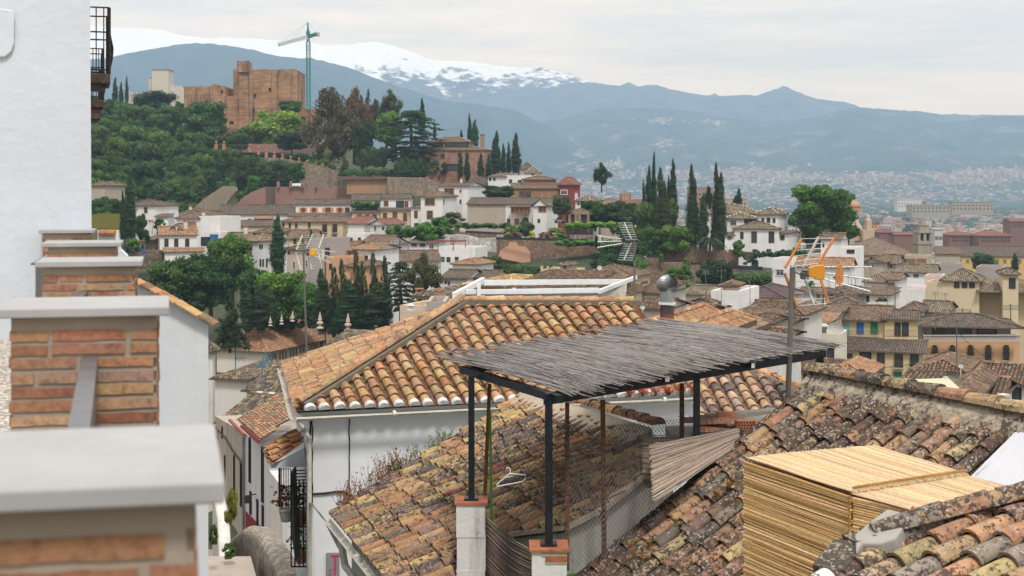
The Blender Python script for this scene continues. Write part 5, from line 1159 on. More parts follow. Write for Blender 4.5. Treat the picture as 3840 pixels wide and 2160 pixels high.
H('long cream house with four small arched windows and two iron balconies', 1052, 278, 1285, 274, 831, 905, 10, 'hip', 806, CR, 'b', [(1063, 847, 8, 14, 'a'), (1087, 847, 8, 14, 'a'), (1111, 847, 8, 14, 'a'), (1160, 847, 8, 14, 'a'), (1218, 857, 15, 28, 'b'), (1256, 857, 15, 28, 'b'), (1255, 890, 14, 14, 'd')], [(1183, 808), (1281, 810)])
H('white house with a red tiled shed roof in front of the cream houses', 1304, 272, 1366, 270, 838, 880, 8, 'gx', 812, W_, 'r')
H('grey white gable house with small reddish roof', 1388, 270, 1450, 268, 842, 888, 8, 'gy', 820, W2, 'r', [(1407, 856, 6, 14, 'g'), (1437, 856, 6, 10, 'k')])
H('small white house with dark windows under the red shed roof', 1300, 262, 1367, 261, 884, 915, 6, 'flat', 0, W_, 'b', [(1318, 899, 8, 14, 'k'), (1348, 899, 9, 14, 'k')])
H('brown roofed house behind the small orange house', 1345, 246, 1438, 244, 917, 945, 10, 'gx', 882, PKW, 'b')
H('pinkish beige tower block house behind the small cream aerial', 1076, 208, 1160, 206, 933, 1040, 8, 'hip', 915, ((.50, .42, .36), .5), 'g', [(1103, 994, 7, 24, 'w'), (1084, 948, 5, 8, 'd'), (1150, 990, 7, 24, 'w')])
H('grey beige narrow building right of the small cream aerial', 1160, 206, 1217, 204, 905, 1040, 8, 'flat', 0, GY, 'g', [(1228, 944, 14, 26, 'k')])
H('white house corner with dark balcony door beside the orange house', 1217, 214, 1252, 214, 912, 1020, 7, 'gx', 900, W2, 'g', [(1229, 944, 14, 28, 'b')])
H('orange painted house with brown roof and brick chimneys', 1252, 222, 1318, 221, 925, 1000, 8, 'gx', 905, OR, 'b', [(1273, 950, 12, 16, 's')], [(1257, 900), (1296, 900)])
H('small orange house with bright orange tile roof and dark windows', 1280, 212, 1331, 211, 939, 1000, 7, 'shed', 918, OR, 'o', row((1292, 1302, 1312), 962, 6, 20, 'k'))
H('white gabled house with one dark window beside the small orange house', 1331, 211, 1410, 209, 935, 1010, 8, 'gx', 915, W_, 'o', [(1373, 967, 12, 14, 'k')])
H('lower orange house hidden behind dark conifers', 1223, 204, 1298, 203, 975, 1070, 7, 'flat', 0, OR, 'o', [(1240, 1000, 8, 20, 'k')])
H('orange house corner with brown tiled roof among the conifers', 1295, 198, 1380, 197, 998, 1065, 8, 'hip', 978, OR, 'b', [(1322, 1035, 14, 24, 's')])
H('white terrace house with blue chairs left of the stepped white houses', 1402, 256, 1494, 254, 925, 965, 7, 'flat', 0, W_, 'b', [(1471, 950, 17, 10, 'k')])
H('brown roofed low house under the white terrace house', 1416, 236, 1650, 238, 978, 1020, 10, 'gx', 955, W_, 'b', (), [(1636, 958)])
H('white attic house with three wide windows and grey roof', 1533, 256, 1640, 255, 910, 948, 7, 'shed', 900, W_, 's', [(1553, 919, 20, 10, 'e'), (1585, 920, 20, 10, 'e'), (1618, 925, 15, 13, 'w')])
H('large white flat roofed house with parapet below the whitewashed wall', 1639, 252, 1783, 250, 936, 985, 8, 'flat', 0, W_, 'b', [(1660, 972, 12, 14, 'k'), (1682, 973, 12, 14, 'k'), (1713, 970, 11, 10, 'k')])
H('small house with bright orange hip roof in front of the big white house', 1697, 226, 1788, 224, 990, 1018, 7, 'hip', 968, W_, 'o')
H('white house with round arch trim under a dark brown gable roof', 1657, 182, 1753, 181, 1042, 1082, 8, 'gx', 1011, W_, 'g', [(1672, 1058, 4, 8, 'k'), (1684, 1063, 7, 16, 'e')])
H('beige house with brown roof joined to the arch trimmed white house', 1753, 184, 1850, 183, 1041, 1075, 8, 'gx', 1014, YE, 'g', (), [(1856, 1018)])
H('yellow house with dark tiled hip roof among roofs left of the white awning frame', 1560, 124, 1640, 122, 1112, 1180, 9, 'hip', 1080, YE, 'd', [(1575, 1140, 5, 30, 'k')], [(1573, 1085)])
H('house with big dark brown pyramid roof behind the left end of the awning frame', 1625, 116, 1740, 112, 1125, 1190, 12, 'pyr', 1068, W2, 'b', (), [(1648, 1088)])
H('peach house with yellow orange hip roof behind the awning frame', 1755, 98, 1905, 96, 1072, 1170, 9, 'pyr', 1033, PH, 'y', [(1855, 1128, 28, 16, 's')])
H('peach building with a band of small dark windows behind the awning frame', 1905, 92, 2160, 90, 1085, 1180, 8, 'shed', 1072, ((.60, .42, .33), .2), 'b', row((1958, 1986, 2016, 2044, 2075, 2104), 1126, 17, 8, 'w'))
H('brown roofed house behind the right half of the awning frame', 2070, 104, 2260, 102, 1085, 1170, 10, 'hip', 1062, BE, 'b')
H('cream house with four square chimneys and flat roof', 2030, 212, 2136, 210, 1022, 1050, 7, 'flat', 0, CR, 'b')
H('cream roof tower with dark pyramid cap beside the four chimneys', 2101, 209, 2136, 208.5, 993, 1030, 4, 'pyr', 983, CR, 'd', [(2119, 1003, 10, 10, 'e')])
H('white house under the cream roof tower', 2060, 200, 2160, 199, 1036, 1070, 7, 'gx', 1020, W_, 'b')
H('beige house with satellite dish and low brown roof left of the black aerial', 2168, 192, 2372, 189, 1034, 1065, 9, 'hip', 1012, ((.50, .40, .30), .3), 'b', [(2178, 1045, 7, 12), (2195, 1045, 7, 12)])
H('dark roofed house low behind the beige dish house', 2010, 170, 2140, 168, 1062, 1100, 9, 'gx', 1036, BE, 'b')
for i, x in enumerate((2032, 2055, 2077, 2087)):
    mb = MB(); d = 213+(i == 3)*3; mb.box(Xx(x, d)-.19, Xx(x, d)+.19, d-.2, d+.2, Z(1028, d), Z(1000+i, d), 0, (.6, .5, .34)); mb.box(Xx(x, d)-.24, Xx(x, d)+.24, d-.25, d+.25, Z(1000+i, d), Z(998+i, d), 0, (.6, .5, .34))
    single(mb, 'chimney', TN, 'square cream chimney standing on the flat cream roof', 'chimney', 'four cream chimneys')
# ---- right of centre, below the garden walls
H('whitewashed wall house with green scribble behind the turbine flue', 2383, 112, 2482, 111, 1096, 1150, 7, 'shed', 1086, W2, 'b')
H('white house with narrow dark roof left of the turbine flue', 2385, 98, 2485, 97, 1158, 1190, 6, 'gx', 1140, W_, 'b')
H('long dark brown roof house right of the turbine flue', 2560, 142, 2684, 140, 1103, 1165, 9, 'gx', 1080, W2, 'd')
H('stained white gable house under the long dark roof', 2583, 127, 2676, 126, 1135, 1190, 9, 'gy', 1104, W2, 'b')
H('white block house with a small barred window below the little tiled tower', 2666, 128, 2770, 126, 1108, 1200, 8, 'flat', 0, W_, 'b', [(2735, 1151, 18, 12, 'w')])
H('small white tower with a brown tiled cap on the white block house', 2711, 131, 2748, 130.5, 1073, 1110, 3, 'pyr', 1053, W_, 'b', name='roof_tower', cat='tower')
H('house with smooth purple brown roof and thin metal flue', 2754, 158, 2938, 155, 1114, 1150, 10, 'hip', 1068, W2, 'p', [(2893, 1124, 14, 11, 'k'), (2905, 1124, 14, 11, 'k')])
H('white house with broad tan brown tile roof below the purple roof', 2800, 127, 2925, 125, 1178, 1215, 9, 'gx', 1128, W_, 'b')
H('house with brown roof right of the broad tan roof', 2925, 130, 3010, 129, 1180, 1215, 9, 'hip', 1140, W2, 'b')
H('wide brown hip roofed house with orange posts above the reed canopy', 2628, 97, 2786, 95, 1226, 1300, 12, 'hip', 1163, ((.25, .20, .16), .5), 'b', [(2672, 1240, 12, 16, 'y'), (2750, 1238, 26, 10, 'k')])
H('lower brown roofed wing joined to the wide hip roofed house', 2786, 96, 2866, 95, 1223, 1290, 8, 'gx', 1200, BE, 'b')
H('tiny white gabled house with brown roof left of the grey aerial pole', 2912, 120, 2962, 119, 1214, 1240, 6, 'gx', 1192, BE, 'b', [(2945, 1222, 16, 8, 'k')])
H('small brown roof just above the right end of the reed canopy', 2860, 92, 2920, 91, 1278, 1320, 7, 'gx', 1253, W2, 'b')
H('orange brick red tiled roof directly left of the rusty flue', 2395, 47, 2480, 44, 1262, 1420, 7, 'hip', 1172, W2, 'o')
H('orange brown tiled roof directly right of the rusty flue', 2500, 46, 2600, 44, 1275, 1420, 7, 'hip', 1192, W2, 'o')
H('tan tile roof behind the crest of the reed canopy', 2580, 62, 2700, 60, 1275, 1400, 8, 'hip', 1205, W2, 't')
H('old grey house with collapsed roof and hazy chimneys', 2560, 108, 2640, 107, 1176, 1230, 6, 'gx', 1160, GY, 'b', [(2576, 1185, 10, 8, 'k')])
# ---- white carmen on the right
H('main white villa block with tall brown windows beside the round green tree', 2753, 264, 2921, 262, 857, 955, 9, 'hip', 846, W_, 'd', [(2782, 883, 10, 24), (2828, 889, 16, 38), (2893, 889, 16, 38), (2883, 941, 14, 10, 'k'), (2831, 942, 14, 10, 'k')])
H('upper white villa tower with three arched windows and white dotted roof', 2834, 268, 2919, 266, 804, 856, 7, 'hip', 777, W_, 'd', [(2861, 828, 8, 13, 'a'), (2882, 828, 11, 13, 'a'), (2903, 828, 8, 13, 'a')], rwhite=True)
H('white villa wing with a shaded loggia under a brown roof', 2722, 268, 2834, 267, 819, 857, 7, 'hip', 797, W_, 'd', [(2812, 834, 34, 22, 'k'), (2750, 836, 20, 16, 'w')], rwhite=True)
H('rear roof of the white villa rising behind the tall cypresses', 2640, 282, 2850, 280, 800, 850, 9, 'hip', 766, W_, 'd', rwhite=True)
H('white right wing of the villa with one square window', 2921, 263, 2958, 262, 873, 950, 7, 'shed', 862, W_, 'd', [(2934, 890, 13, 16)])
H('low left wing of the white villa with small brown roof', 2718, 262, 2753, 262, 882, 950, 6, 'shed', 868, W_, 'd', [(2736, 893, 12, 8, 's'), (2738, 942, 10, 10, 'k')])
# ---- right, white cluster behind the big orange aerial
H('tall white tower house with small brown roof behind the big orange aerial', 3078, 230, 3154, 228, 897, 990, 6, 'gx', 874, W_, 'b', [(3088, 918, 4, 16, 'k')], [(3080, 880)])
H('white block with empty wall left of the big orange aerial', 2895, 226, 2990, 224, 980, 1085, 8, 'flat', 0, W_, 'b', [(2925, 1022, 26, 20, 'w')])
H('long white house with orange brown roof behind the big orange aerial', 2985, 218, 3188, 215, 1000, 1085, 8, 'gx', 982, W_, 'o', [(3020, 1030, 20, 24, 'k'), (3130, 1040, 8, 8, 'w')])
H('white house corner with rough wall right of the white tower house', 3154, 226, 3206, 224, 938, 1080, 8, 'flat', 0, W_, 'b', [(3190, 943, 22, 8, 'k')])
H('small roof and white wall just left of the white tower house', 3028, 232, 3080, 231, 942, 985, 6, 'shed', 930, W_, 'b')
H('old grey gabled house with an air conditioner under its window', 3240, 236, 3310, 234, 984, 1040, 9, 'gy', 962, BE, 'b', [(3269, 998, 14, 13, 'w')])
H('brown roofed old house right of the grey gable', 3296, 240, 3360, 238, 988, 1030, 9, 'gx', 955, BE, 'b', [(3341, 998, 10, 14, 'w')])
H('dark old house side in shade left of the grey gable', 3206, 238, 3242, 237, 985, 1080, 9, 'gx', 962, GY, 'b')
H('white house with orange tan hip roof and small brown window', 3244, 188, 3331, 186, 1057, 1140, 8, 'hip', 1022, W_, 't', [(3281, 1083, 14, 16, 's')])
H('white house with brown roof and dark door right of the tan hip roof', 3331, 186, 3366, 185, 1048, 1140, 8, 'gx', 1021, W_, 'b', [(3342, 1069, 20, 14, 's'), (3345, 1120, 18, 22, 'k')])
H('white house with red painted roof terrace', 3366, 196, 3478, 194, 1093, 1145, 8, 'flat', 0, W_)
H('pink walled roof terrace left of the big cream building', 3466, 202, 3531, 201, 1045, 1072, 6, 'flat', 0, PKW)
H('cream block below the pink terrace', 3474, 194, 3533, 193, 1070, 1140, 7, 'flat', 0, CR)
H('dark roofed white house with two green windows', 3385, 228, 3504, 226, 1021, 1050, 9, 'gx', 992, W_, 'd', [(3435, 1034, 14, 7, 'g'), (3476, 1034, 14, 7, 'g')])
H('beige concrete attic with brick coloured openings', 3392, 254, 3475, 252, 968, 1000, 7, 'flat', 0, BE, 'b', [(3412, 978, 34, 8, 's'), (3456, 978, 26, 8, 's')])
H('big cream building with pyramid roofed corner tower', 3549, 196, 3900, 190, 1096, 1260, 9, 'shed', 1090, ((.62, .52, .35), .15), 'd')
H('cream corner tower with three dark openings under a pyramid roof', 3533, 193, 3672, 191, 1053, 1110, 8, 'pyr', 1006, ((.62, .52, .35), .15), 'd', row((3588, 3617, 3645), 1067, 15, 20, 'k'), side=())
H('sloping dark tile roof panel on top of the cream building', 3673, 190.5, 3764, 190, 1094, 1098, 4, 'shed', 1056, ((.62, .52, .35), .15), 'd', name='roof_panel', cat='roof', base=Z(1100, 190))
H('small cream roof tower with one big dark window', 3761, 189, 3819, 188.5, 1028, 1100, 5, 'pyr', 1004, ((.62, .52, .35), .15), 'd', [(3796, 1062, 18, 34, 'k')], name='roof_tower', cat='tower')
H('dark tile roof strip at the right edge on the cream building', 3820, 189.5, 3900, 189, 1096, 1100, 4, 'shed', 1058, ((.62, .52, .35), .15), 'd', name='roof_panel', cat='roof', base=Z(1102, 190))
H('grey concrete block behind the cream building', 3660, 240, 3760, 238, 1010, 1060, 8, 'flat', 0, GY)
H('concrete terrace with arched top left of the cream tower', 3505, 236, 3585, 234, 1000, 1050, 8, 'flat', 0, GY)
H('brown roofs between the pink terrace and the white villas', 3290, 210, 3400, 208, 1130, 1150, 8, 'hip', 1112, W2, 'b')
H('white house with little door and potted geraniums above the yellow building', 3250, 176, 3340, 174, 1103, 1140, 7, 'shed', 1093, W_, 'b', [(3254, 1120, 9, 20, 'k')])
H('brown roofed house right below the aerial director', 3090, 178, 3215, 176, 1100, 1125, 9, 'hip', 1074, W2, 'b', [(3115, 1102, 12, 10, 'k'), (3155, 1101, 12, 10, 'k')])
H('dark roof house below the brown roofed house', 3110, 166, 3225, 165, 1145, 1165, 8, 'hip', 1108, W2, 'g')
H('white house with small arched door in the lower aerial frame', 2990, 182, 3085, 180, 1095, 1150, 8, 'gx', 1078, W2, 'b', [(3068, 1112, 8, 22, 's'), (3048, 1096, 6, 14, 'g')])
H('dark green edged roof left of the big cream wall', 3452, 172, 3548, 170, 1170, 1200, 9, 'gx', 1128, BE, 'd')
H('low grey roof with flag pole before the dark green edged roof', 3375, 168, 3450, 167, 1168, 1190, 8, 'pyr', 1130, W2, 'g')
# ---- yellow and orange buildings on the right
H('yellow upper storey with teal, blue and green shutters under a brown roof', 3136, 153, 3318, 150, 1199, 1270, 9, 'gx', 1144, ((.62, .50, .29), .2), 'y' if 0 else 'b', [(3174, 1230, 20, 36, 't'), (3226, 1230, 20, 36, 'u'), (3278, 1230, 20, 36, 'g')])
H('yellow building upper storey with two tall dark doors under a grey roof', 3318, 150, 3442, 149, 1196, 1270, 9, 'gx', 1162, ((.62, .50, .29), .2), 'g', [(3366, 1234, 18, 46, 'd'), (3395, 1234, 18, 46, 'k')])
H('lower yellow building front with iron balconies and projecting brown roof', 3158, 147, 3461, 144, 1316, 1480, 5, 'shed', 1266, ((.62, .50, .29), .2), 'g', [(3182, 1335, 22, 13, 'k'), (3245, 1338, 34, 26, 'k'), (3303, 1352, 22, 52, 'b'), (3370, 1352, 24, 52, 'b'), (3429, 1350, 24, 52, 'b'), (3302, 1418, 22, 40, 'b'), (3367, 1418, 24, 40, 'g'), (3425, 1416, 22, 34, 'w')])
H('orange building with five arched balcony doors under a stone balustrade', 3464, 157, 3824, 154, 1283, 1470, 6, 'flat', 0, ((.60, .37, .22), .2), 'b', row((3505, 3571, 3639, 3706, 3773), 1327, 22, 48, 'y'))
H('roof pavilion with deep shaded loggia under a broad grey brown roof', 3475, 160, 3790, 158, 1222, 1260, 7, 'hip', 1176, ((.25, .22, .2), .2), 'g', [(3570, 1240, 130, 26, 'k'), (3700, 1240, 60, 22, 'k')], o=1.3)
H('white terrace house with corrugated canopy left of the yellow building', 2978, 145, 3102, 143, 1208, 1270, 6, 'shed', 1180, W_, 'o', [(3003, 1240, 14, 34, 'k'), (3050, 1245, 50, 24, 'k')], [(3035, 1178)])
H('white and orange banded terrace below the corrugated canopy', 2940, 138, 3156, 136, 1266, 1360, 5, 'flat', 0, ((.66, .60, .52), .15), 'b', [(3115, 1325, 20, 34, 'k')])
H('brown stone walled house corner between canopy and yellow building', 3080, 150, 3136, 149, 1178, 1270, 7, 'shed', 1160, BE, 'b', [(3110, 1185, 6, 12, 'k')])
H('small house with orange brown roof and blue wall piece behind the canopy', 3005, 160, 3085, 158, 1166, 1190, 7, 'gx', 1148, ((.3, .4, .62), .2), 'o')
H('cream house with long brown roof behind the right end of the pergola', 2985, 117, 3165, 115, 1386, 1470, 7, 'gx', 1347, CR, 'b', [(3030, 1410, 26, 10, 'k'), (3065, 1410, 26, 10, 'k')])
H('cream and red house with an orange brown hip roof above the roof crest', 3102, 106, 3236, 100, 1413, 1520, 7, 'hip', 1350, CR, 'o', [(3170, 1448, 36, 12, 'k')])
H('white house with two air conditioners and brown tile roof', 3436, 94, 3610, 90, 1392, 1480, 7, 'hip', 1336, W_, 'b', [(3500, 1422, 34, 26, 'c'), (3446, 1415, 8, 30, 'd'), (3460, 1416, 8, 28, 'd')])
H('brown gabled house with steep ribbed roof over a white wall', 3640, 78, 3745, 75, 1494, 1600, 7, 'gx', 1412, W_, 'b', [(3703, 1527, 16, 14, 'k')])
H('long brown ribbed roof at the right edge behind the gabled house', 3700, 92, 3900, 88, 1440, 1560, 7, 'gx', 1366, W_, 'b', [(3800, 1476, 44, 44, 'k')])
H('cream gable with a tiny round hole under sagging brown tiles', 3560, 72, 3645, 70, 1492, 1560, 9, 'gy', 1448, CR, 'b', [(3598, 1481, 5, 7, 'k')])
H('sloping roof of mossy brown tiles left of the cream gable', 3330, 70, 3440, 68, 1500, 1560, 8, 'shed', 1445, W2, 'b')
mb = MB(); d = 58; mb.prism([P(3366, 1500, d), P(3640, 1492, d), P(3645, 1760, d), P(3366, 1760, d)], (1, 6, 0)); single(mb, 'flat_roof_house', plaster((.52, .52, .36), .3, .6), 'flat pale green roof block with a small vent behind the cement ridge', 'house')
mb = MB(); d = 57; mb.tube([P(3473, 1540, d), P(3473, 1483, d)], .09, 8); mb.lathe(P(3470, 1483, d), [(.1, 0), (.16, .06), (.12, .18), (0.02, .22)], 8); single(mb, 'roof_vent', plain((.42, .42, .40)), 'small cowled vent pipe on the pale green flat roof', 'vent')
mb = MB(); d = 62; mb.tube([P(3755, 1640, d), P(3763, 1488, d)], .26, 8, 0, (.22, .14, .09)); mb.lathe(P(3763, 1488, d), [(.30, 0), (.30, .12)], 8, 0, (.5, .5, .48)); single(mb, 'chimney', TN, 'tall narrow brown brick chimney at the right edge', 'chimney')
# small ridge roof F near the right edge
F0, F1 = P(3548, 1500, 24), P(3880, 1600, 21.3); oF = V((-(F1-F0).y, (F1-F0).x, 0)).normalized()
if oF.x > 0: oF = -oF
t = thing('tiled_roof_house', 'roof crest of small orange cap tiles on grey cement at the right edge', 'house', (9, 23, -9)); mb = MB(); ridge_caps(mb, F0, F1, .10, .33, PAL_O, 0, .02)
mb.hexa([F0-UP*.35+oF*.1, F1-UP*.35+oF*.1, F1-UP*.35-oF*.3, F0-UP*.35-oF*.3, F0+oF*.03, F1+oF*.03, F1-oF*.05, F0-oF*.05], 1); mb.build('ridge', [tinted(), plaster((.40, .38, .36), .6, 2, (.2, .19, .18))], t)
mb = MB(); tile_field(mb, [F0-UP*.3+oF*.1, F1-UP*.3+oF*.1, F1-UP*1.1+oF*2, F0-UP*1.1+oF*2], oF-UP*.4, .24, .36, .09, PAL_O, 6); mb.build('roof', [tinted(.9, .3), plain((.2, .14, .1))], t)
mb = MB(); mb.hexa([V((p.x, p.y, -9)) for p in (F0+oF*1.7, F1+oF*1.7, F1-oF, F0-oF)]+[F0-UP*1.1+oF*1.7, F1-UP*1.1+oF*1.7, F1-UP*.7-oF, F0-UP*.7-oF]); mb.build('wall', WH, t)
# ---- arcaded building
d0 = 190; H('white building with an arcaded gallery under a big tan hip roof behind the orange roof', 813, d0+3, 1002, d0, 1314, 1400, 24, 'hip', 1210, ((.66, .60, .54), .3), 'o', [], name='arcaded_building', cat='building', side=[(x, y, 4.2, h*.8, 'p') for x, y, h in ((1014, 1348, 32), (1023, 1345, 32), (1033, 1342, 32), (1049, 1336, 32), (1060, 1333, 30), (1071, 1330, 30), (1089, 1324, 28), (1100, 1321, 28), (1111, 1318, 28), (1126, 1312, 28), (1137, 1309, 28), (1146, 1306, 26), (1165, 1299, 26), (1175, 1296, 26), (1185, 1293, 26), (1202, 1287, 24), (1212, 1283, 24))], real=True, o=.6)
def finial(x, y0, y1, d, lab):
    h = (y1-y0)*d/F; mb = MB(); mb.lathe(P(x, y1, d), [(h*.22, 0), (h*.22, h*.06), (h*.10, h*.12), (h*.08, h*.2), (h*.19, h*.28), (h*.20, h*.36), (h*.09, h*.42), (h*.12, h*.5), (h*.10, h*.6), (h*.03, h*.9), (h*.005, h)], 10); single(mb, 'finial', plaster((.52, .42, .33), .3, 1), lab, 'finial', 'stone finials on the church wall')
for x, y0, y1, lab in ((1014, 1184, 1222, 'stone finial leftmost of the row, half hidden behind the tan hip roof'), (1056, 1178, 1216, 'stone finial second from the left behind the tan hip roof'), (1097, 1165, 1205, 'tall stone finial standing over the ridge end of the tan hip roof'), (1200, 1168, 1232, 'tall stone finial standing free right of the arcaded building'), (1305, 1172, 1240, 'stone finial left of the small white attic'), (1411, 1178, 1225, 'small stone finial right of the small white attic')):
    finial(x, y0, y1, 181, lab)
H('small tan pyramid roof behind the left end of the arcaded building', 925, 214, 1015, 214, 1240, 1300, 9, 'pyr', 1196, W_, 'o')
H('white attic with two air conditioners and tan roof between stone finials', 1312, 190, 1385, 189, 1218, 1260, 5, 'shed', 1188, W_, 't', [(1323, 1230, 10, 14, 'k'), (1353, 1230, 20, 14, 'k')])
H('dark tiled roof right of the arcaded building', 1235, 160, 1345, 155, 1290, 1400, 9, 'gx', 1240, W2, 'd', real=True)
H('white garden wall house behind the short dark conifer', 800, 245, 890, 245, 1180, 1250, 6, 'gx', 1168, W_, 'b')
H('long low white wall house behind the finials', 920, 240, 1075, 240, 1218, 1290, 4, 'shed', 1212, W_, 'b')
H('grey dark roofed house left of the short conifer', 735, 130, 798, 130, 1318, 1420, 1.2, 'hip', 1275, W2, 'd')
H('white house with dark mottled roof below the arcaded building', 925, 112, 1045, 106, 1465, 1560, 9, 'gx', 1376, W2, 'd')
H('stained white wall house with dark roof left of the mottled roof', 806, 116, 925, 112, 1420, 1520, 8, 'shed', 1376, W2, 'd')
H('house with dark roof and green and white glazed ridge tiles', 770, 86, 1000, 84, 1640, 1800, 12, 'gx', 1478, W2, 'd', rwhite=True)
H('small white and orange house right of the glazed ridge roof', 1040, 76, 1130, 72, 1520, 1700, 7, 'gx', 1470, W2, 'o')
t = H('grey flat church dome base among roofs', 1600, 84, 1670, 84, 1160, 1260, 5, 'flat', 0, GY)
mb = MB(); mb.lathe(P(1635, 1160, 86), [(.42, 0), (.40, .15), (.33, .3), (.2, .4), (.04, .46), (.03, .6), (.01, .7)], 14); single(mb, 'dome', plain((.24, .26, .28), .5, .3), 'small grey metal dome left of the orange roof apex', 'dome')
mb = MB(); mb.lathe(P(1540, 1165, 84), [(.3, 0), (.3, .1), (.15, .12), (.15, .3), (.28, .32), (.2, .42), (.02, .45)], 12, 0, (.6, .58, .54)); single(mb, 'roof_cowl', TN, 'pale chimney cowl above the left slope of the orange roof', 'cowl')
H('peach terrace house behind the left slope of the orange roof', 1500, 92, 1590, 90, 1170, 1300, 6, 'flat', 0, ((.6, .48, .36), .2))
# ---- villa on the hill
H('upper loggia of the brick villa under a tan roof', 1600, 432, 1765, 430, 532, 560, 10, 'hip', 513, BE, 'b', row((1640, 1690, 1735), 541, 40, 16, 'k'), wallm=BRICKM, rwhite=True)
H('large brick villa with small windows half hidden by the cedar', 1500, 428, 1838, 424, 563, 665, 13, 'hip', 549, BE, 'b', [(1660, 585, 12, 14, 'k'), (1720, 582, 6, 16, 'k'), (1749, 582, 6, 16, 'k'), (1700, 628, 40, 22, 'k')], wallm=BRICKM, rwhite=True)
mb = MB(); d = 432; mb.box(Xx(1801, d), Xx(1817, d), d-.7, d+.7, Z(556, d), Z(506, d)); mb.box(Xx(1799, d), Xx(1819, d), d-.9, d+.9, Z(506, d), Z(503, d)); single(mb, 'chimney', BRICKM, 'tall brick chimney at the right end of the brick villa', 'chimney')
H('low red brick building under the villa', 1596, 412, 1722, 410, 647, 700, 8, 'flat', 0, BE, 'b', [(1645, 665, 6, 20, 'k'), (1680, 672, 14, 14, 's')], wallm=masonry((.33, .13, .09), (.28, .11, .08), (.25, .16, .12), .5, .14, .03))
# ================================================================== retaining walls, fortress, crane
def wallpoly(lab, pts, d, th, mat, name='retaining_wall', cat='wall', group=None, slope=0.0, xd=None):
    mb = MB(); d1 = xd if xd is not None else d; x0 = min(p[0] for p in pts); x1 = max(p[0] for p in pts)
    q = [P(x, y, d+(d1-d)*(x-x0)/max(1, x1-x0)) for x, y in pts]; mb.prism(q, (0, th, 0)); return single(mb, name, mat, lab, cat, group)
REDW = plaster((.30, .175, .14), .6, .22, (.12, .08, .07), .6); TANW = rubble((.34, .27, .20), (.29, .225, .165), (.38, .31, .235), 2.6, .6)
BRW = rubble((.31, .21, .15), (.26, .165, .115), (.35, .25, .185), 3.4, .6); ORW = plaster((.40, .235, .145), .55, .25, (.2, .13, .09), .6)
wallpoly('long reddish retaining wall with dark rain stains above the shuttered houses', [(1032, 700), (1312, 706), (1312, 775), (1330, 735), (1330, 800), (1032, 800)], 397, 2, REDW)
wallpoly('sloping pinkish wall left of the long reddish wall', [(870, 790), (905, 745), (940, 722), (994, 700), (996, 810), (870, 812)], 390, 2, REDW)
wallpoly('dark stained strip of wall between the two reddish walls', [(994, 700), (1032, 702), (1032, 800), (996, 806)], 399, 2, plaster((.14, .105, .09), .8, .3, (.05, .045, .04)))
wallpoly('brown ochre wall with a dark flat slab on top', [(1300, 672), (1454, 670), (1450, 730), (1300, 728)], 392, 3, ORW)
wallpoly('dark slab capping the ochre wall', [(1262, 661), (1457, 663), (1457, 672), (1262, 674)], 391, 4, plain((.15, .10, .08), .9), 'slab', 'slab')
wallpoly('tan rubble retaining wall between ochre wall and villa', [(1453, 663), (1600, 666), (1648, 690), (1650, 735), (1452, 735)], 389, 2, TANW)
wallpoly('tall pale tan wall under the stepped balustrade', [(990, 590), (1040, 592), (1130, 606), (1230, 630), (1300, 655), (1300, 705), (1130, 708), (1060, 660), (980, 640)], 426, 2, TANW)
wallpoly('reddish garden wall glimpsed behind the trees under the fortress', [(700, 536), (1312, 545), (1312, 572), (700, 572)], 470, 1.5, REDW)
wallpoly('dark red terrace wall under the fortress foot', [(690, 483), (1180, 483), (1180, 536), (690, 545)], 494, 2, plaster((.27, .15, .115), .6, .25, (.12, .08, .07)))
wallpoly('beige stair building with a row of small columns below the wooded slope', [(722, 784), (765, 745), (835, 698), (880, 700), (884, 716), (850, 760), (845, 790)], 352, 3, plaster((.27, .23, .17), .7, .5, (.12, .10, .08)))
wallpoly('long rubble and brick retaining wall below the rose garden', [(1860, 897), (2010, 901), (2255, 906), (2262, 1030), (1860, 1000)], 280, 2, BRW, xd=276)
wallpoly('whitewashed rubble wall right of the ivy bank', [(1688, 890), (1710, 878), (1760, 884), (1800, 895), (1860, 892), (1862, 945), (1790, 948), (1688, 925)], 272, 1.5, rubble((.68, .66, .62), (.62, .6, .56), (.5, .42, .36), 1.2, .3))
t_ = wallpoly('orange pink plaster patch on the long rubble wall', [(1870, 962), (1876, 938), (1905, 922), (1910, 908), (1937, 908), (1943, 921), (1972, 927), (1989, 946), (1989, 990), (1950, 984), (1870, 968)], 278.2, .6, plaster((.62, .35, .23), .25, .3), 'plaster_panel', 'wall panel')
wallpoly('bricked up niche in the long rubble wall', [(2082, 930), (2124, 930), (2124, 985), (2082, 985)], 276.6, .4, plaster((.26, .18, .13), .5, .4), 'niche', 'niche')
wallpoly('tan garden wall above the ivy bank', [(1657, 852), (1722, 854), (1724, 880), (1657, 878)], 292, 1, plaster((.42, .34, .27), .5, .5))
wallpoly('low brick wall behind the whitewashed wall', [(1720, 868), (1862, 876), (1862, 900), (1720, 890)], 284, 1, BRW)
DK = plain((.025, .03, .038), .8)
wallpoly('dark netting fence along the top of the long rubble wall', [(1860, 889), (2240, 898), (2240, 907), (1860, 898)], 277, .1, DK, 'netting_fence', 'fence', xd=274)
wallpoly('dark netting fence under the vine pergola terrace', [(1745, 864), (1880, 872), (1880, 880), (1745, 873)], 283, .1, DK, 'netting_fence', 'fence')
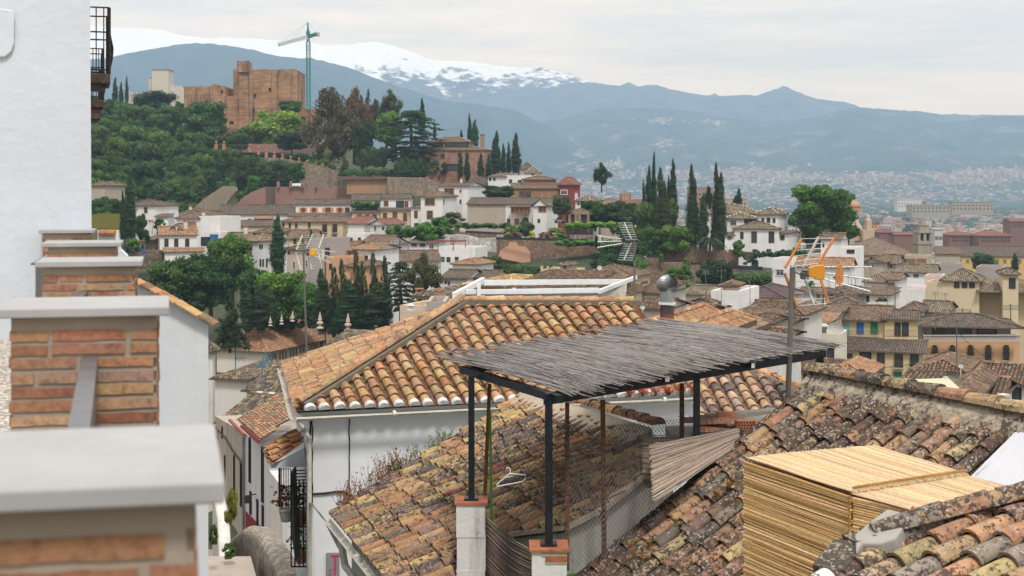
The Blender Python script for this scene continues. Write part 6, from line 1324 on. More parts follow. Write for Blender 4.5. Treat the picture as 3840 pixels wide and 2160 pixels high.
# crenellated garden wall and lower walls of the white villa
mb = MB(); A, B = P(2458, 933, 262), P(2770, 942, 258); u = (B-A).normalized(); n_ = 26
mb.hexa([V((A.x, A.y, -20)), V((B.x, B.y, -20)), V((B.x, B.y+1, -20)), V((A.x, A.y+1, -20)), A-UP*.25, B-UP*.25, B+V((0, 1, -.25)), A+V((0, 1, -.25))])
for i in range(n_): p = A.lerp(B, (i+.25)/n_); mb.box(p.x-.16, p.x+.16, p.y, p.y+.5, p.z-.3, p.z+.12)
single(mb, 'crenellated_wall', BRW, 'crenellated rubble garden wall in front of the tall cypresses', 'wall')
wallpoly('square rubble bastion with brick corners below the black aerial', [(2424, 966), (2486, 966), (2490, 1070), (2412, 1070)], 250, 6, BRW)
wallpoly('lower rubble wall right of the square bastion', [(2486, 984), (2560, 984), (2624, 992), (2624, 1060), (2486, 1060)], 254, 2, BRW)
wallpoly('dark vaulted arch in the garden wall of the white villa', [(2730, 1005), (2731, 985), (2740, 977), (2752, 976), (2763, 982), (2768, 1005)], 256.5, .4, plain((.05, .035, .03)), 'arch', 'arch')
for lab, pts in (('dark netting fence on the square bastion', [(2424, 958), (2486, 958), (2486, 966), (2424, 966)]), ('dark netting fence stepping down right of the bastion', [(2484, 974), (2560, 974), (2560, 983), (2484, 983)]), ('dark netting fence above the lower rubble wall', [(2562, 984), (2630, 984), (2630, 993), (2562, 993)]), ('dark netting fence under the vaulted arch', [(2700, 992), (2860, 1000), (2860, 1014), (2700, 1006)])):
    wallpoly(lab, pts, 249, .1, DK, 'netting_fence', 'fence')
wallpoly('white garden wall under the grassy bank beside the big white wall', [(366, 863), (451, 863), (451, 930), (366, 930)], 255, .5, wallmat(W_))
wallpoly('rough brown earth bank wall below the small cottage', [(455, 944), (600, 940), (612, 1000), (560, 1010), (455, 1010)], 252, 3, rubble((.20, .15, .11), (.17, .125, .09), (.26, .20, .15), 1.3))
mb = MB(); 
for i in range(22): x = 461+i*4; mb.box(Xx(x, 250), Xx(x+3.2, 250), 250, 250.06, Z(946, 250), Z(936-(i % 2), 250))
single(mb, 'picket_fence', plain((.03, .10, .50)), 'bright blue picket fence in front of the tiny white cottage', 'fence')
# stepped balustrade posts
for i, (x, y) in enumerate(((811, 541), (840, 543), (937, 553), (970, 562), (999, 572), (1029, 582), (1059, 590), (1090, 598), (1122, 604), (1152, 613), (1183, 623), (1212, 630))):
    d = 430; h = 1.5; mb = MB(); p = P(x, y+5, d); mb.box(p.x-.45, p.x+.45, d-.45, d+.45, p.z-1.2, p.z+.5); mb.lathe(p+UP*.5, [(.35, 0), (.4, .1), (.15, .2), (.35, .5), (.4, .8), (.1, 1.1)], 8)
    single(mb, 'urn_post', plain((.40, .20, .13), .9), 'small terracotta urn post on the stepped garden balustrade', 'post', 'urn posts of the garden balustrade')
for i in range(5):
    mb = MB(); x = 1100+i*9; p = P(x, 698, 396); mb.box(p.x-.3, p.x+.3, 396, 396.5, p.z, p.z+.4); mb.box(p.x-.3, p.x+.3, 396.45, 396.55, p.z+.4, p.z+.85); single(mb, 'garden_chair', plain((.8, .8, .8)), 'white garden chair on the terrace of the reddish wall', 'chair', 'white chairs on the terrace')
for i, x in enumerate((1043, 1090, 1134, 1185)):
    mb = MB(); p = P(x, 704, 396); mb.box(p.x-.4, p.x+.4, 396, 396.8, p.z, p.z+1.9); single(mb, 'brick_post', REDW, 'short brick post on the parapet of the reddish wall', 'post', 'brick posts of the reddish wall')
# fortress
m, nt, b = newmat('rammed_brick'); g = gcoord(nt); lay = noise(nt, gcoord(nt, (.12, .12, 1.0)), 1.1, 5, .7)
c = ramp(nt, lay, [(.3, (.29, .145, .075)), (.45, (.36, .195, .10)), (.6, (.42, .265, .155)), (.75, (.31, .175, .10))])
c = mix(nt, 1.0, c, ramp(nt, noise(nt, g, .22, 7, .72), [(.32, .62), (.55, 1.05), (.75, 1.3)]), 'MULTIPLY')
c = mix(nt, ramp(nt, noise(nt, gcoord(nt, (1, 1, 1)), 1.1, 6, .8), [(.60, 0.0), (.72, .55)]), c, (.10, .075, .06))
c = mix(nt, ramp(nt, noise(nt, gcoord(nt, (.75, .2, .03)), 1.0, 5, .65), [(.55, 0.0), (.63, .85)]), c, (.095, .075, .068))
nt.links.new(c, b.inputs['Base Color']); bump(nt, b, noise(nt, g, 1.6, 6, .7), .7, .2); FORT = m
t = thing('fortress', 'brick red medieval fortress with a square keep on the wooded hill', 'castle', P(950, 540, 505))
def block(nm, x0, x1, yt, yb, d, dep, par=t, mt=FORT, jag=True):
    mb = MB(); a, b_ = P(x0, yb, d), P(x1, yt, d); mb.box(a.x, b_.x, d, d+dep, a.z, b_.z); rr = random.Random(x0)
    if jag:
        n = int((b_.x-a.x)/1.1)
        for i in range(n): x = a.x+(b_.x-a.x)*(i+rr.random()*.6)/n; mb.box(x, x+rr.uniform(.4, 1.0), d+.01, d+1.2, b_.z-.01, b_.z+rr.uniform(.05, .4))
    return mb.build(nm, mt, par)
kp = block('keep', 897, 1114, 262, 500, 502, 20)
mb = MB(); A, B = P(874, 500, 508), P(874, 262, 508); p2 = P(897, 500, 501.9); mb.raw([V((A.x, 508, A.z)), V((p2.x, 501.9, A.z)), V((p2.x, 501.9, B.z)), V((A.x, 508, B.z)), V((A.x, 522, A.z)), V((A.x, 522, B.z))], [(0, 1, 2, 3), (4, 0, 3, 5)]); mb.build('keep_side', FORT, t)
block('turret', 888, 932, 231, 270, 501, 7); block('curtain_wall', 800, 902, 362, 500, 503, 8); block('gatehouse', 690, 846, 325, 500, 504, 14); block('terrace_base', 800, 1110, 478, 520, 499, 6)
block('outer_wall', 1108, 1190, 410, 500, 512, 6); block('belvedere', 795, 815, 316, 328, 512, 4)
fo = V((0, 0, 0))
def fwin(x, y, w, h, d, arch=1):
    mb = MB(); a, b_ = P(x-w/2, y+h/2, d-.06), P(x+w/2, y-h/2, d-.06); pts = [V((a.x, a.y, a.z)), V((b_.x, a.y, a.z))]
    pts += [V(((a.x+b_.x)/2+math.cos(math.pi*k/6)*(b_.x-a.x)/2, a.y, b_.z+math.sin(math.pi*k/6)*(b_.x-a.x)*.35)) for k in range(7)]
    mb.prism(pts, (0, .05, 0)); mb.build('window', plain((.018, .016, .015)), t)
    mb = MB(); mb.bar(V((a.x-.3, a.y, a.z-.2)), V((b_.x+.3, a.y, a.z-.2)), .25, .3); mb.build('window_sill', FORT, t)
for w in ((1012, 337, 10, 10, 502), (956, 360, 9, 11, 502), (1060, 386, 12, 9, 502), (952, 415, 8, 11, 502), (868, 462, 16, 6, 499), (832, 345, 8, 9, 504), (774, 380, 8, 7, 504), (1135, 448, 18, 9, 512)): fwin(*w)
mb = MB()
for z in (372, 382, 392): mb.bar(P(700, z, 503.5), P(800, z-2, 503.5), .1, .12)
for x in range(704, 800, 12): mb.bar(P(x, 396, 503.5), P(x, 350, 503.5), .1, .1)
for z in (410, 420, 433): mb.bar(P(938, z, 501.3), P(975, z, 501.3), .1, .12)
for x in (938, 950, 962, 975): mb.bar(P(x, 436, 501.3), P(x, 405, 501.3), .1, .1)
mb.build('scaffolding', plain((.13, .10, .09)), t)
t = thing('watch_tower', 'pale square watchtower with a thin mast far left on the hill', 'tower', P(600, 360, 620)); mb = MB(); a, b_ = P(569, 470, 620), P(632, 263, 620); mb.box(a.x, b_.x, 620, 629, a.z, b_.z); mb.build('wall', plaster((.62, .56, .49), .4, .12), t)
mb = MB(); mb.box(a.x-.2, b_.x+.2, 619.8, 629.2, b_.z, b_.z+.5); mb.tube([V(((a.x+b_.x)/2+2, 624, b_.z)), V(((a.x+b_.x)/2+2, 624, b_.z+4.5))], .1, 4); mb.build('mast', plain((.3, .27, .25)), t)
for lab, x0, x1, y0, y1, d in (('low pale wall of the old fortress left of the umbrella pine', 474, 512, 350, 460, 600), ('pale ruined wall between umbrella pine and red gatehouse', 636, 690, 330, 470, 560), ('tiny pale turret left of the pale watchtower', 557, 568, 298, 460, 625)):
    mb = MB(); a, b_ = P(x0, y1, d), P(x1, y0, d); mb.box(a.x, b_.x, d, d+5, a.z, b_.z); rr = random.Random(x0)
    for k in range(4): x = a.x+(b_.x-a.x)*rr.uniform(.05, .8); mb.box(x, x+(b_.x-a.x)*.15, d+.2, d+2, b_.z-.01, b_.z+rr.uniform(.4, 1.6))
    single(mb, 'fort_wall', plaster((.60, .55, .48), .4, .15), lab, 'wall')
# crane
t = thing('tower_crane', 'teal tower crane rising behind the fortress with a white jib pointing left', 'crane', P(1157, 420, 620)); TE = plain((.02, .22, .20), .5, 0, .15, 1); WHT = plain((.62, .70, .66), .5, 0, .1, 1)
def lattice(mb, a, b_, w, st, r, up=V((0, -1, 0))):
    a, b_ = V(a), V(b_); d = (b_-a).normalized(); s = d.cross(up).normalized(); q = s.cross(d); L = (b_-a).length; n = max(1, int(L/st))
    cs = [s*w/2+q*w/2, -s*w/2+q*w/2, -s*w/2-q*w/2, s*w/2-q*w/2]
    for c_ in cs: mb.bar(a+c_, b_+c_, r*1.5, r*1.5)
    for i in range(n):
        p0, p1 = a+d*(L*i/n), a+d*(L*(i+1)/n)
        for k in range(4): mb.bar(p0+cs[k], p1+cs[(k+1) % 4], r, r); mb.bar(p0+cs[k], p0+cs[(k+1) % 4], r, r)
D_C = 620; M0 = P(1157, 425, D_C); M1 = P(1156, 158, D_C)
mb = MB(); lattice(mb, M0, M1, 1.6, 1.9, .17); mb.build('mast', TE, t)
mb = MB(); tp = P(1154, 84, D_C); top0 = P(1156, 141, D_C); lattice(mb, M1, top0, .9, 1.2, .2); mb.tube([top0, top0.lerp(tp, .5), tp], [.75, .5, .25], 4); mb.box(top0.x-.9, top0.x+.7, D_C-.9, D_C+.9, top0.z+1.2, top0.z+3.0, 0); mb.build('tower_head', TE, t)
mb = MB(); J0, J1 = P(1150, 138, D_C), P(1046, 167, D_C-26); lattice(mb, J0, J1, 1.3, 1.7, .18, UP); mb.build('jib', WHT, t)
mb = MB(); mb.bar(J0-UP*.7, J1-UP*.5, .5, .4); mb.build('jib_chord', TE, t)
mb = MB(); K1 = P(1186, 127, D_C+8); lattice(mb, P(1160, 137, D_C), K1, 1.2, 1.6, .18, UP); mb.bar(P(1160, 139, D_C), K1-UP*.5, .8, .35); mb.build('counter_jib', TE, t)
mb = MB(); mb.box(Xx(1182, 628), Xx(1198, 628), 627, 629, Z(136, 628), Z(122, 628)); mb.build('counterweight', plain((.52, .50, .42)), t)
mb = MB(); 
for q_ in (J1, J0.lerp(J1, .55), K1): mb.tube([tp, q_+UP*.5], .05, 4)
mb.build('tie_cable', plain((.2, .2, .2)), t)
# brick mini castle, columns of the pergola
t = thing('folly_tower', 'small red brick folly with battlements behind the garden', 'tower', P(2347, 800, 345)); mb = MB()
a, b_ = P(2327, 810, 345), P(2367, 728, 345); mb.box(a.x, b_.x, 345, 348, a.z, b_.z)
for i in range(4): x = a.x+(b_.x-a.x)*i/3.6; mb.box(x, x+.45, 345, 346, b_.z-.01, b_.z+.45)
a2, b2 = P(2367, 810, 345.5), P(2412, 747, 345.5); mb.box(b_.x+.004, b2.x, 345.5, 348, a.z, b2.z); mb.build('wall', BRICKM, t)
mb = MB(); 
for x in (2338, 2350): q0 = P(x, 742, 344.97); mb.box(q0.x-.2, q0.x+.2, 344.95, 345.02, q0.z-.5, q0.z+.3)
mb.build('window', plain((.45, .33, .22)), t)
for i, x in enumerate((2136, 2160, 2173, 2206, 2250, 2300)):
    mb = MB(); d = 290; mb.box(Xx(x, d)-.28, Xx(x, d)+.28, d, d+.55, Z(880, d), Z(838 if i > 3 else 805, d)); single(mb, 'brick_column', BRICKM, 'square brick column carrying the vine pergola of the garden', 'column', 'columns of the vine pergola')
wallpoly('pale openwork balustrade under the vine pergola', [(2136, 880), (2240, 882), (2240, 897), (2136, 895)], 279, .4, rubble((.45, .38, .32), (.2, .15, .12), (.5, .42, .36), 2.2), 'balustrade', 'balustrade')
# parked car on the terrace
t = thing('parked_car', 'pale silver car parked under the brick pergola', 'car', P(2099, 840, 298)); X0 = P(2099, 838, 298)
mb = MB(); pr = [(-2.0, .25), (2.0, .25), (2.05, .7), (1.5, .85), (.9, 1.35), (-.7, 1.4), (-1.5, .9), (-2.0, .8)]; mb.prism([X0+V((x*.62, 0, z)) for x, z in pr], (0, 1.6, 0)); o = mb.build('body', plain((.52, .58, .63), .25, .4), t)
for x in (-.8, .8):
    mb = MB(); mb.tube([X0+V((x, -.03, .3)), X0+V((x, .2, .3))], .3, 12); mb.build('wheel', plain((.02, .02, .02)), t)
mb = MB(); mb.prism([X0+V((x*.62, -.01, z)) for x, z in ((-1.3, .92), (1.2, .92), (.8, 1.28), (-.6, 1.33))], (0, .02, 0)); mb.build('side_window', glass(), t)
# ---- church, bell tower, long yellow building
BEI = plaster((.52, .40, .29), .4, .2, (.3, .22, .16)); BEG = plaster((.36, .31, .24), .7, .3, (.14, .12, .10))
H('church nave with a huge tan hip roof', 3190, 380, 3432, 378, 956, 985, 26, 'hip', 893, BEI and ((.45, .36, .27), .3), 't', name='church', cat='church')
t = thing('church_dome', 'peach coloured church drum with small dome and belfry behind the round tree', 'church', P(3215, 950, 455)); mb = MB(); d = 455
mb.lathe(P(3190, 900, d), [(5.2, 0), (5.2, 2.6), (5.5, 2.8), (4.0, 3.6), (3.0, 6), (1.8, 9), (1.3, 9.5)], 16); mb.box(Xx(3228, 450), Xx(3270, 450), 447, 453, Z(905, 450), Z(862, 450)); mb.box(Xx(3246, 450), Xx(3264, 450), 448, 451, Z(864, 450), Z(826, 450)); mb.lathe(P(3255, 826, 449.5), [(1.0, 0), (1.0, .2), (.6, .6), (.6, 1.2), (.1, 2)], 8); mb.build('drum', BEI, t)
mb = MB(); mb.lathe(P(3204, 800, d-2), [(1.9, 0), (1.9, 2.2), (2.2, 2.4), (2.0, 3.1), (1.3, 3.9), (.3, 4.3), (.1, 5.4), (.05, 9)], 12); mb.build('lantern', plaster((.45, .25, .16), .3, .3), t)
t = thing('bell_tower', 'old grey beige stone bell tower with open belfry and pointed top', 'tower', P(3469, 950, 440)); d = 440; mb = MB()
def tb(x0, x1, y0, y1, dd=0, dp=6): a, b_ = P(x0, y1, d), P(x1, y0, d); mb.box(a.x, b_.x, d+dd, d+dd+dp, a.z, b_.z)
tb(3443, 3495, 915, 960); tb(3440, 3498, 911, 916, -.3, 6.6); tb(3444, 3452, 874, 911); tb(3486, 3494, 874, 911); tb(3464, 3474, 874, 911); tb(3452, 3486, 903, 911.5, .2, 5.6); tb(3442, 3496, 868, 874, -.3, 6.6); tb(3452, 3486, 846, 868, 1, 4); tb(3450, 3488, 842, 846, .8, 4.4); tb(3460, 3478, 830, 842, 2, 2)
mb.tube([P(3469, 830, d+3), P(3469, 800, d+3)], [.35, .03], 6)
for x in (3446, 3492): mb.tube([P(x, 868, d+3), P(x, 850, d+3)], [.4, .05], 6)
mb.build('wall', BEG, t)
mb = MB(); 
for x in (3458, 3480): mb.lathe(P(x, 898, d+3), [(.9, 0), (.7, .5), (.45, 1.2), (.1, 1.5)], 10)
mb.build('bell', plain((.08, .07, .06), .5, .5), t)
H('long yellow building with a row of small red windows under a grey brown roof', 3545, 424, 3960, 420, 961, 1015, 14, 'hip', 924, ((.60, .43, .17), .15), 'g', row([3572+k*28 for k in range(10)], 980, 9, 12, 's'), name='barracks', cat='building')
H('low brown roof wing left of the long yellow building', 3508, 400, 3600, 398, 952, 985, 16, 'gx', 925, BE, 'b')
# ---- street at lower left
def quadwall(name, lab, a, b_, za, zb, th, mat, cat='house'):
    t = thing(name, lab, cat, (a+b_)/2); mb = MB(); u = (b_-a).normalized(); n = V((-u.y, u.x, 0))*th
    mb.hexa([V((a.x, a.y, zb)), V((b_.x, b_.y, zb)), V((b_.x, b_.y, zb))+n, V((a.x, a.y, zb))+n, V((a.x, a.y, za[0])), V((b_.x, b_.y, za[1])), V((b_.x, b_.y, za[1]))+n, V((a.x, a.y, za[0]))+n]); mb.build('wall', mat, t); return t, u
a, b_ = P(806, 0, 88), P(921, 0, 68); a.z = b_.z = 0
t, u = quadwall('street_house', 'grey stained street house with dark tall windows down the narrow lane', a, b_, (Z(1560, 88), Z(1626, 68)), -24, 3.5, plaster((.40, .36, .31), .9, .6, (.12, .10, .09)))
pl = Plane(a, b_, a+UP); n = V((u.y, -u.x, 0))
for x, y, w, h in ((880, 1778, 7, 140), (906, 1815, 9, 150), (845, 1760, 5, 110), (835, 1620, 9, 40)): p = pl.px(x, y); window(t, a, u, n, (p-a).dot(u), p.z, w*75/F*3.2, h*75/F*.95, 'k')
mb = MB(); mb.bar(pl.px(868, 1574)+n*.1, pl.px(925, 1632)+n*.1, .15, .10); mb.build('red_cornice', plain((.25, .07, .055)), t)
mb = MB(); mb.tube([pl.px(x, y)+n*.12 for x, y in ((818, 1608), (850, 1640), (880, 1690), (915, 1738))], .05, 5); mb.build('cable', CAB, t)
a, b_ = P(921, 0, 68), P(1010, 0, 59); a.z = b_.z = 0
t, u = quadwall('street_house', 'white street house with dark red base band and red framed windows', a, b_, (Z(1628, 68), Z(1700, 59)), -22, 4, plaster((.55, .56, .60), .4, .6, (.3, .28, .28)))
pl = Plane(a, b_, a+UP); n = V((u.y, -u.x, 0))
for x, y, w, h, s in ((939, 1725, 16, 170, 'k'), (987, 1780, 17, 195, 'k'), (942, 1885, 14, 80, 's'), (968, 1940, 10, 130, 's'), (988, 1950, 12, 100, 's')): p = pl.px(x, y); window(t, a, u, n, (p-a).dot(u), p.z, w*63/F*2.2, h*63/F*.95, 'k')
mb = MB(); mb.hexa([pl.px(922, 2040)+n*.02, pl.px(985, 2090)+n*.02, pl.px(985, 2090)-n*.01, pl.px(922, 2040)-n*.01, pl.px(922, 1916)+n*.02, pl.px(985, 1980)+n*.02, pl.px(985, 1980)-n*.01, pl.px(922, 1916)-n*.01]); mb.build('base_band', plain((.18, .015, .02), .8), t)
mb = MB(); mb.tube([pl.px(922, 1640)+n*.12, pl.px(922, 2010)+n*.12], .07, 6); mb.build('drainpipe', plain((.2, .2, .22)), t)
mb = MB(); p = pl.px(961, 1868)+n*.4; mb.box(p.x-.12, p.x+.12, p.y-.12, p.y+.12, p.z-.2, p.z+.15); mb.tube([p+UP*.15, p+UP*.2-n*.4], .03, 5); mb.build('lantern', plain((.03, .03, .03)), t)
mb = MB(); plt = Plane(P(905, 1566, 66), P(975, 1648, 61), P(1085, 1478, 72)); tile_field(mb, [plt.px(x, y) for x, y in ((893, 1575), (1040, 1480), (1092, 1472), (1108, 1560), (1050, 1590), (1022, 1622), (975, 1650))], plt.px(930, 1610)-plt.px(1040, 1550), .25, .36, .09, [(.3, (.42, .22, .12)), (.25, (.48, .31, .17)), (.2, (.30, .28, .20)), (.25, (.34, .17, .11))], 5); mb.build('roof', [tinted(.9, .3), plain((.14, .1, .08))], t)
mb = MB(); mb.bar(plt.px(905, 1590)-UP*.1, plt.px(972, 1650)-UP*.1, .12, .10); mb.build('red_cornice', plain((.22, .03, .03)), t)
a, b_ = P(1010, 0, 58), P(1060, 0, 50); a.z = b_.z = 0
t, u = quadwall('street_house', 'rough whitewashed low street wall sloping down to the lane', a, b_, (Z(1765, 58), Z(1830, 50)), -22, 4, plaster((.58, .57, .56), .6, 1.2, (.3, .25, .22), .9))
# tile canopy and window grilles on the street side
t = thing('tile_canopy', 'small tiled canopy on a plaster bracket over the street side window', 'canopy', P(1070, 1760, 27)); pc = Plane(P(997, 1680, 27.6), P(1016, 1742, 26.6), P(1130, 1612, 28.6)); mb = MB()
tile_field(mb, [pc.px(x, y) for x, y in ((995, 1682), (1124, 1612), (1140, 1676), (1016, 1744))], pc.px(1000, 1712)-pc.px(1100, 1660), .24, .36, .08, PAL_O, 6); mb.build('roof', [tinted(.9, .2), plain((.2, .14, .1))], t)
mb = MB(); mb.prism([P(1018, 1746, 26.6), P(1142, 1678, 27), P(1146, 1750, 27), P(1012, 1756, 26.6)], (-.1, .6, 0)); mb.build('bracket', WH, t)
t = thing('window_grille', 'black iron balcony cage with flower pots under the tiled canopy', 'balcony', P(1100, 2120, 27)); mb = MB()
for x in range(1048, 1092, 7): mb.tube([P(x, 1755, 27.4), P(x, 1900, 27.2)], .012, 4)
mb.bar(P(1048, 1755, 27.4), P(1048, 1900, 27.4), .1, .03); 
for x, d in ((1092, 26), (1106, 26), (1122, 26.2), (1138, 26.4), (1154, 26.5)): mb.tube([P(x, 1800, d), P(x, 2125, d)], .014, 4)
mb.prism([P(1088, 1770, 26), P(1096, 1770, 26), P(1108, 2110, 25.6), P(1092, 2000, 26)], (0, .5, 0))
for y in (1765, 1777, 1789, 1801, 1813, 1825): mb.tube([P(1095, y, 26.2), P(1152, y-2, 27)], .012, 4)
for y in (1905, 1975, 2055, 2125): mb.tube([P(1092, y, 26), P(1154, y, 26.5)], .016, 4)
mb.build('bars', IRON, t)
for x, y, d, lab, c in ((1132, 1965, 26.9, 'terracotta pot upper right inside the iron balcony cage', (.30, .13, .08)), (1130, 2110, 26.9, 'big terracotta pot at the foot of the iron balcony cage', (.32, .14, .08)), (1072, 1955, 27.2, 'pot of brown autumn flowers on the left of the iron balcony cage', (.45, .42, .4))):
    tt = thing('flower_pot', lab, 'flower pot', P(x, y, d)); mb = MB(); mb.lathe(P(x, y, d), [(.10, 0), (.14, .2), (.155, .22), (.15, .26), (.12, .25)], 12); mb.build('pot', plain(c), tt)
    mb = MB(); rr = random.Random(x)
    for k in range(160): p = P(x, y, d)+V((rr.gauss(0, .13), rr.gauss(0, .1), .30+rr.uniform(0, .45))); e = V((rr.uniform(-1, 1), rr.uniform(-1, 1), rr.uniform(-1, 1))).normalized()*.05; f_ = e.cross(V((.3, .5, .8))).normalized()*.03; s = rr.uniform(.5, 1.4); mb.face([p-e, p+f_, p+e, p-f_], 0, (s, s, s))
    fo_ = mb.build('foliage', foliage(), tt); fo_.color = ((.14, .05, .02, 1) if 'autumn' in lab else (.03, .07, .02, 1))
# lane parapets
STP = rubble((.36, .32, .27), (.30, .26, .22), (.42, .38, .33), 5.0, .4)
def parapet(lab, pts, w, mat, zlow):
    mb = MB(); n = len(pts); rings = []
    for i, p in enumerate(pts):
        d = (pts[min(i+1, n-1)]-pts[max(i-1, 0)]); d.z = 0; d.normalize(); s = V((d.y, -d.x, 0)); r = []
        for k in range(9): tt = math.pi*k/8; r.append(p+s*math.cos(tt)*w/2+UP*(math.sin(tt)*w*.35))
        r = [V((r[0].x, r[0].y, zlow))]+r+[V((r[-1].x, r[-1].y, zlow))]; rings.append(r)
    for a, b_ in zip(rings, rings[1:]):
        for k in range(len(a)-1): mb.face([a[k], a[k+1], b_[k+1], b_[k]])
    mb.face(rings[0]); mb.face(rings[-1][::-1]); single(mb, 'stone_parapet', mat, lab, 'parapet', smooth=False)
parapet('thick rounded stone parapet curving down beside the lane landing', [P(885, 2048, 43), P(915, 2020, 42), P(950, 1998, 40), P(985, 2004, 38), P(1015, 2040, 36), P(1050, 2090, 34), P(1075, 2140, 32.5), P(1095, 2200, 31)], .62, STP, -16)
parapet('whitewashed rounded parapet rising from the lane at the edge of the nearest cap', [P(818, 1855, 44), P(828, 1900, 42), P(838, 1960, 40), P(842, 2040, 38), P(845, 2110, 36)], .36, plaster((.62, .60, .57), .8, 2, (.25, .22, .19), .9), -15)
mb = MB(); mb.prism([P(740, 2086, 36), P(940, 2086, 36), P(1000, 2300, 30), P(700, 2300, 30)], (0, 0, -.3)); struct(mb, 'lane_landing', plaster((.40, .34, .30), .3, 6, (.2, .16, .14), 1.0))
mb = MB(); mb.prism([P(700, 2060, 56), P(1100, 2060, 56), P(1100, 2250, 44), P(700, 2250, 44)], (0, 0, -.3)); struct(mb, 'lane', plaster((.22, .20, .19), .4, 3, (.1, .09, .08), 1.0))
# terrace frames, dishes, small poles
def dish(x, y, d, r, lab):
    mb = MB(); c = P(x, y, d); mb.tube([c+V((0, 0, -.9)), c], .03, 5)
    n = 14; prev = None
    for k in range(4):
        rr_ = r*k/3; ring = [c+V((math.cos(6.283*j/n)*rr_, -.12*r-(.35*r*(1-(k/3)**2))*-1-.0, math.sin(6.283*j/n)*rr_)) for j in range(n)]
        if prev: 
            for j in range(n): mb.face([prev[j], prev[(j+1) % n], ring[(j+1) % n], ring[j]])
        prev = ring
    mb.tube([c+V((0, -.2, -r*.8)), c+V((0, -.8*r-.2, -.1))], .02, 4); single(mb, 'satellite_dish', plain((.60, .58, .55)), lab, 'satellite dish')
dish(2249, 1003, 188, .36, 'round white satellite dish on the beige house left of the black aerial'); dish(2410, 1152, 92, .17, 'white satellite dish in front of the dark strip roof left of the flue'); dish(3603, 1372, 88, .16, 'white satellite dish on the brown roof of the air conditioner house'); dish(3130, 1240, 137, .9, 'large faint mesh dish on the terrace beside the yellow building'); dish(1437, 920, 250, .4, 'dark blue dish on the white terrace house')
t = thing('terrace_canopy', 'grey corrugated canopy on dark red posts over the white terrace', 'canopy', P(3050, 1262, 139)); mb = MB(); mb.hexa([P(2990, 1228, 138.2), P(3110, 1226, 138.2), P(3096, 1214, 143.5), P(2985, 1214, 143.5), P(2990, 1225, 138.2), P(3110, 1223, 138.2), P(3096, 1211, 143.5), P(2985, 1211, 143.5)]); mb.build('sheet', plain((.42, .43, .44), .5), t)
for x in (3019, 3098): mb = MB(); mb.bar(P(x, 1275, 138.6), P(x, 1227, 138.6), .12, .12); mb.build('post', plain((.12, .04, .03)), t)
mb = MB(); 
for y in (1258, 1280): mb.bar(P(3462, y, 156), P(3826, y-1, 153), .25, .10)
for k in range(70): x = 3464+k*5.2; p = P(x, 1269, 156-3*k/70); mb.box(p.x-.045, p.x+.045, p.y-.05, p.y+.05, p.z-.33, p.z+.33)
single(mb, 'balustrade', plain((.42, .40, .38)), 'grey stone balustrade on top of the orange building', 'balustrade')
for lab, a, b_, n in (('brown balcony railing in front of the coloured shutters', P(3160, 1265, 149), P(3297, 1265, 147.5), 40), ('thin balcony railing in front of the two dark doors', P(3322, 1262, 147.5), P(3440, 1262, 146), 34)):
    mb = MB(); 
    for z in (0, .72): mb.bar(a+UP*z, b_+UP*z, .04, .04)
    for k in range(n): p = a.lerp(b_, k/(n-1)); mb.tube([p, p+UP*.7], .012, 3)
    single(mb, 'balcony_railing', plain((.09, .06, .05)), lab, 'railing')
for x, y, d, lab in ((3543, 1425, 90, 'upper air conditioner on the white wall'), (3541, 1450, 90, 'lower air conditioner on the white wall')):
    tt = thing('air_conditioner', lab, 'air conditioner', P(x, y, d-1.2)); c_ = P(x, y, d-1.3); mb = MB(); mb.box(c_.x-.24, c_.x+.24, c_.y, c_.y+.25, c_.z-.2, c_.z+.2); mb.build('case', plain((.6, .6, .58)), tt); mb = MB(); mb.tube([c_+V((.02, -.01, 0)), c_+V((.02, .01, 0))], .13, 12); mb.build('fan', plain((.12, .12, .12)), tt)
for i in range(4):
    mb = MB(); c_ = P(1361+i*16, 734, 343); mb.box(c_.x-.42, c_.x+.42, 343, 343.4, c_.z-.35, c_.z+.35); mb.tube([c_+V((.05, -.02, 0)), c_+V((.05, .01, 0))], .2, 8); single(mb, 'air_conditioner', plain((.62, .62, .6)), 'one of four white air conditioners lined up on a brown roof', 'air conditioner', 'air conditioners lined up on the roof')
for x, y0, y1, d, lab in ((883, 1290, 1480, 150, 'thin aerial mast with blue rods in front of the white arcaded facade'), (983, 1355, 1520, 100, 'thin grey aerial mast right of the blue aerial'), (1500, 900, 970, 240, 'thin dark mast on the terraces left of the white stepped houses'), (3588, 1195, 1420, 89, 'black mast with wires on the brown roof at the right'), (3790, 1140, 1230, 170, 'thin pole in front of the big cream wall'), (3610, 1155, 1220, 168, 'short aerial pole before the cream wall'), (3640, 1165, 1225, 168, 'second short aerial pole before the cream wall'), (2060, 960, 1040, 205, 'thin pole left of the cream roof tower'), (1306, 1140, 1180, 204, 'small mast over the stone finial')):
    mb = MB(); mb.tube([P(x, y1, d), P(x, y0, d)], .022*d/60+.01, 5)
    if y1-y0 > 60:
        for k in range(4): p = P(x, y0+6+k*5, d); w = .006*d; mb.tube([p-V((w, 0, 0)), p+V((w, 0, 0))], .012*d/60, 4)
    if 'blue' in lab:
        for k in range(4): p = P(x+6+k*9, 1340+(k % 2)*6, d); mb.tube([p-V((.1, 0, .35)), p+V((.1, 0, .35))], .03, 4, 0); 
        mb.tube([P(x, 1345, d), P(x+40, 1340, d)], .03, 4)
    single(mb, 'aerial_mast', plain((.05, .20, .32) if 'blue' in lab else (.12, .12, .12)), lab, 'aerial')
mb = MB(); p = P(3437, 1170, 160); mb.tube([P(3441, 1175, 160), P(3439, 1140, 160)], .04, 5, 0, (.4, .4, .4)); 
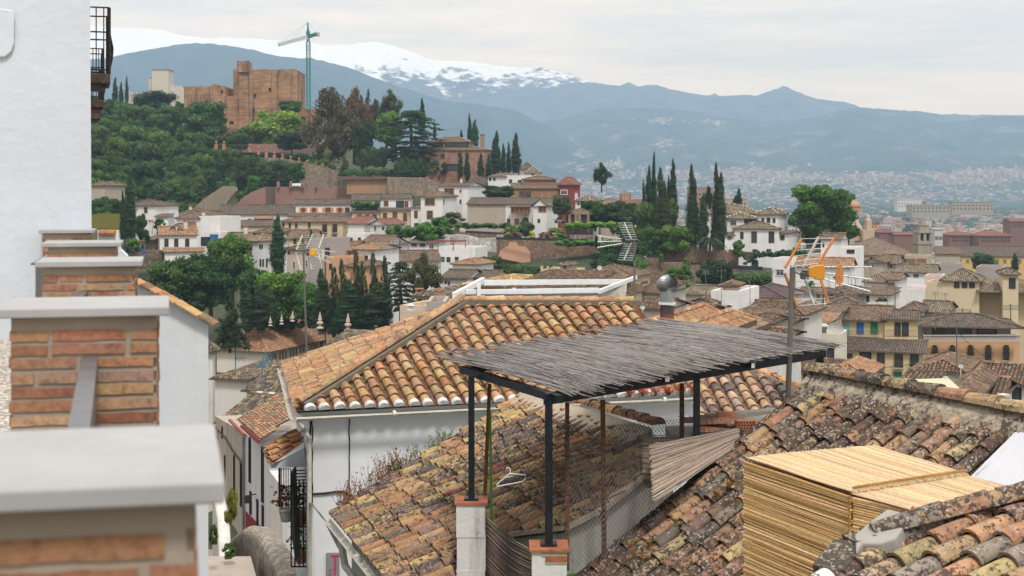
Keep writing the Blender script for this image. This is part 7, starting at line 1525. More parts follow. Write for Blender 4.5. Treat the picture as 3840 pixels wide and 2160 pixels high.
for k, c_ in enumerate(((.5, .02, .02), (.65, .42, .03), (.5, .02, .02))): mb.face([P(3439-k*5, 1144+k*4, 160), P(3439-k*5, 1166, 160), P(3434-k*5, 1168+k, 160), P(3434-k*5, 1150+k*6, 160)], 0, c_)
single(mb, 'flag', TN, 'small drooping red and yellow flag on a pole', 'flag')
t = thing('metal_pergola', 'dark red metal pergola frame on the white flat roofed house', 'pergola', P(1690, 940, 251)); mb = MB()
for x in (1643, 1700, 1745): mb.bar(P(x, 936, 251), P(x, 902, 251), .15, .15)
for y in (902, 906): mb.bar(P(1600, y, 251), P(1748, y-1, 253), .15, .15)
mb.build('frame', plain((.22, .06, .05)), t)
# ================================================================== vegetation
FOL = foliage(); BARK = plain((.10, .08, .06), .95, 0, .4, 2)
def rot_quads(c, n, s, rng, asp=.6):
    """leaf quads: centres c (N,3), outward normals n, size s"""
    N = len(c); r = rng.normal(size=(N, 3))+n*.7; r /= np.linalg.norm(r, axis=1)[:, None]
    a = np.cross(r, rng.normal(size=(N, 3))); a /= np.linalg.norm(a, axis=1)[:, None]; b = np.cross(r, a)
    s = s[:, None]; return np.stack([c-a*s, c-b*s*asp, c+a*s, c+b*s*asp], 1)
def crown_mesh(name, blobs, N, leaf, seed, shell=(.72, 1.06), var=.35, core=.72, droop=0.0):
    rng = np.random.default_rng(seed); B = np.array(blobs, dtype=float)   # x y z rx ry rz tint
    wgt = (B[:, 3]*B[:, 4]+B[:, 4]*B[:, 5]+B[:, 3]*B[:, 5]); idx = rng.choice(len(B), N, p=wgt/wgt.sum())
    d = rng.normal(size=(N, 3)); d /= np.linalg.norm(d, axis=1)[:, None]
    rad = rng.uniform(shell[0], shell[1], N); rad += (rng.random(N) < .06)*rng.uniform(0, .18, N)
    c = B[idx, :3]+d*B[idx, 3:6]*rad[:, None]; c[:, 2] -= droop*rng.random(N)*rad*.1
    q = rot_quads(c, d, leaf*rng.uniform(.6, 1.4, N), rng)
    tint = B[idx, 6]*rng.uniform(1-var, 1+var, N)
    vs = q.reshape(-1, 3); fs = np.arange(N*4).reshape(-1, 4); cols = np.repeat(tint[:, None], 3, 1)
    hue = rng.uniform(-.12, .12, N); cols[:, 0] *= 1+hue; cols[:, 2] *= 1-hue
    vl, fl, cl = vs.tolist(), fs.tolist(), cols.tolist()
    if core:
        for k, b in enumerate(B):   # uneven inner mass, so that the crown is not see-through
            o = len(vl); nu, nv = 7, 4; 
            for j in range(nv+1):
                for i in range(nu):
                    t, p = 2*math.pi*i/nu, math.pi*j/nv; rr = core*rng.uniform(.8, 1.1)
                    vl.append([b[0]+b[3]*rr*math.sin(p)*math.cos(t), b[1]+b[4]*rr*math.sin(p)*math.sin(t), b[2]+b[5]*rr*math.cos(p)])
            for j in range(nv):
                for i in range(nu): fl.append([o+j*nu+i, o+j*nu+(i+1) % nu, o+(j+1)*nu+(i+1) % nu, o+(j+1)*nu+i]); cl.append([b[6]*.8]*3)
    me = bpy.data.meshes.new(name); me.from_pydata(vl, [], fl); me.materials.append(FOL)
    a = me.attributes.new('tint', 'FLOAT_COLOR', 'FACE'); cc = np.ones((len(fl), 4), dtype=np.float32); cc[:, :3] = np.array(cl); a.data.foreach_set('color', cc.ravel()); me.update(); return me
def trunk_mesh(name, h, r, limbs, seed, lean=.03):
    rr = random.Random(seed); mb = MB(); top = V((rr.uniform(-lean, lean), rr.uniform(-lean, lean), h))
    mb.tube([V((0, 0, -.06)), V((0, 0, h*.3)), top*.7+V((0.01, 0, 0)), top], [r*1.3, r, r*.75, r*.35], 7, 0, (1, 1, 1))
    for k in range(limbs):
        z0 = h*rr.uniform(.35, .8); a = rr.uniform(0, 6.28); L = rr.uniform(.2, .4); s = V((0, 0, z0)); e = s+V((math.cos(a)*L, math.sin(a)*L, L*rr.uniform(.5, 1))); mb.tube([s, s.lerp(e, .5)+V((0, 0, .02)), e], [r*.5, r*.32, r*.1], 5)
    me = bpy.data.meshes.new(name); me.from_pydata(mb.v, [], mb.f); me.materials.append(BARK); a = me.attributes.new('tint', 'FLOAT_COLOR', 'FACE'); a.data.foreach_set('color', [1.0]*4*len(mb.f)); return me
PRO = {}
def proto(kind, var):
    key = (kind, var)
    if key in PRO: return PRO[key]
    rr = random.Random(hash(kind) % 1000 if False else sum(map(ord, kind))*7+var); bl = []
    tk = None
    if kind in ('broad', 'fine'):
        n = 26 if kind == 'broad' else 60
        for k in range(n):
            t = rr.uniform(0, 6.28); zz = rr.uniform(-1, 1)**1; R0 = .34*math.sqrt(max(0, 1-(zz*.85)**2))*rr.uniform(.55, 1.08); r = rr.uniform(.10, .17) if kind == 'broad' else rr.uniform(.06, .12)
            bl.append((math.cos(t)*R0, math.sin(t)*R0, .54+zz*.34, r, r, r*rr.uniform(.7, .95), rr.choice([.65, .85, 1, 1.2, 1.5])))
        bl.append((0, 0, .50, .30, .30, .34, .8)); cm = crown_mesh('crown', bl, 5200 if kind == 'broad' else 15000, .026 if kind == 'broad' else .0155, var+1, core=.8); tk = trunk_mesh('trunk', .6, .028, 6, var)
    elif kind == 'loose':
        for k in range(64):
            t = rr.uniform(0, 6.28); zz = rr.uniform(0, 1); R0 = (.40*math.sin(min(1, zz*1.15+.12)*math.pi*.93))*rr.uniform(.35, 1.05); r = rr.uniform(.055, .11)
            bl.append((math.cos(t)*R0, math.sin(t)*R0, .26+zz*.68, r, r, r*1.1, rr.choice([.7, .9, 1.1, 1.3])))
        cm = crown_mesh('crown', bl, 9000, .019, var+11, (.3, 1.25), core=.6); tk = trunk_mesh('trunk', .85, .022, 10, var, .06)
    elif kind == 'cypress':
        n = 15
        for k in range(n):
            z = (k+.5)/n; r = .42*(math.sin(min(1, z*1.6+.25)*math.pi/2))*(1-z)**.55*rr.uniform(.9, 1.1)+.02
            bl.append((rr.uniform(-.05, .05), rr.uniform(-.05, .05), z*.96+.02, r, r, .075, rr.uniform(.8, 1.15)))
            if rr.random() < .55: bl.append((r*.75*math.cos(k*2.4), r*.75*math.sin(k*2.4), z*.94, r*.38, r*.38, .07, rr.uniform(.7, 1.35)))
        cm = crown_mesh('crown', bl, 4200, .016, var+21, (.85, 1.1), .3, .88); tk = trunk_mesh('trunk', .2, .05, 0, var)
    elif kind == 'conifer':
        for k in range(16):
            z = k/16; R0 = .40*(1-z)**.85+.02
            for j in range(max(3, int(8*(1-z)))):
                t = rr.uniform(0, 6.28); q = rr.uniform(.45, 1); bl.append((math.cos(t)*R0*q, math.sin(t)*R0*q, .06+z*.92-q*.03, .10*(1-z*.6), .10*(1-z*.6), .05, rr.uniform(.65, 1.35)))
        bl.append((0, 0, .3, .19, .19, .30, .7)); bl.append((0, 0, .48, .10, .10, .26, .8)); cm = crown_mesh('crown', bl, 7500, .014, var+31, (.5, 1.2), .3, .6); tk = trunk_mesh('trunk', .92, .02, 0, var)
    elif kind == 'pine':
        for k in range(30):
            t = rr.uniform(0, 6.28); R0 = .40*math.sqrt(rr.random()); bl.append((math.cos(t)*R0, math.sin(t)*R0, .66-R0*R0*1.5+rr.uniform(-.28, .14), .15, .15, .14, rr.uniform(.7, 1.25)))
        cm = crown_mesh('crown', bl, 5200, .017, var+41, core=.75); tk = trunk_mesh('trunk', .72, .03, 8, var)
    elif kind == 'cedar':
        for k in range(11):
            z = .18+k*.073; R0 = (.48*math.sin(min(1, (k+2.5)/8)*math.pi*.5))*(1-max(0, k-6)*.16)
            for j in range(6):
                t = k*1.9+j*1.05+rr.uniform(-.3, .3); L = R0*rr.uniform(.55, 1.05)
                for q in (.45, .75, 1): bl.append((math.cos(t)*L*q, math.sin(t)*L*q, z+.02-q*q*.05, .085*(1.1-q*.25), .085*(1.1-q*.25), .016, rr.uniform(.75, 1.35)))
        cm = crown_mesh('crown', bl, 9000, .013, var+51, (.4, 1.15), .3, .7); tk = trunk_mesh('trunk', .93, .03, 0, var)
    elif kind == 'bush':
        for k in range(24):
            t = rr.uniform(0, 6.28); zz = rr.random(); R0 = .36*math.sqrt(max(0, 1-zz*zz*.9))*rr.uniform(.4, 1.05); r = rr.uniform(.10, .17); bl.append((math.cos(t)*R0, math.sin(t)*R0, .06+zz*.76, r, r, r*.95, rr.choice([.75, .9, 1.05, 1.3])))
        cm = crown_mesh('crown', bl, 3600, .028, var+61, core=.85)
    elif kind == 'hedge':
        for k in range(26): bl.append((-.46+.92*k/25, rr.uniform(-.1, .1), rr.uniform(.25, .7), .06, .25, rr.uniform(.22, .34), rr.choice([.7, .9, 1.1, 1.3])))
        cm = crown_mesh('crown', bl, 4200, .028, var+71, core=.9)
    elif kind == 'palm':
        mb = MB()
        for k in range(34):
            t = k*2.4; up = rr.uniform(-.2, 1.1); pts = []
            for j in range(7): s = j/6; pts.append(V((math.cos(t)*.5*s*math.cos(up*.9), math.sin(t)*.5*s*math.cos(up*.9), .5+.45*s*math.sin(up)-.42*s*s)))
            for j in range(6):
                a, b_ = pts[j], pts[j+1]; dd = (b_-a).normalized(); sd_ = dd.cross(UP).normalized()*.07*(1-j/7); 
                for s_ in (1, -1):
                    for q in range(3): p = a.lerp(b_, q/3); c_ = rr.uniform(.6, 1.4); mb.face([p, p+dd*.03, p+dd*.05+sd_*s_-UP*.03], 0, (c_, c_, c_))
        me = bpy.data.meshes.new('crown'); me.from_pydata(mb.v, [], mb.f); me.materials.append(FOL); a = me.attributes.new('tint', 'FLOAT_COLOR', 'FACE'); cc = np.ones((len(mb.f), 4), dtype=np.float32); cc[:, :3] = np.array(mb.c); a.data.foreach_set('color', cc.ravel()); cm = me; tk = trunk_mesh('trunk', .5, .05, 0, var, 0)
    PRO[key] = (cm, tk); return PRO[key]
VN = {'broad': 'leafy_tree', 'fine': 'leafy_tree', 'loose': 'leafy_tree', 'cypress': 'cypress_tree', 'conifer': 'conifer_tree', 'pine': 'umbrella_pine', 'cedar': 'cedar_tree', 'bush': 'shrub', 'hedge': 'hedge', 'palm': 'palm_tree'}
VC = {'bush': 'shrub', 'hedge': 'hedge', 'palm': 'palm tree'}
_n = [0]
def plant_at(kind, loc, w, h, col, lab, group=None, cat=None, name=None, wy=None, rz=None):
    _n[0] += 1; cm, tk = proto(kind, _n[0] % (3 if kind in ('broad', 'cypress', 'bush') else 2)); rr = random.Random(_n[0])
    k = 1.0/.9; c = tuple(x*rr.uniform(.9, 1.1) for x in col)
    rzv = rz if rz is not None else rr.uniform(0, 6.28)
    if tk is None:
        o = bpy.data.objects.new(name or VN[kind], cm); COL.objects.link(o); o.location = loc; o.scale = (w*k, (wy or w)*k, h); o.rotation_euler.z = 0 if kind == 'hedge' else rzv; o.color = (*c, 1); return tag(o, lab, cat or VC.get(kind, 'tree'), group)
    t = thing(name or VN[kind], lab, cat or VC.get(kind, 'tree'), loc, group)
    o = bpy.data.objects.new('crown', cm); COL.objects.link(o); o.parent = t; o.scale = (w*k, w*k, h); o.rotation_euler.z = rzv; o.color = (*c, 1)
    o2 = bpy.data.objects.new('trunk', tk); COL.objects.link(o2); o2.parent = t; o2.scale = (h, h, h); o2.rotation_euler.z = rzv; return t
def T(kind, px, top, base, w, d, col, lab, group=None, **k):
    if kind in ('broad', 'fine'): w *= 1.2; top -= .05*(base-top)
    if kind == 'cypress': w *= 1.3
    if kind == 'loose' and w > 80: w *= 1.2
    if d < 200 and kind in ('cypress', 'conifer'): w *= 1.25
    h = (base-top)*d/F; z = Z(base, d); return plant_at(kind, V((Xx(px, d), d, z)), w*d/F, h, col, lab, group, **k)
DG = (.030, .060, .022); MG = (.055, .105, .028); LG = (.14, .22, .035); CY = (.020, .042, .018); BL = (.035, .065, .045); BRO = (.105, .078, .040); OLV = (.075, .095, .055); YG = (.12, .165, .03); VI = (.065, .14, .030)
# fortress hill
for a in (('cypress', 432, 290, 400, 24, 590, CY, 'leftmost of three cypresses on the skyline left of the umbrella pine'), ('cypress', 454, 306, 400, 19, 592, CY, 'shortest cypress, between two others on the left skyline'), ('cypress', 475, 285, 395, 15, 594, CY, 'slim cypress nearest the umbrella pine on the left skyline'),
          ('pine', 585, 316, 440, 172, 545, (.025, .05, .022), 'dark umbrella pine below the pale watchtower'), ('broad', 440, 375, 490, 115, 530, MG, 'round green tree at the left end under the three cypresses'), ('broad', 530, 395, 500, 110, 532, MG, 'pale green tree under the umbrella pine'),
          ('broad', 625, 385, 520, 130, 525, MG, 'broad green tree left of the red gatehouse'), ('broad', 680, 378, 480, 60, 530, DG, 'dark narrow tree against the left wall of the gatehouse'), ('broad', 772, 383, 560, 172, 480, (.045, .095, .026), 'large round green tree in front of the red gatehouse'),
          ('broad', 1030, 400, 585, 185, 480, LG, 'bright lime green tree in front of the keep'), ('broad', 1095, 374, 430, 85, 490, MG, 'green tree top peeping over the lime tree beside the keep'), ('broad', 1095, 495, 575, 115, 462, CY, 'dark low tree under the lime green tree'), ('loose', 900, 485, 560, 85, 470, MG, 'small light tree below the curtain wall'),
          ('loose', 1240, 335, 660, 200, 440, BRO, 'huge brown leaved eucalyptus right of the crane'), ('loose', 1330, 325, 600, 120, 446, BRO, 'second brown eucalyptus crown right of the biggest one'), ('loose', 1390, 395, 520, 90, 452, (.07, .05, .03), 'reddish brown tree between eucalyptus and lime crown'),
          ('conifer', 1250, 318, 440, 62, 470, BL, 'conifer tip sticking out over the brown eucalyptus'), ('cypress', 1355, 356, 470, 28, 468, CY, 'small cypress right of the brown eucalyptus top'), ('conifer', 1380, 325, 480, 55, 470, BL, 'thin airy conifer on the skyline right of the eucalyptus'), ('loose', 1410, 372, 470, 50, 465, OLV, 'small olive toned tree between the airy conifer and the tall olive tree'),
          ('loose', 1465, 334, 470, 85, 466, (.07, .075, .035), 'tall open olive brown tree on the skyline'), ('broad', 1360, 440, 640, 95, 436, (.025, .06, .02), 'dark green tree in front of the eucalyptus trunk'), ('broad', 1450, 414, 560, 120, 445, (.10, .18, .035), 'fresh green tree left of the cedar'), ('conifer', 1475, 420, 600, 42, 440, CY, 'dark slender conifer before the fresh green tree'),
          ('cedar', 1545, 398, 660, 255, 425, (.035, .062, .034), 'big layered cedar in front of the brick villa'), ('cypress', 1583, 368, 500, 28, 436, CY, 'cypress standing up behind the cedar'), ('cypress', 1630, 462, 520, 14, 436, CY, 'tiny cypress tip behind the villa roof'), ('cypress', 1730, 487, 530, 14, 438, CY, 'very small cypress over the villa roof'),
          ('cypress', 1761, 424, 560, 20, 440, CY, 'tall thin cypress rising behind the villa roof'), ('cypress', 1780, 448, 560, 32, 438, (.03, .075, .022), 'fuller green cypress behind the villa roof'), ('cypress', 1727, 564, 680, 22, 408, CY, 'left cypress of the pair before the villa wall'), ('cypress', 1752, 573, 680, 26, 408, CY, 'right cypress of the pair before the villa wall'),
          ('cypress', 1803, 575, 690, 30, 406, CY, 'cypress at the right corner of the villa'), ('cypress', 1832, 578, 690, 28, 406, CY, 'cypress just right of the villa corner'), ('cypress', 1860, 492, 665, 44, 400, CY, 'broadest and tallest left cypress of the dense group above the white gable'), ('cypress', 1888, 538, 665, 22, 402, CY, 'slim cypress in the middle of the dense group'),
          ('cypress', 1907, 534, 665, 22, 400, CY, 'second slim cypress in the middle of the dense group'), ('cypress', 1934, 498, 665, 40, 398, CY, 'tall right cypress of the dense group above the white gable'), ('bush', 1628, 592, 650, 50, 412, OLV, 'round olive coloured shrub under the cedar'), ('bush', 1668, 602, 652, 36, 410, CY, 'round dark shrub between cedar and villa cypresses'),
          ('conifer', 1292, 580, 660, 60, 424, (.06, .07, .035), 'low brownish conifer at the foot of the eucalyptus'), ('bush', 1228, 550, 640, 60, 432, (.13, .17, .06), 'pale yellow green tall shrub at the foot of the eucalyptus')): T(*a)
for px, top, base, w, d, c, lab in ((1005, 585, 610, 120, 436, DG, 'dark clipped hedge along the upper garden steps'), (1110, 572, 612, 190, 434, CY, 'long dark hedge above the stepped balustrade'), (1180, 595, 622, 70, 432, VI, 'bright green clipped hedge at the lower garden steps'), (1390, 572, 630, 110, 428, DG, 'tall dark hedge right of the eucalyptus foot'), (1380, 628, 664, 180, 410, (.045, .10, .025), 'green hedge along the top of the ochre wall'),
                                 (1520, 632, 668, 150, 408, CY, 'dark hedge under the cedar'), (1540, 590, 650, 110, 414, DG, 'dark shrubbery behind the cedar hedge'), (1420, 545, 600, 120, 430, MG, 'sloping creeper covered bank left of the cedar'), (860, 540, 560, 120, 460, DG, 'hedge strip under the red terrace wall'), (680, 520, 570, 150, 458, MG, 'overgrown hedge covering the terrace edge left of the big round tree')):
    T('hedge', px, top, base, w, d, c, lab, wy=2.5)
for a in (('broad', 1000, 590, 720, 90, 405, (.06, .10, .045), 'grey green tree before the tall tan wall'), ('broad', 1055, 600, 730, 85, 403, (.055, .085, .05), 'dusty green tree right of the grey green one before the tan wall'), ('broad', 1108, 600, 700, 80, 402, MG, 'round green tree in front of the tan wall'), ('broad', 930, 590, 730, 90, 408, DG, 'dark green tree left of the grey green one'), ('broad', 950, 660, 740, 60, 400, VI, 'fresh green ivy tree beside the stair wall')): T(*a)
# dense wood on the slope: individual trees of the same kind
rr = random.Random(12); k = 0
for i in range(150):
    d = 322+190*(i/150)+rr.uniform(-8, 8); px = rr.uniform(240, 650+(d-322)*1.75)
    if px > 800 and d < 395: continue
    z = ground(px, d)-.4; h = rr.uniform(7.5, 12.5)*(d/450)**.4; w = h*rr.uniform(.75, 1.05)
    c = rr.choice([MG, MG, (.045, .09, .026), (.038, .075, .022), (.07, .115, .03), DG])
    plant_at('broad', V((Xx(px, d), d, z)), w, h, c, 'green leafy tree in the dense wood on the slope below the fortress', 'trees of the dense wood')
for i in range(46):
    d = 405+75*(i/46)+rr.uniform(-6, 6); px = rr.uniform(690+(480-d)*1.2, 1150); py_t = 560+(480-d)*1.9
    h = rr.uniform(5, 8); w = h*rr.uniform(.8, 1.1); z = min(ground(px, d), Z(py_t+70, d))-.5
    plant_at('broad', V((Xx(px, d), d, z)), w, h, rr.choice([MG, VI, (.045, .09, .026), (.06, .085, .045), DG]), 'small green tree on the terraced slope between the fortress and the reddish wall', 'small trees of the terraced slope')
# lower left
for a in (('cypress', 487, 655, 925, 50, 250, (.022, .045, .018), 'tall dark cypress in front of the arched window house'), ('cypress', 461, 715, 920, 26, 252, (.022, .045, .018), 'narrow short cypress hugging the tall dark cypress'), ('bush', 497, 885, 945, 66, 246, VI, 'bright green shrub above the blue picket fence'), ('broad', 400, 735, 850, 110, 305, MG, 'green tree above the grassy bank beside the big white wall'), ('broad', 450, 750, 850, 80, 300, DG, 'dark tree left of the tall dark cypress'), ('bush', 530, 790, 900, 60, 262, DG, 'dark shrub right of the tall dark cypress'),
          ('bush', 600, 815, 860, 50, 275, MG, 'shrub between the chimneys of the white houses'), ('broad', 870, 885, 1130, 200, 212, (.055, .095, .022), 'big yellow green valley tree left of the arched villa'), ('broad', 790, 935, 1180, 170, 206, DG, 'dark valley tree under the big yellow green one'), ('broad', 700, 955, 1200, 210, 205, (.04, .075, .022), 'broad dark valley tree below the balcony house'), ('broad', 610, 985, 1210, 170, 203, MG, 'valley tree at the left edge of the valley wood'),
          ('broad', 560, 1030, 1230, 130, 200, DG, 'lowest dark valley tree at the far left'), ('bush', 640, 1010, 1100, 120, 215, DG, 'dark shrubs on the bank under the cottage'), ('broad', 965, 1010, 1210, 150, 200, (.03, .065, .02), 'dark green valley tree under the arched villa'), ('broad', 1065, 1000, 1220, 190, 198, (.08, .155, .028), 'bright green valley tree in front of the beige tower house'), ('broad', 1160, 1050, 1220, 130, 196, (.07, .13, .03), 'bright green tree right of the brightest valley tree'),
          ('cypress', 930, 1070, 1240, 50, 192, CY, 'dark columnar tree left of the white chimney'), ('cypress', 975, 1075, 1240, 60, 192, CY, 'second dark columnar tree before the valley'), ('cypress', 1015, 1085, 1230, 50, 193, DG, 'third dark columnar tree before the valley'), ('cypress', 1040, 808, 1030, 66, 210, (.026, .055, .022), 'tall cypress right of the white arched villa'), ('conifer', 1165, 850, 1030, 60, 215, (.035, .06, .025), 'conifer behind the small cream aerial'),
          ('cypress', 1208, 1010, 1240, 62, 188, CY, 'leftmost conifer of the dark row behind the orange roof'), ('conifer', 1252, 985, 1250, 76, 187, CY, 'second dark conifer of the row before the orange house'), ('conifer', 1283, 955, 1250, 80, 186, (.026, .05, .02), 'third dark conifer of the row before the orange house'), ('conifer', 1337, 922, 1250, 84, 185, CY, 'tall dark conifer rising past the orange roof house'), ('conifer', 1362, 965, 1250, 70, 186, DG, 'dark conifer close right of the tallest one'),
          ('conifer', 1400, 928, 1250, 80, 184, CY, 'dark conifer fifth in the row'), ('conifer', 1443, 942, 1250, 78, 184, CY, 'dark conifer at the right end of the row'), ('cypress', 1310, 1050, 1250, 80, 183, CY, 'dark conifer mass low in the row'), ('cypress', 1420, 1060, 1250, 90, 182, CY, 'dark low conifer mass at the right of the row'),
          ('cedar', 1505, 968, 1200, 150, 178, (.038, .06, .048), 'blue green cedar right of the dark conifer row'), ('loose', 1585, 945, 1150, 135, 176, (.07, .075, .035), 'olive brown tree right of the blue green cedar'), ('conifer', 862, 1085, 1310, 125, 150, (.024, .045, .024), 'short dark conifer above the left white gable wall'),
          ('hedge', 1010, 1175, 1235, 180, 199, CY, 'dark shrubs behind the stone finials'), ('bush', 1155, 1160, 1230, 80, 196, MG, 'green ivy bush between the stone finials'), ('broad', 1250, 1130, 1240, 90, 192, CY, 'dark tree mass behind the white attic')): T(*a)
# gardens in the middle
for a in (('hedge', 1560, 838, 895, 200, 262, VI, 'bright green ivy bank tumbling over the wall left of the brick sided house'), ('bush', 1650, 808, 880, 110, 268, (.05, .115, .025), 'tall ivy shrub beside the brick sided house'), ('bush', 1595, 822, 905, 90, 258, VI, 'ivy shrub over the white attic house'), ('bush', 1700, 790, 850, 100, 300, (.09, .11, .04), 'yellowish shrub under the tall white house'), ('hedge', 1810, 833, 858, 190, 290, MG, 'flat green vine pergola under the brick sided house'),
          ('broad', 1865, 690, 760, 118, 322, DG, 'dark green tree between the white gable and the brick house'), ('broad', 2105, 728, 815, 82, 296, OLV, 'grey olive tree in front of the dark red house'), ('bush', 1970, 812, 842, 32, 292, DG, 'small round clipped tree before the glazed balcony house'), ('broad', 1970, 828, 895, 62, 286, (.05, .085, .045), 'grey green shrub tree before the glazed balcony house'), ('bush', 1915, 840, 898, 75, 284, (.09, .125, .03), 'yellow green shrub left of the grey green one'),
          ('bush', 2085, 850, 897, 90, 283, (.13, .2, .03), 'bright yellow green shrubs in front of the parked car'), ('broad', 2232, 745, 860, 95, 300, (.035, .08, .022), 'dark green tree right of the brick pergola'), ('broad', 2335, 752, 870, 150, 298, DG, 'broad dark tree below the red folly'), ('hedge', 2225, 828, 858, 200, 286, (.11, .19, .03), 'bright green vine roof on the brick columns'), ('hedge', 2350, 838, 880, 110, 284, YG, 'yellow green shrubs at the right end of the vine roof'),
          ('bush', 1935, 866, 900, 60, 281, (.16, .10, .10), 'pinkish rose bush on the wall top, left one'), ('bush', 1994, 862, 898, 34, 281, (.36, .34, .12), 'yellow flowering rose bush on the wall top'), ('bush', 2045, 866, 898, 60, 281, (.20, .12, .12), 'pink rose bush on the wall top, right of the yellow one'), ('hedge', 2190, 895, 925, 200, 271, VI, 'ivy hanging over the right end of the long rubble wall'),
          ('broad', 1835, 962, 1060, 120, 250, DG, 'dark green tree under the orange plaster patch, left one'), ('broad', 1910, 985, 1075, 130, 246, (.035, .075, .022), 'dark green tree directly under the orange plaster patch'), ('broad', 1975, 992, 1075, 110, 243, MG, 'green tree right of the orange plaster patch'), ('bush', 2050, 985, 1060, 120, 242, (.05, .09, .03), 'grassy green shrubs left of the four chimneys'), ('bush', 1720, 1000, 1040, 70, 218, VI, 'green garden shrub beside the orange hip roof house'),
          ('hedge', 1370, 752, 784, 96, 336, (.06, .14, .025), 'green vine with flowers draped over the terrace beside the orange shutters'), ('broad', 2300, 905, 1040, 140, 256, (.04, .085, .03), 'green tree behind the black aerial'), ('broad', 2260, 940, 1050, 100, 252, DG, 'dark green bank tree left of the black aerial mast'), ('bush', 2385, 950, 1070, 110, 246, (.06, .12, .03), 'light green creeper mound left of the square bastion'), ('broad', 2360, 860, 970, 110, 268, MG, 'green creeper tree at the right end of the long wall'),
          ('loose', 2256, 608, 715, 78, 345, (.03, .05, .028), 'lone dark tree with gaps standing before the hazy town')): T(*a)
# cypresses and trees of the white villa
for a in (('cypress', 2414, 673, 880, 22, 283, CY, 'short leftmost cypress of the big group'), ('cypress', 2433, 622, 880, 34, 284, CY, 'second cypress of the big group, left of the tallest'), ('cypress', 2452, 570, 880, 26, 285, CY, 'tallest slim cypress of the big group'), ('cypress', 2480, 632, 945, 66, 268, (.030, .046, .022), 'thick blunt topped cypress in front of the big group'), ('cypress', 2507, 655, 860, 18, 288, CY, 'small cypress between the thick one and the pointed one'), ('cypress', 2523, 600, 860, 40, 287, CY, 'pointed cypress right of the thick blunt one'),
          ('cypress', 2596, 618, 950, 52, 266, (.025, .048, .02), 'tall cypress standing free between the two groups'), ('cypress', 2636, 730, 950, 48, 265, (.028, .055, .022), 'shorter cypress between the two tall ones'), ('loose', 2658, 698, 800, 40, 292, CY, 'dark open tree behind the shorter cypress'), ('cypress', 2688, 612, 950, 46, 264, CY, 'very tall cypress left of the white villa'), ('cypress', 2703, 648, 950, 46, 263, (.024, .046, .02), 'cypress fused to the right side of the very tall one'), ('cypress', 2770, 706, 790, 30, 300, CY, 'small cypress peeking over the villa roof'), ('cypress', 2756, 735, 790, 22, 300, CY, 'shorter cypress tip left of the one over the villa roof'),
          ('broad', 2425, 760, 930, 90, 272, (.06, .11, .03), 'green tree left of the thick cypress'), ('broad', 2508, 730, 900, 70, 276, MG, 'green tree showing behind the thick cypress'), ('broad', 2445, 850, 975, 110, 262, MG, 'ivy covered tree left of the crenellated wall'), ('broad', 2532, 845, 960, 115, 260, (.085, .12, .025), 'yellow green round tree above the crenellated wall'), ('bush', 2580, 830, 930, 70, 266, (.05, .08, .045), 'grey shrub behind the yellow green tree'), ('palm', 2662, 840, 955, 120, 258, (.035, .055, .04), 'dark palm between the cypresses and the white villa'),
          ('fine', 3092, 690, 980, 278, 272, (.042, .080, .018), 'huge round green tree right of the white villa'), ('bush', 2768, 892, 965, 62, 258, VI, 'bright ivy bush on the left corner of the white villa'), ('bush', 2812, 940, 1000, 70, 254, (.08, .085, .07), 'grey bare shrub before the white villa'), ('hedge', 2875, 938, 966, 90, 253, MG, 'green hedge under the white villa'), ('bush', 2945, 930, 975, 70, 252, (.06, .1, .05), 'spiky grey green shrubs at the right corner of the white villa'), ('hedge', 3010, 925, 975, 90, 250, VI, 'bright green hedge behind the orange aerial'),
          ('hedge', 2812, 1014, 1085, 190, 236, (.045, .10, .024), 'long tall green hedge above the purple roof'), ('broad', 2680, 965, 1100, 120, 234, CY, 'dark tree above the long dark roof'), ('bush', 2728, 1000, 1090, 70, 235, MG, 'green shrub right of the dark tree above the long roof'), ('bush', 2530, 998, 1050, 90, 244, VI, 'bright creeper in front of the lower rubble wall'), ('bush', 2573, 985, 1050, 60, 243, VI, 'bright creeper mound right of the other creeper'), ('hedge', 2600, 1050, 1095, 170, 236, VI, 'low green hedge above the turbine flue'), ('bush', 2575, 962, 1000, 30, 248, YG, 'small yellow shrub on the stepped wall'), ('bush', 2480, 945, 985, 20, 249, VI, 'small creeper on the square bastion'),
          ('broad', 3690, 945, 1020, 105, 330, (.05, .09, .04), 'green tree in front of the long yellow building'), ('cypress', 3806, 950, 1020, 30, 330, CY, 'dark conifer in front of the long yellow building at the right edge'), ('bush', 3306, 1112, 1132, 50, 170, (.12, .08, .05), 'potted geraniums on the terrace above the yellow building'), ('bush', 3043, 1050, 1080, 30, 200, VI, 'small green shrub in the lower frame of the orange aerial'), ('loose', 2925, 1180, 1290, 60, 105, (.16, .14, .10), 'bare dry shrub left of the grey aerial pole')): T(*a)
for a in (('bush', 872, 1815, 1960, 60, 36.5, (.12, .15, .03), 'yellow green climbing plant on the lane wall beside the nearest cap'), ('bush', 860, 2030, 2090, 60, 35, (.07, .11, .03), 'green weeds at the foot of the whitewashed parapet'), ('bush', 800, 1960, 2040, 40, 34, (.06, .10, .03), 'weeds beside the lane edge just behind the nearest cap'), ('bush', 1048, 1630, 1690, 40, 29, (.30, .24, .03), 'yellow flowering plant behind the tiled canopy')): T(*a)
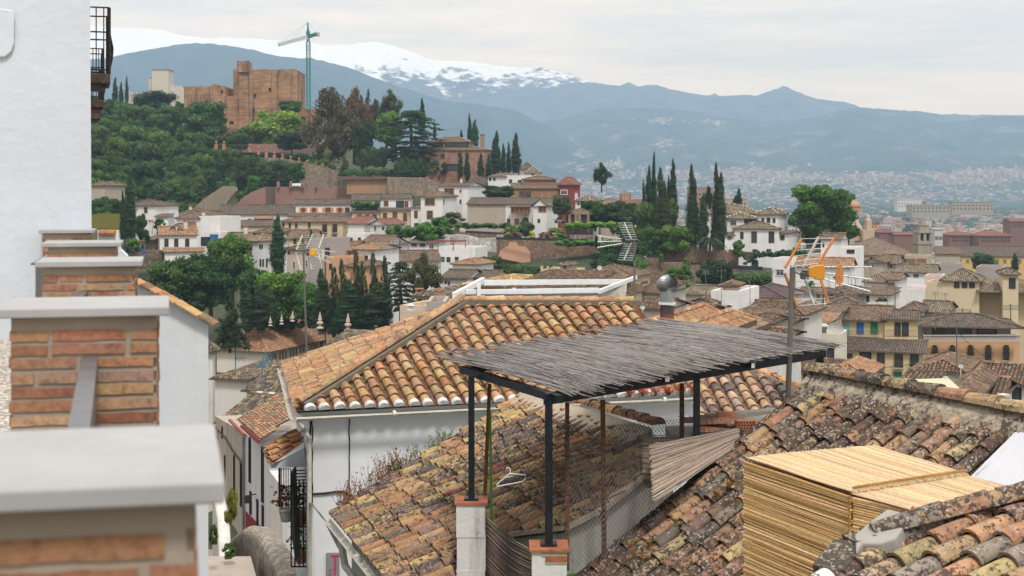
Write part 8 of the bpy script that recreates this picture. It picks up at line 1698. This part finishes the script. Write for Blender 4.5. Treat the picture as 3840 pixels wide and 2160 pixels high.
# grass bank
mb = MB(); rr = random.Random(3)
for k in range(5200):
    px, d = rr.uniform(345, 452), rr.uniform(256, 275); p = P(px, 0, d); p.z = -8.3+(d-256)*.11; h = rr.uniform(.35, 1.0); a = rr.uniform(-.3, .3); c = (rr.uniform(.8, 1.3),)*2+(rr.uniform(.5, .9),); mb.face([p, p+V((.12, 0, 0)), p+V((.06+a, .1*a, h))], 0, c)
mb.face([P(340, 0, 255.5)*V((1, 1, 0)).x if False else V((Xx(340, 256), 256, -8.4)), V((Xx(453, 256), 256, -8.4)), V((Xx(453, 276), 276, -6.2)), V((Xx(340, 276), 276, -6.2))], 0, (.7, .7, .5))
mb.raw([V((Xx(340, 256), 256, -12)), V((Xx(453, 256), 256, -12)), V((Xx(453, 256), 256, -8.4)), V((Xx(340, 256), 256, -8.4))], [(0, 1, 2, 3)])
o = mb.build('tall_grass', FOL); o.color = (.13, .12, .06, 1); tag(o, kind='stuff')
# ================================================================== city on the plain
rr = random.Random(77); CW = [(.52, .48, .43), (.60, .56, .50), (.46, .38, .30), (.42, .27, .21), (.36, .19, .15), (.56, .48, .38), (.50, .36, .28)]
WTOWN = {}
def block_mesh(mb, x, y, z, w, dp, h, col, roofc, rz, rows=True):
    M = Matrix.Translation((x, y, z)) @ Matrix.Rotation(rz, 4, 'Z'); mb.box(-w/2, w/2, -dp/2, dp/2, -4, h, 0, col, M)
    mb.box(-w/2-.3, w/2+.3, -dp/2-.3, dp/2+.3, h, h+.7, 0, roofc, M)
    if rows:
        n = max(1, int(h/3.1)); nw = max(2, int(w/3.4))
        for i in range(n):
            for j in range(nw):
                xx = -w/2+w*(j+.5)/nw; mb.box(xx-.75, xx+.75, -dp/2-.06, -dp/2+.05, 1+i*3.1, 2.5+i*3.1, 0, tuple(c*.28 for c in col), M)
mats_city = TN
def cityblock(px, ybase, d, w, h, col, roofc, lab, grp=None, cat='building'):
    mb = MB(); z = Z(ybase, d); block_mesh(mb, 0, 0, 0, w, rr.uniform(9, 14), h, col, roofc, rr.uniform(-.25, .25)); o = mb.build('apartment_block', TN); o.location = (Xx(px, d), d, z); 
    return tag(o, lab, cat, grp)
spec = [(3508, 905, 620, 3.6, 5.5, (.55, .55, .53), 'small white block right of the bell tower'), (2625, 790, 900, 15, 15, (.36, .22, .18), 'pink brick apartment tower left of the tall free cypress'), (2735, 790, 950, 24, 8, (.48, .34, .26), 'pinkish blocks behind the second cypress group'), (3405, 780, 1500, 28, 9, (.60, .60, .58), 'long white block with pale roof in the distant town'), (3640, 790, 1250, 40, 8, (.38, .33, .28), 'long beige apartment row near the right edge of the distant town'), (3480, 800, 1200, 36, 7, (.38, .34, .29), 'long beige apartment row in the middle of the distant town'), (3462, 785, 2000, 5, 12, (.30, .11, .10), 'narrow dark red tower in the distant town')]
RB_ = ((.22, .12, .095), .3)
for a in (('brown red apartment complex behind the yellow building, left half', 3560, 650, 3660, 650, 882, 915, 14, 'hip', 866, RB_, 'r', [(3572+k*11, 892+q*10, 5, 4, 'k') for k in range(9) for q in range(2)]), ('brown red apartment complex behind the yellow building, right half', 3672, 640, 3795, 640, 884, 918, 14, 'hip', 864, RB_, 'r', [(3684+k*11, 894+q*10, 5, 4, 'k') for k in range(10) for q in range(2)]),
          ('brick red apartment house at the right edge behind the brown complex', 3790, 760, 3880, 760, 830, 880, 12, 'gx', 820, RB_, 'r', [(3798+k*9, 840+q*9, 4, 3, 'k') for k in range(5) for q in range(2)]), ('orange brown block with tile roof right of the church dome', 3262, 700, 3296, 700, 838, 880, 12, 'hip', 828, OR, 'b', [(3272, 850, 4, 4, 'k'), (3284, 850, 4, 4, 'k')]),
          ('low red roofed house between dome and bell tower', 3300, 620, 3352, 620, 872, 895, 12, 'hip', 858, RB_, 'r', ()), ('long low red roofed block left of the bell tower', 3356, 600, 3440, 600, 880, 902, 10, 'gx', 870, RB_, 'r', ())): H(*a)
for a in spec: cityblock(a[0], a[1], a[2], a[3], a[4], a[5], tuple(x*.8 for x in a[5]), a[6])
cnt = 0
for i in range(230):
    d = 560*(1+3.4*(i/230)**1.3)+rr.uniform(-20, 20); px = rr.uniform(2560, 4000) if d < 1000 else rr.uniform(1950, 4000)
    if d < 760 and px < 3270: continue
    if d < 600 and 3420 < px < 3960: continue
    c = rr.choice(CW); rf = rr.choice([(.36, .19, .14), (.40, .24, .17), tuple(x*.9 for x in c)]); hh = rr.choice([4, 5, 6, 8, 10, 12]) if d > 800 else rr.choice([3, 4, 5])
    z = ground(px, d); mb = MB(); block_mesh(mb, 0, 0, 0, rr.uniform(10, 26)*(1 if d > 800 else .6), rr.uniform(8, 14), hh, c, rf, rr.uniform(-.5, .5)); o = mb.build('apartment_block', TN); o.location = (Xx(px, d), d, z); tag(o, 'pale or brick coloured apartment block in the hazy city on the plain', 'building', 'apartment blocks of the hazy city'); cnt += 1
mb = MB(); rr2 = random.Random(5)
def fz(px, d): return -60 if d < 3500 else FOOT(px, d)
def small(px, d, dens=1):
    x = Xx(px, d); z = fz(px, d)+(0 if d < 3500 else 1); c = rr2.choice([(.52, .48, .44), (.46, .38, .33), (.40, .29, .23), (.60, .57, .54), (.34, .22, .17)]); w = rr2.uniform(5, 15)*(1 if d > 2200 else .8); h = rr2.uniform(3.5, 8)
    M = Matrix.Translation((x, d, z)) @ Matrix.Rotation(rr2.uniform(-.6, .6), 4, 'Z'); mb.box(-w/2, w/2, -6, 6, -12, h, 0, c, M); mb.box(-w/2, w/2, -6, 6, h, h+1.4, 0, (.42, .25, .18) if rr2.random() < .6 else c, M)
for i in range(2600):
    d = rr2.uniform(1300, 3450)**1.0; px = rr2.uniform(1850, 4000)
    if mnoise.noise(V((px*.006, d*.004, 2))) > -.12: small(px, d)
for cx_, cy_, sx, sy, n in ((2300, 735, 420, 40, 350), (2900, 730, 420, 45, 500), (3500, 725, 420, 45, 500), (2100, 690, 200, 50, 350), (2050, 610, 110, 45, 420), (2000, 570, 70, 22, 130), (2250, 640, 140, 28, 240), (2700, 665, 190, 26, 480), (2900, 640, 150, 16, 260), (3150, 668, 200, 16, 300), (3450, 670, 200, 18, 380), (3750, 650, 160, 14, 240), (2450, 455, 60, 10, 110), (2650, 460, 60, 6, 50), (3650, 690, 200, 12, 200), (2500, 560, 60, 14, 40)):
    for k in range(n):
        px, py = rr2.gauss(cx_, sx*.6), rr2.gauss(cy_, sy*.6); lo, hi = 3500, 6500     # find where this sight line meets the slope
        for _ in range(26):
            md = (lo+hi)/2
            if Z(py, md) > FOOT(px, md): lo = md
            else: hi = md
        if 3520 < lo < 6450: small(px, lo)
o = mb.build('distant_houses', TN); tag(o, 'countless tiny pale houses of the distant suburbs', kind='stuff')
# trees of the plain
cm, _ = proto('bush', 0)
for i in range(170):
    d = 600*(1+4.0*(i/170)**1.4)+rr.uniform(-30, 30); px = rr.uniform(2580, 4000) if d < 900 else rr.uniform(1900, 4000)
    if d < 650 and px < 3280: continue
    h = rr.uniform(6, 13); kind = rr.choice(['bush', 'bush', 'cypress']); z = ground(px, d)-.5; w = h*(1.1 if kind == 'bush' else .4)
    o = bpy.data.objects.new('leafy_tree' if kind == 'bush' else 'cypress_tree', proto(kind, i % 2)[0]); COL.objects.link(o); o.location = (Xx(px, d), d, z); o.scale = (w*(1.8 if kind == 'bush' else 1), w, h); o.color = (.03, .06, .03, 1); tag(o, 'dark tree among the blocks of the hazy city', 'tree', 'trees of the hazy city')
mb = MB(); q = []
for i in range(1500):
    px, d = rr2.uniform(1750, 4000), rr2.uniform(1500, 3500); s = rr2.uniform(7, 16)*(d/2000); x = Xx(px, d)
    if mnoise.noise(V((px*.007, d*.003, 9))) < -.05: continue
    for k in range(5): a = rr2.uniform(0, 6.28); mb.lathe((x+math.cos(a)*s*.5*1.6, d+math.sin(a)*s, -61), [(s*.5, 0), (s*.62, s*.25), (s*.4, s*.5), (.1, s*.62)], 6, 0, (rr2.uniform(.7, 1.3),)*3)
o = mb.build('distant_trees', FOL); o.color = (.028, .052, .03, 1); tag(o, kind='stuff')

rr = random.Random(31)
for i in range(26):
    px, py, d = rr.choice([(2600, 1160, 120), (2700, 1120, 125), (2850, 1140, 125), (3150, 1090, 175), (3300, 1150, 150), (3560, 1180, 155), (3700, 1180, 155), (3250, 1030, 190), (1700, 1060, 150), (1600, 1010, 175), (1450, 960, 230), (2100, 1060, 150), (3450, 1020, 220)]); px += rr.uniform(-70, 70); h = rr.uniform(1.6, 3.2)
    p = P(px, py+rr.uniform(0, 12), d); mb = MB(); mb.tube([V((0, 0, -1.5)), V((0, 0, h))], .022*d/100, 4); n = rr.randint(3, 6); L = rr.uniform(.5, .9); mb.tube([V((-L*.5, 0, h-.1)), V((L*.5, 0, h-.05))], .018*d/100, 4)
    for k in range(n): x = -L*.5+L*k/(n-1); w = .28; mb.tube([V((x, -w*.3, h-.1-w)), V((x, w*.3, h-.1+w))], .012*d/100, 3)
    o = mb.build('roof_aerial', plain((.16, .16, .16))); o.location = p; tag(o, 'thin grey television aerial on a mast among the brown tiled roofs', 'aerial', 'thin aerials among the brown roofs')

for lab, a, b in (('thin black overhead wire sagging in front of the yellow building', P(3160, 1345, 128), P(3588, 1298, 89)), ('second thin overhead wire from the black roof mast to the orange building', P(3588, 1240, 89), P(3800, 1345, 150)), ('thin overhead wire above the white block houses', P(2480, 1190, 100), P(2960, 1150, 124))):
    mb = MB(); mb.tube([a.lerp(b, k/12)-UP*(1.1*4*(k/12)*(1-k/12)) for k in range(13)], .022, 4); single(mb, 'overhead_wire', CAB, lab, 'wire')
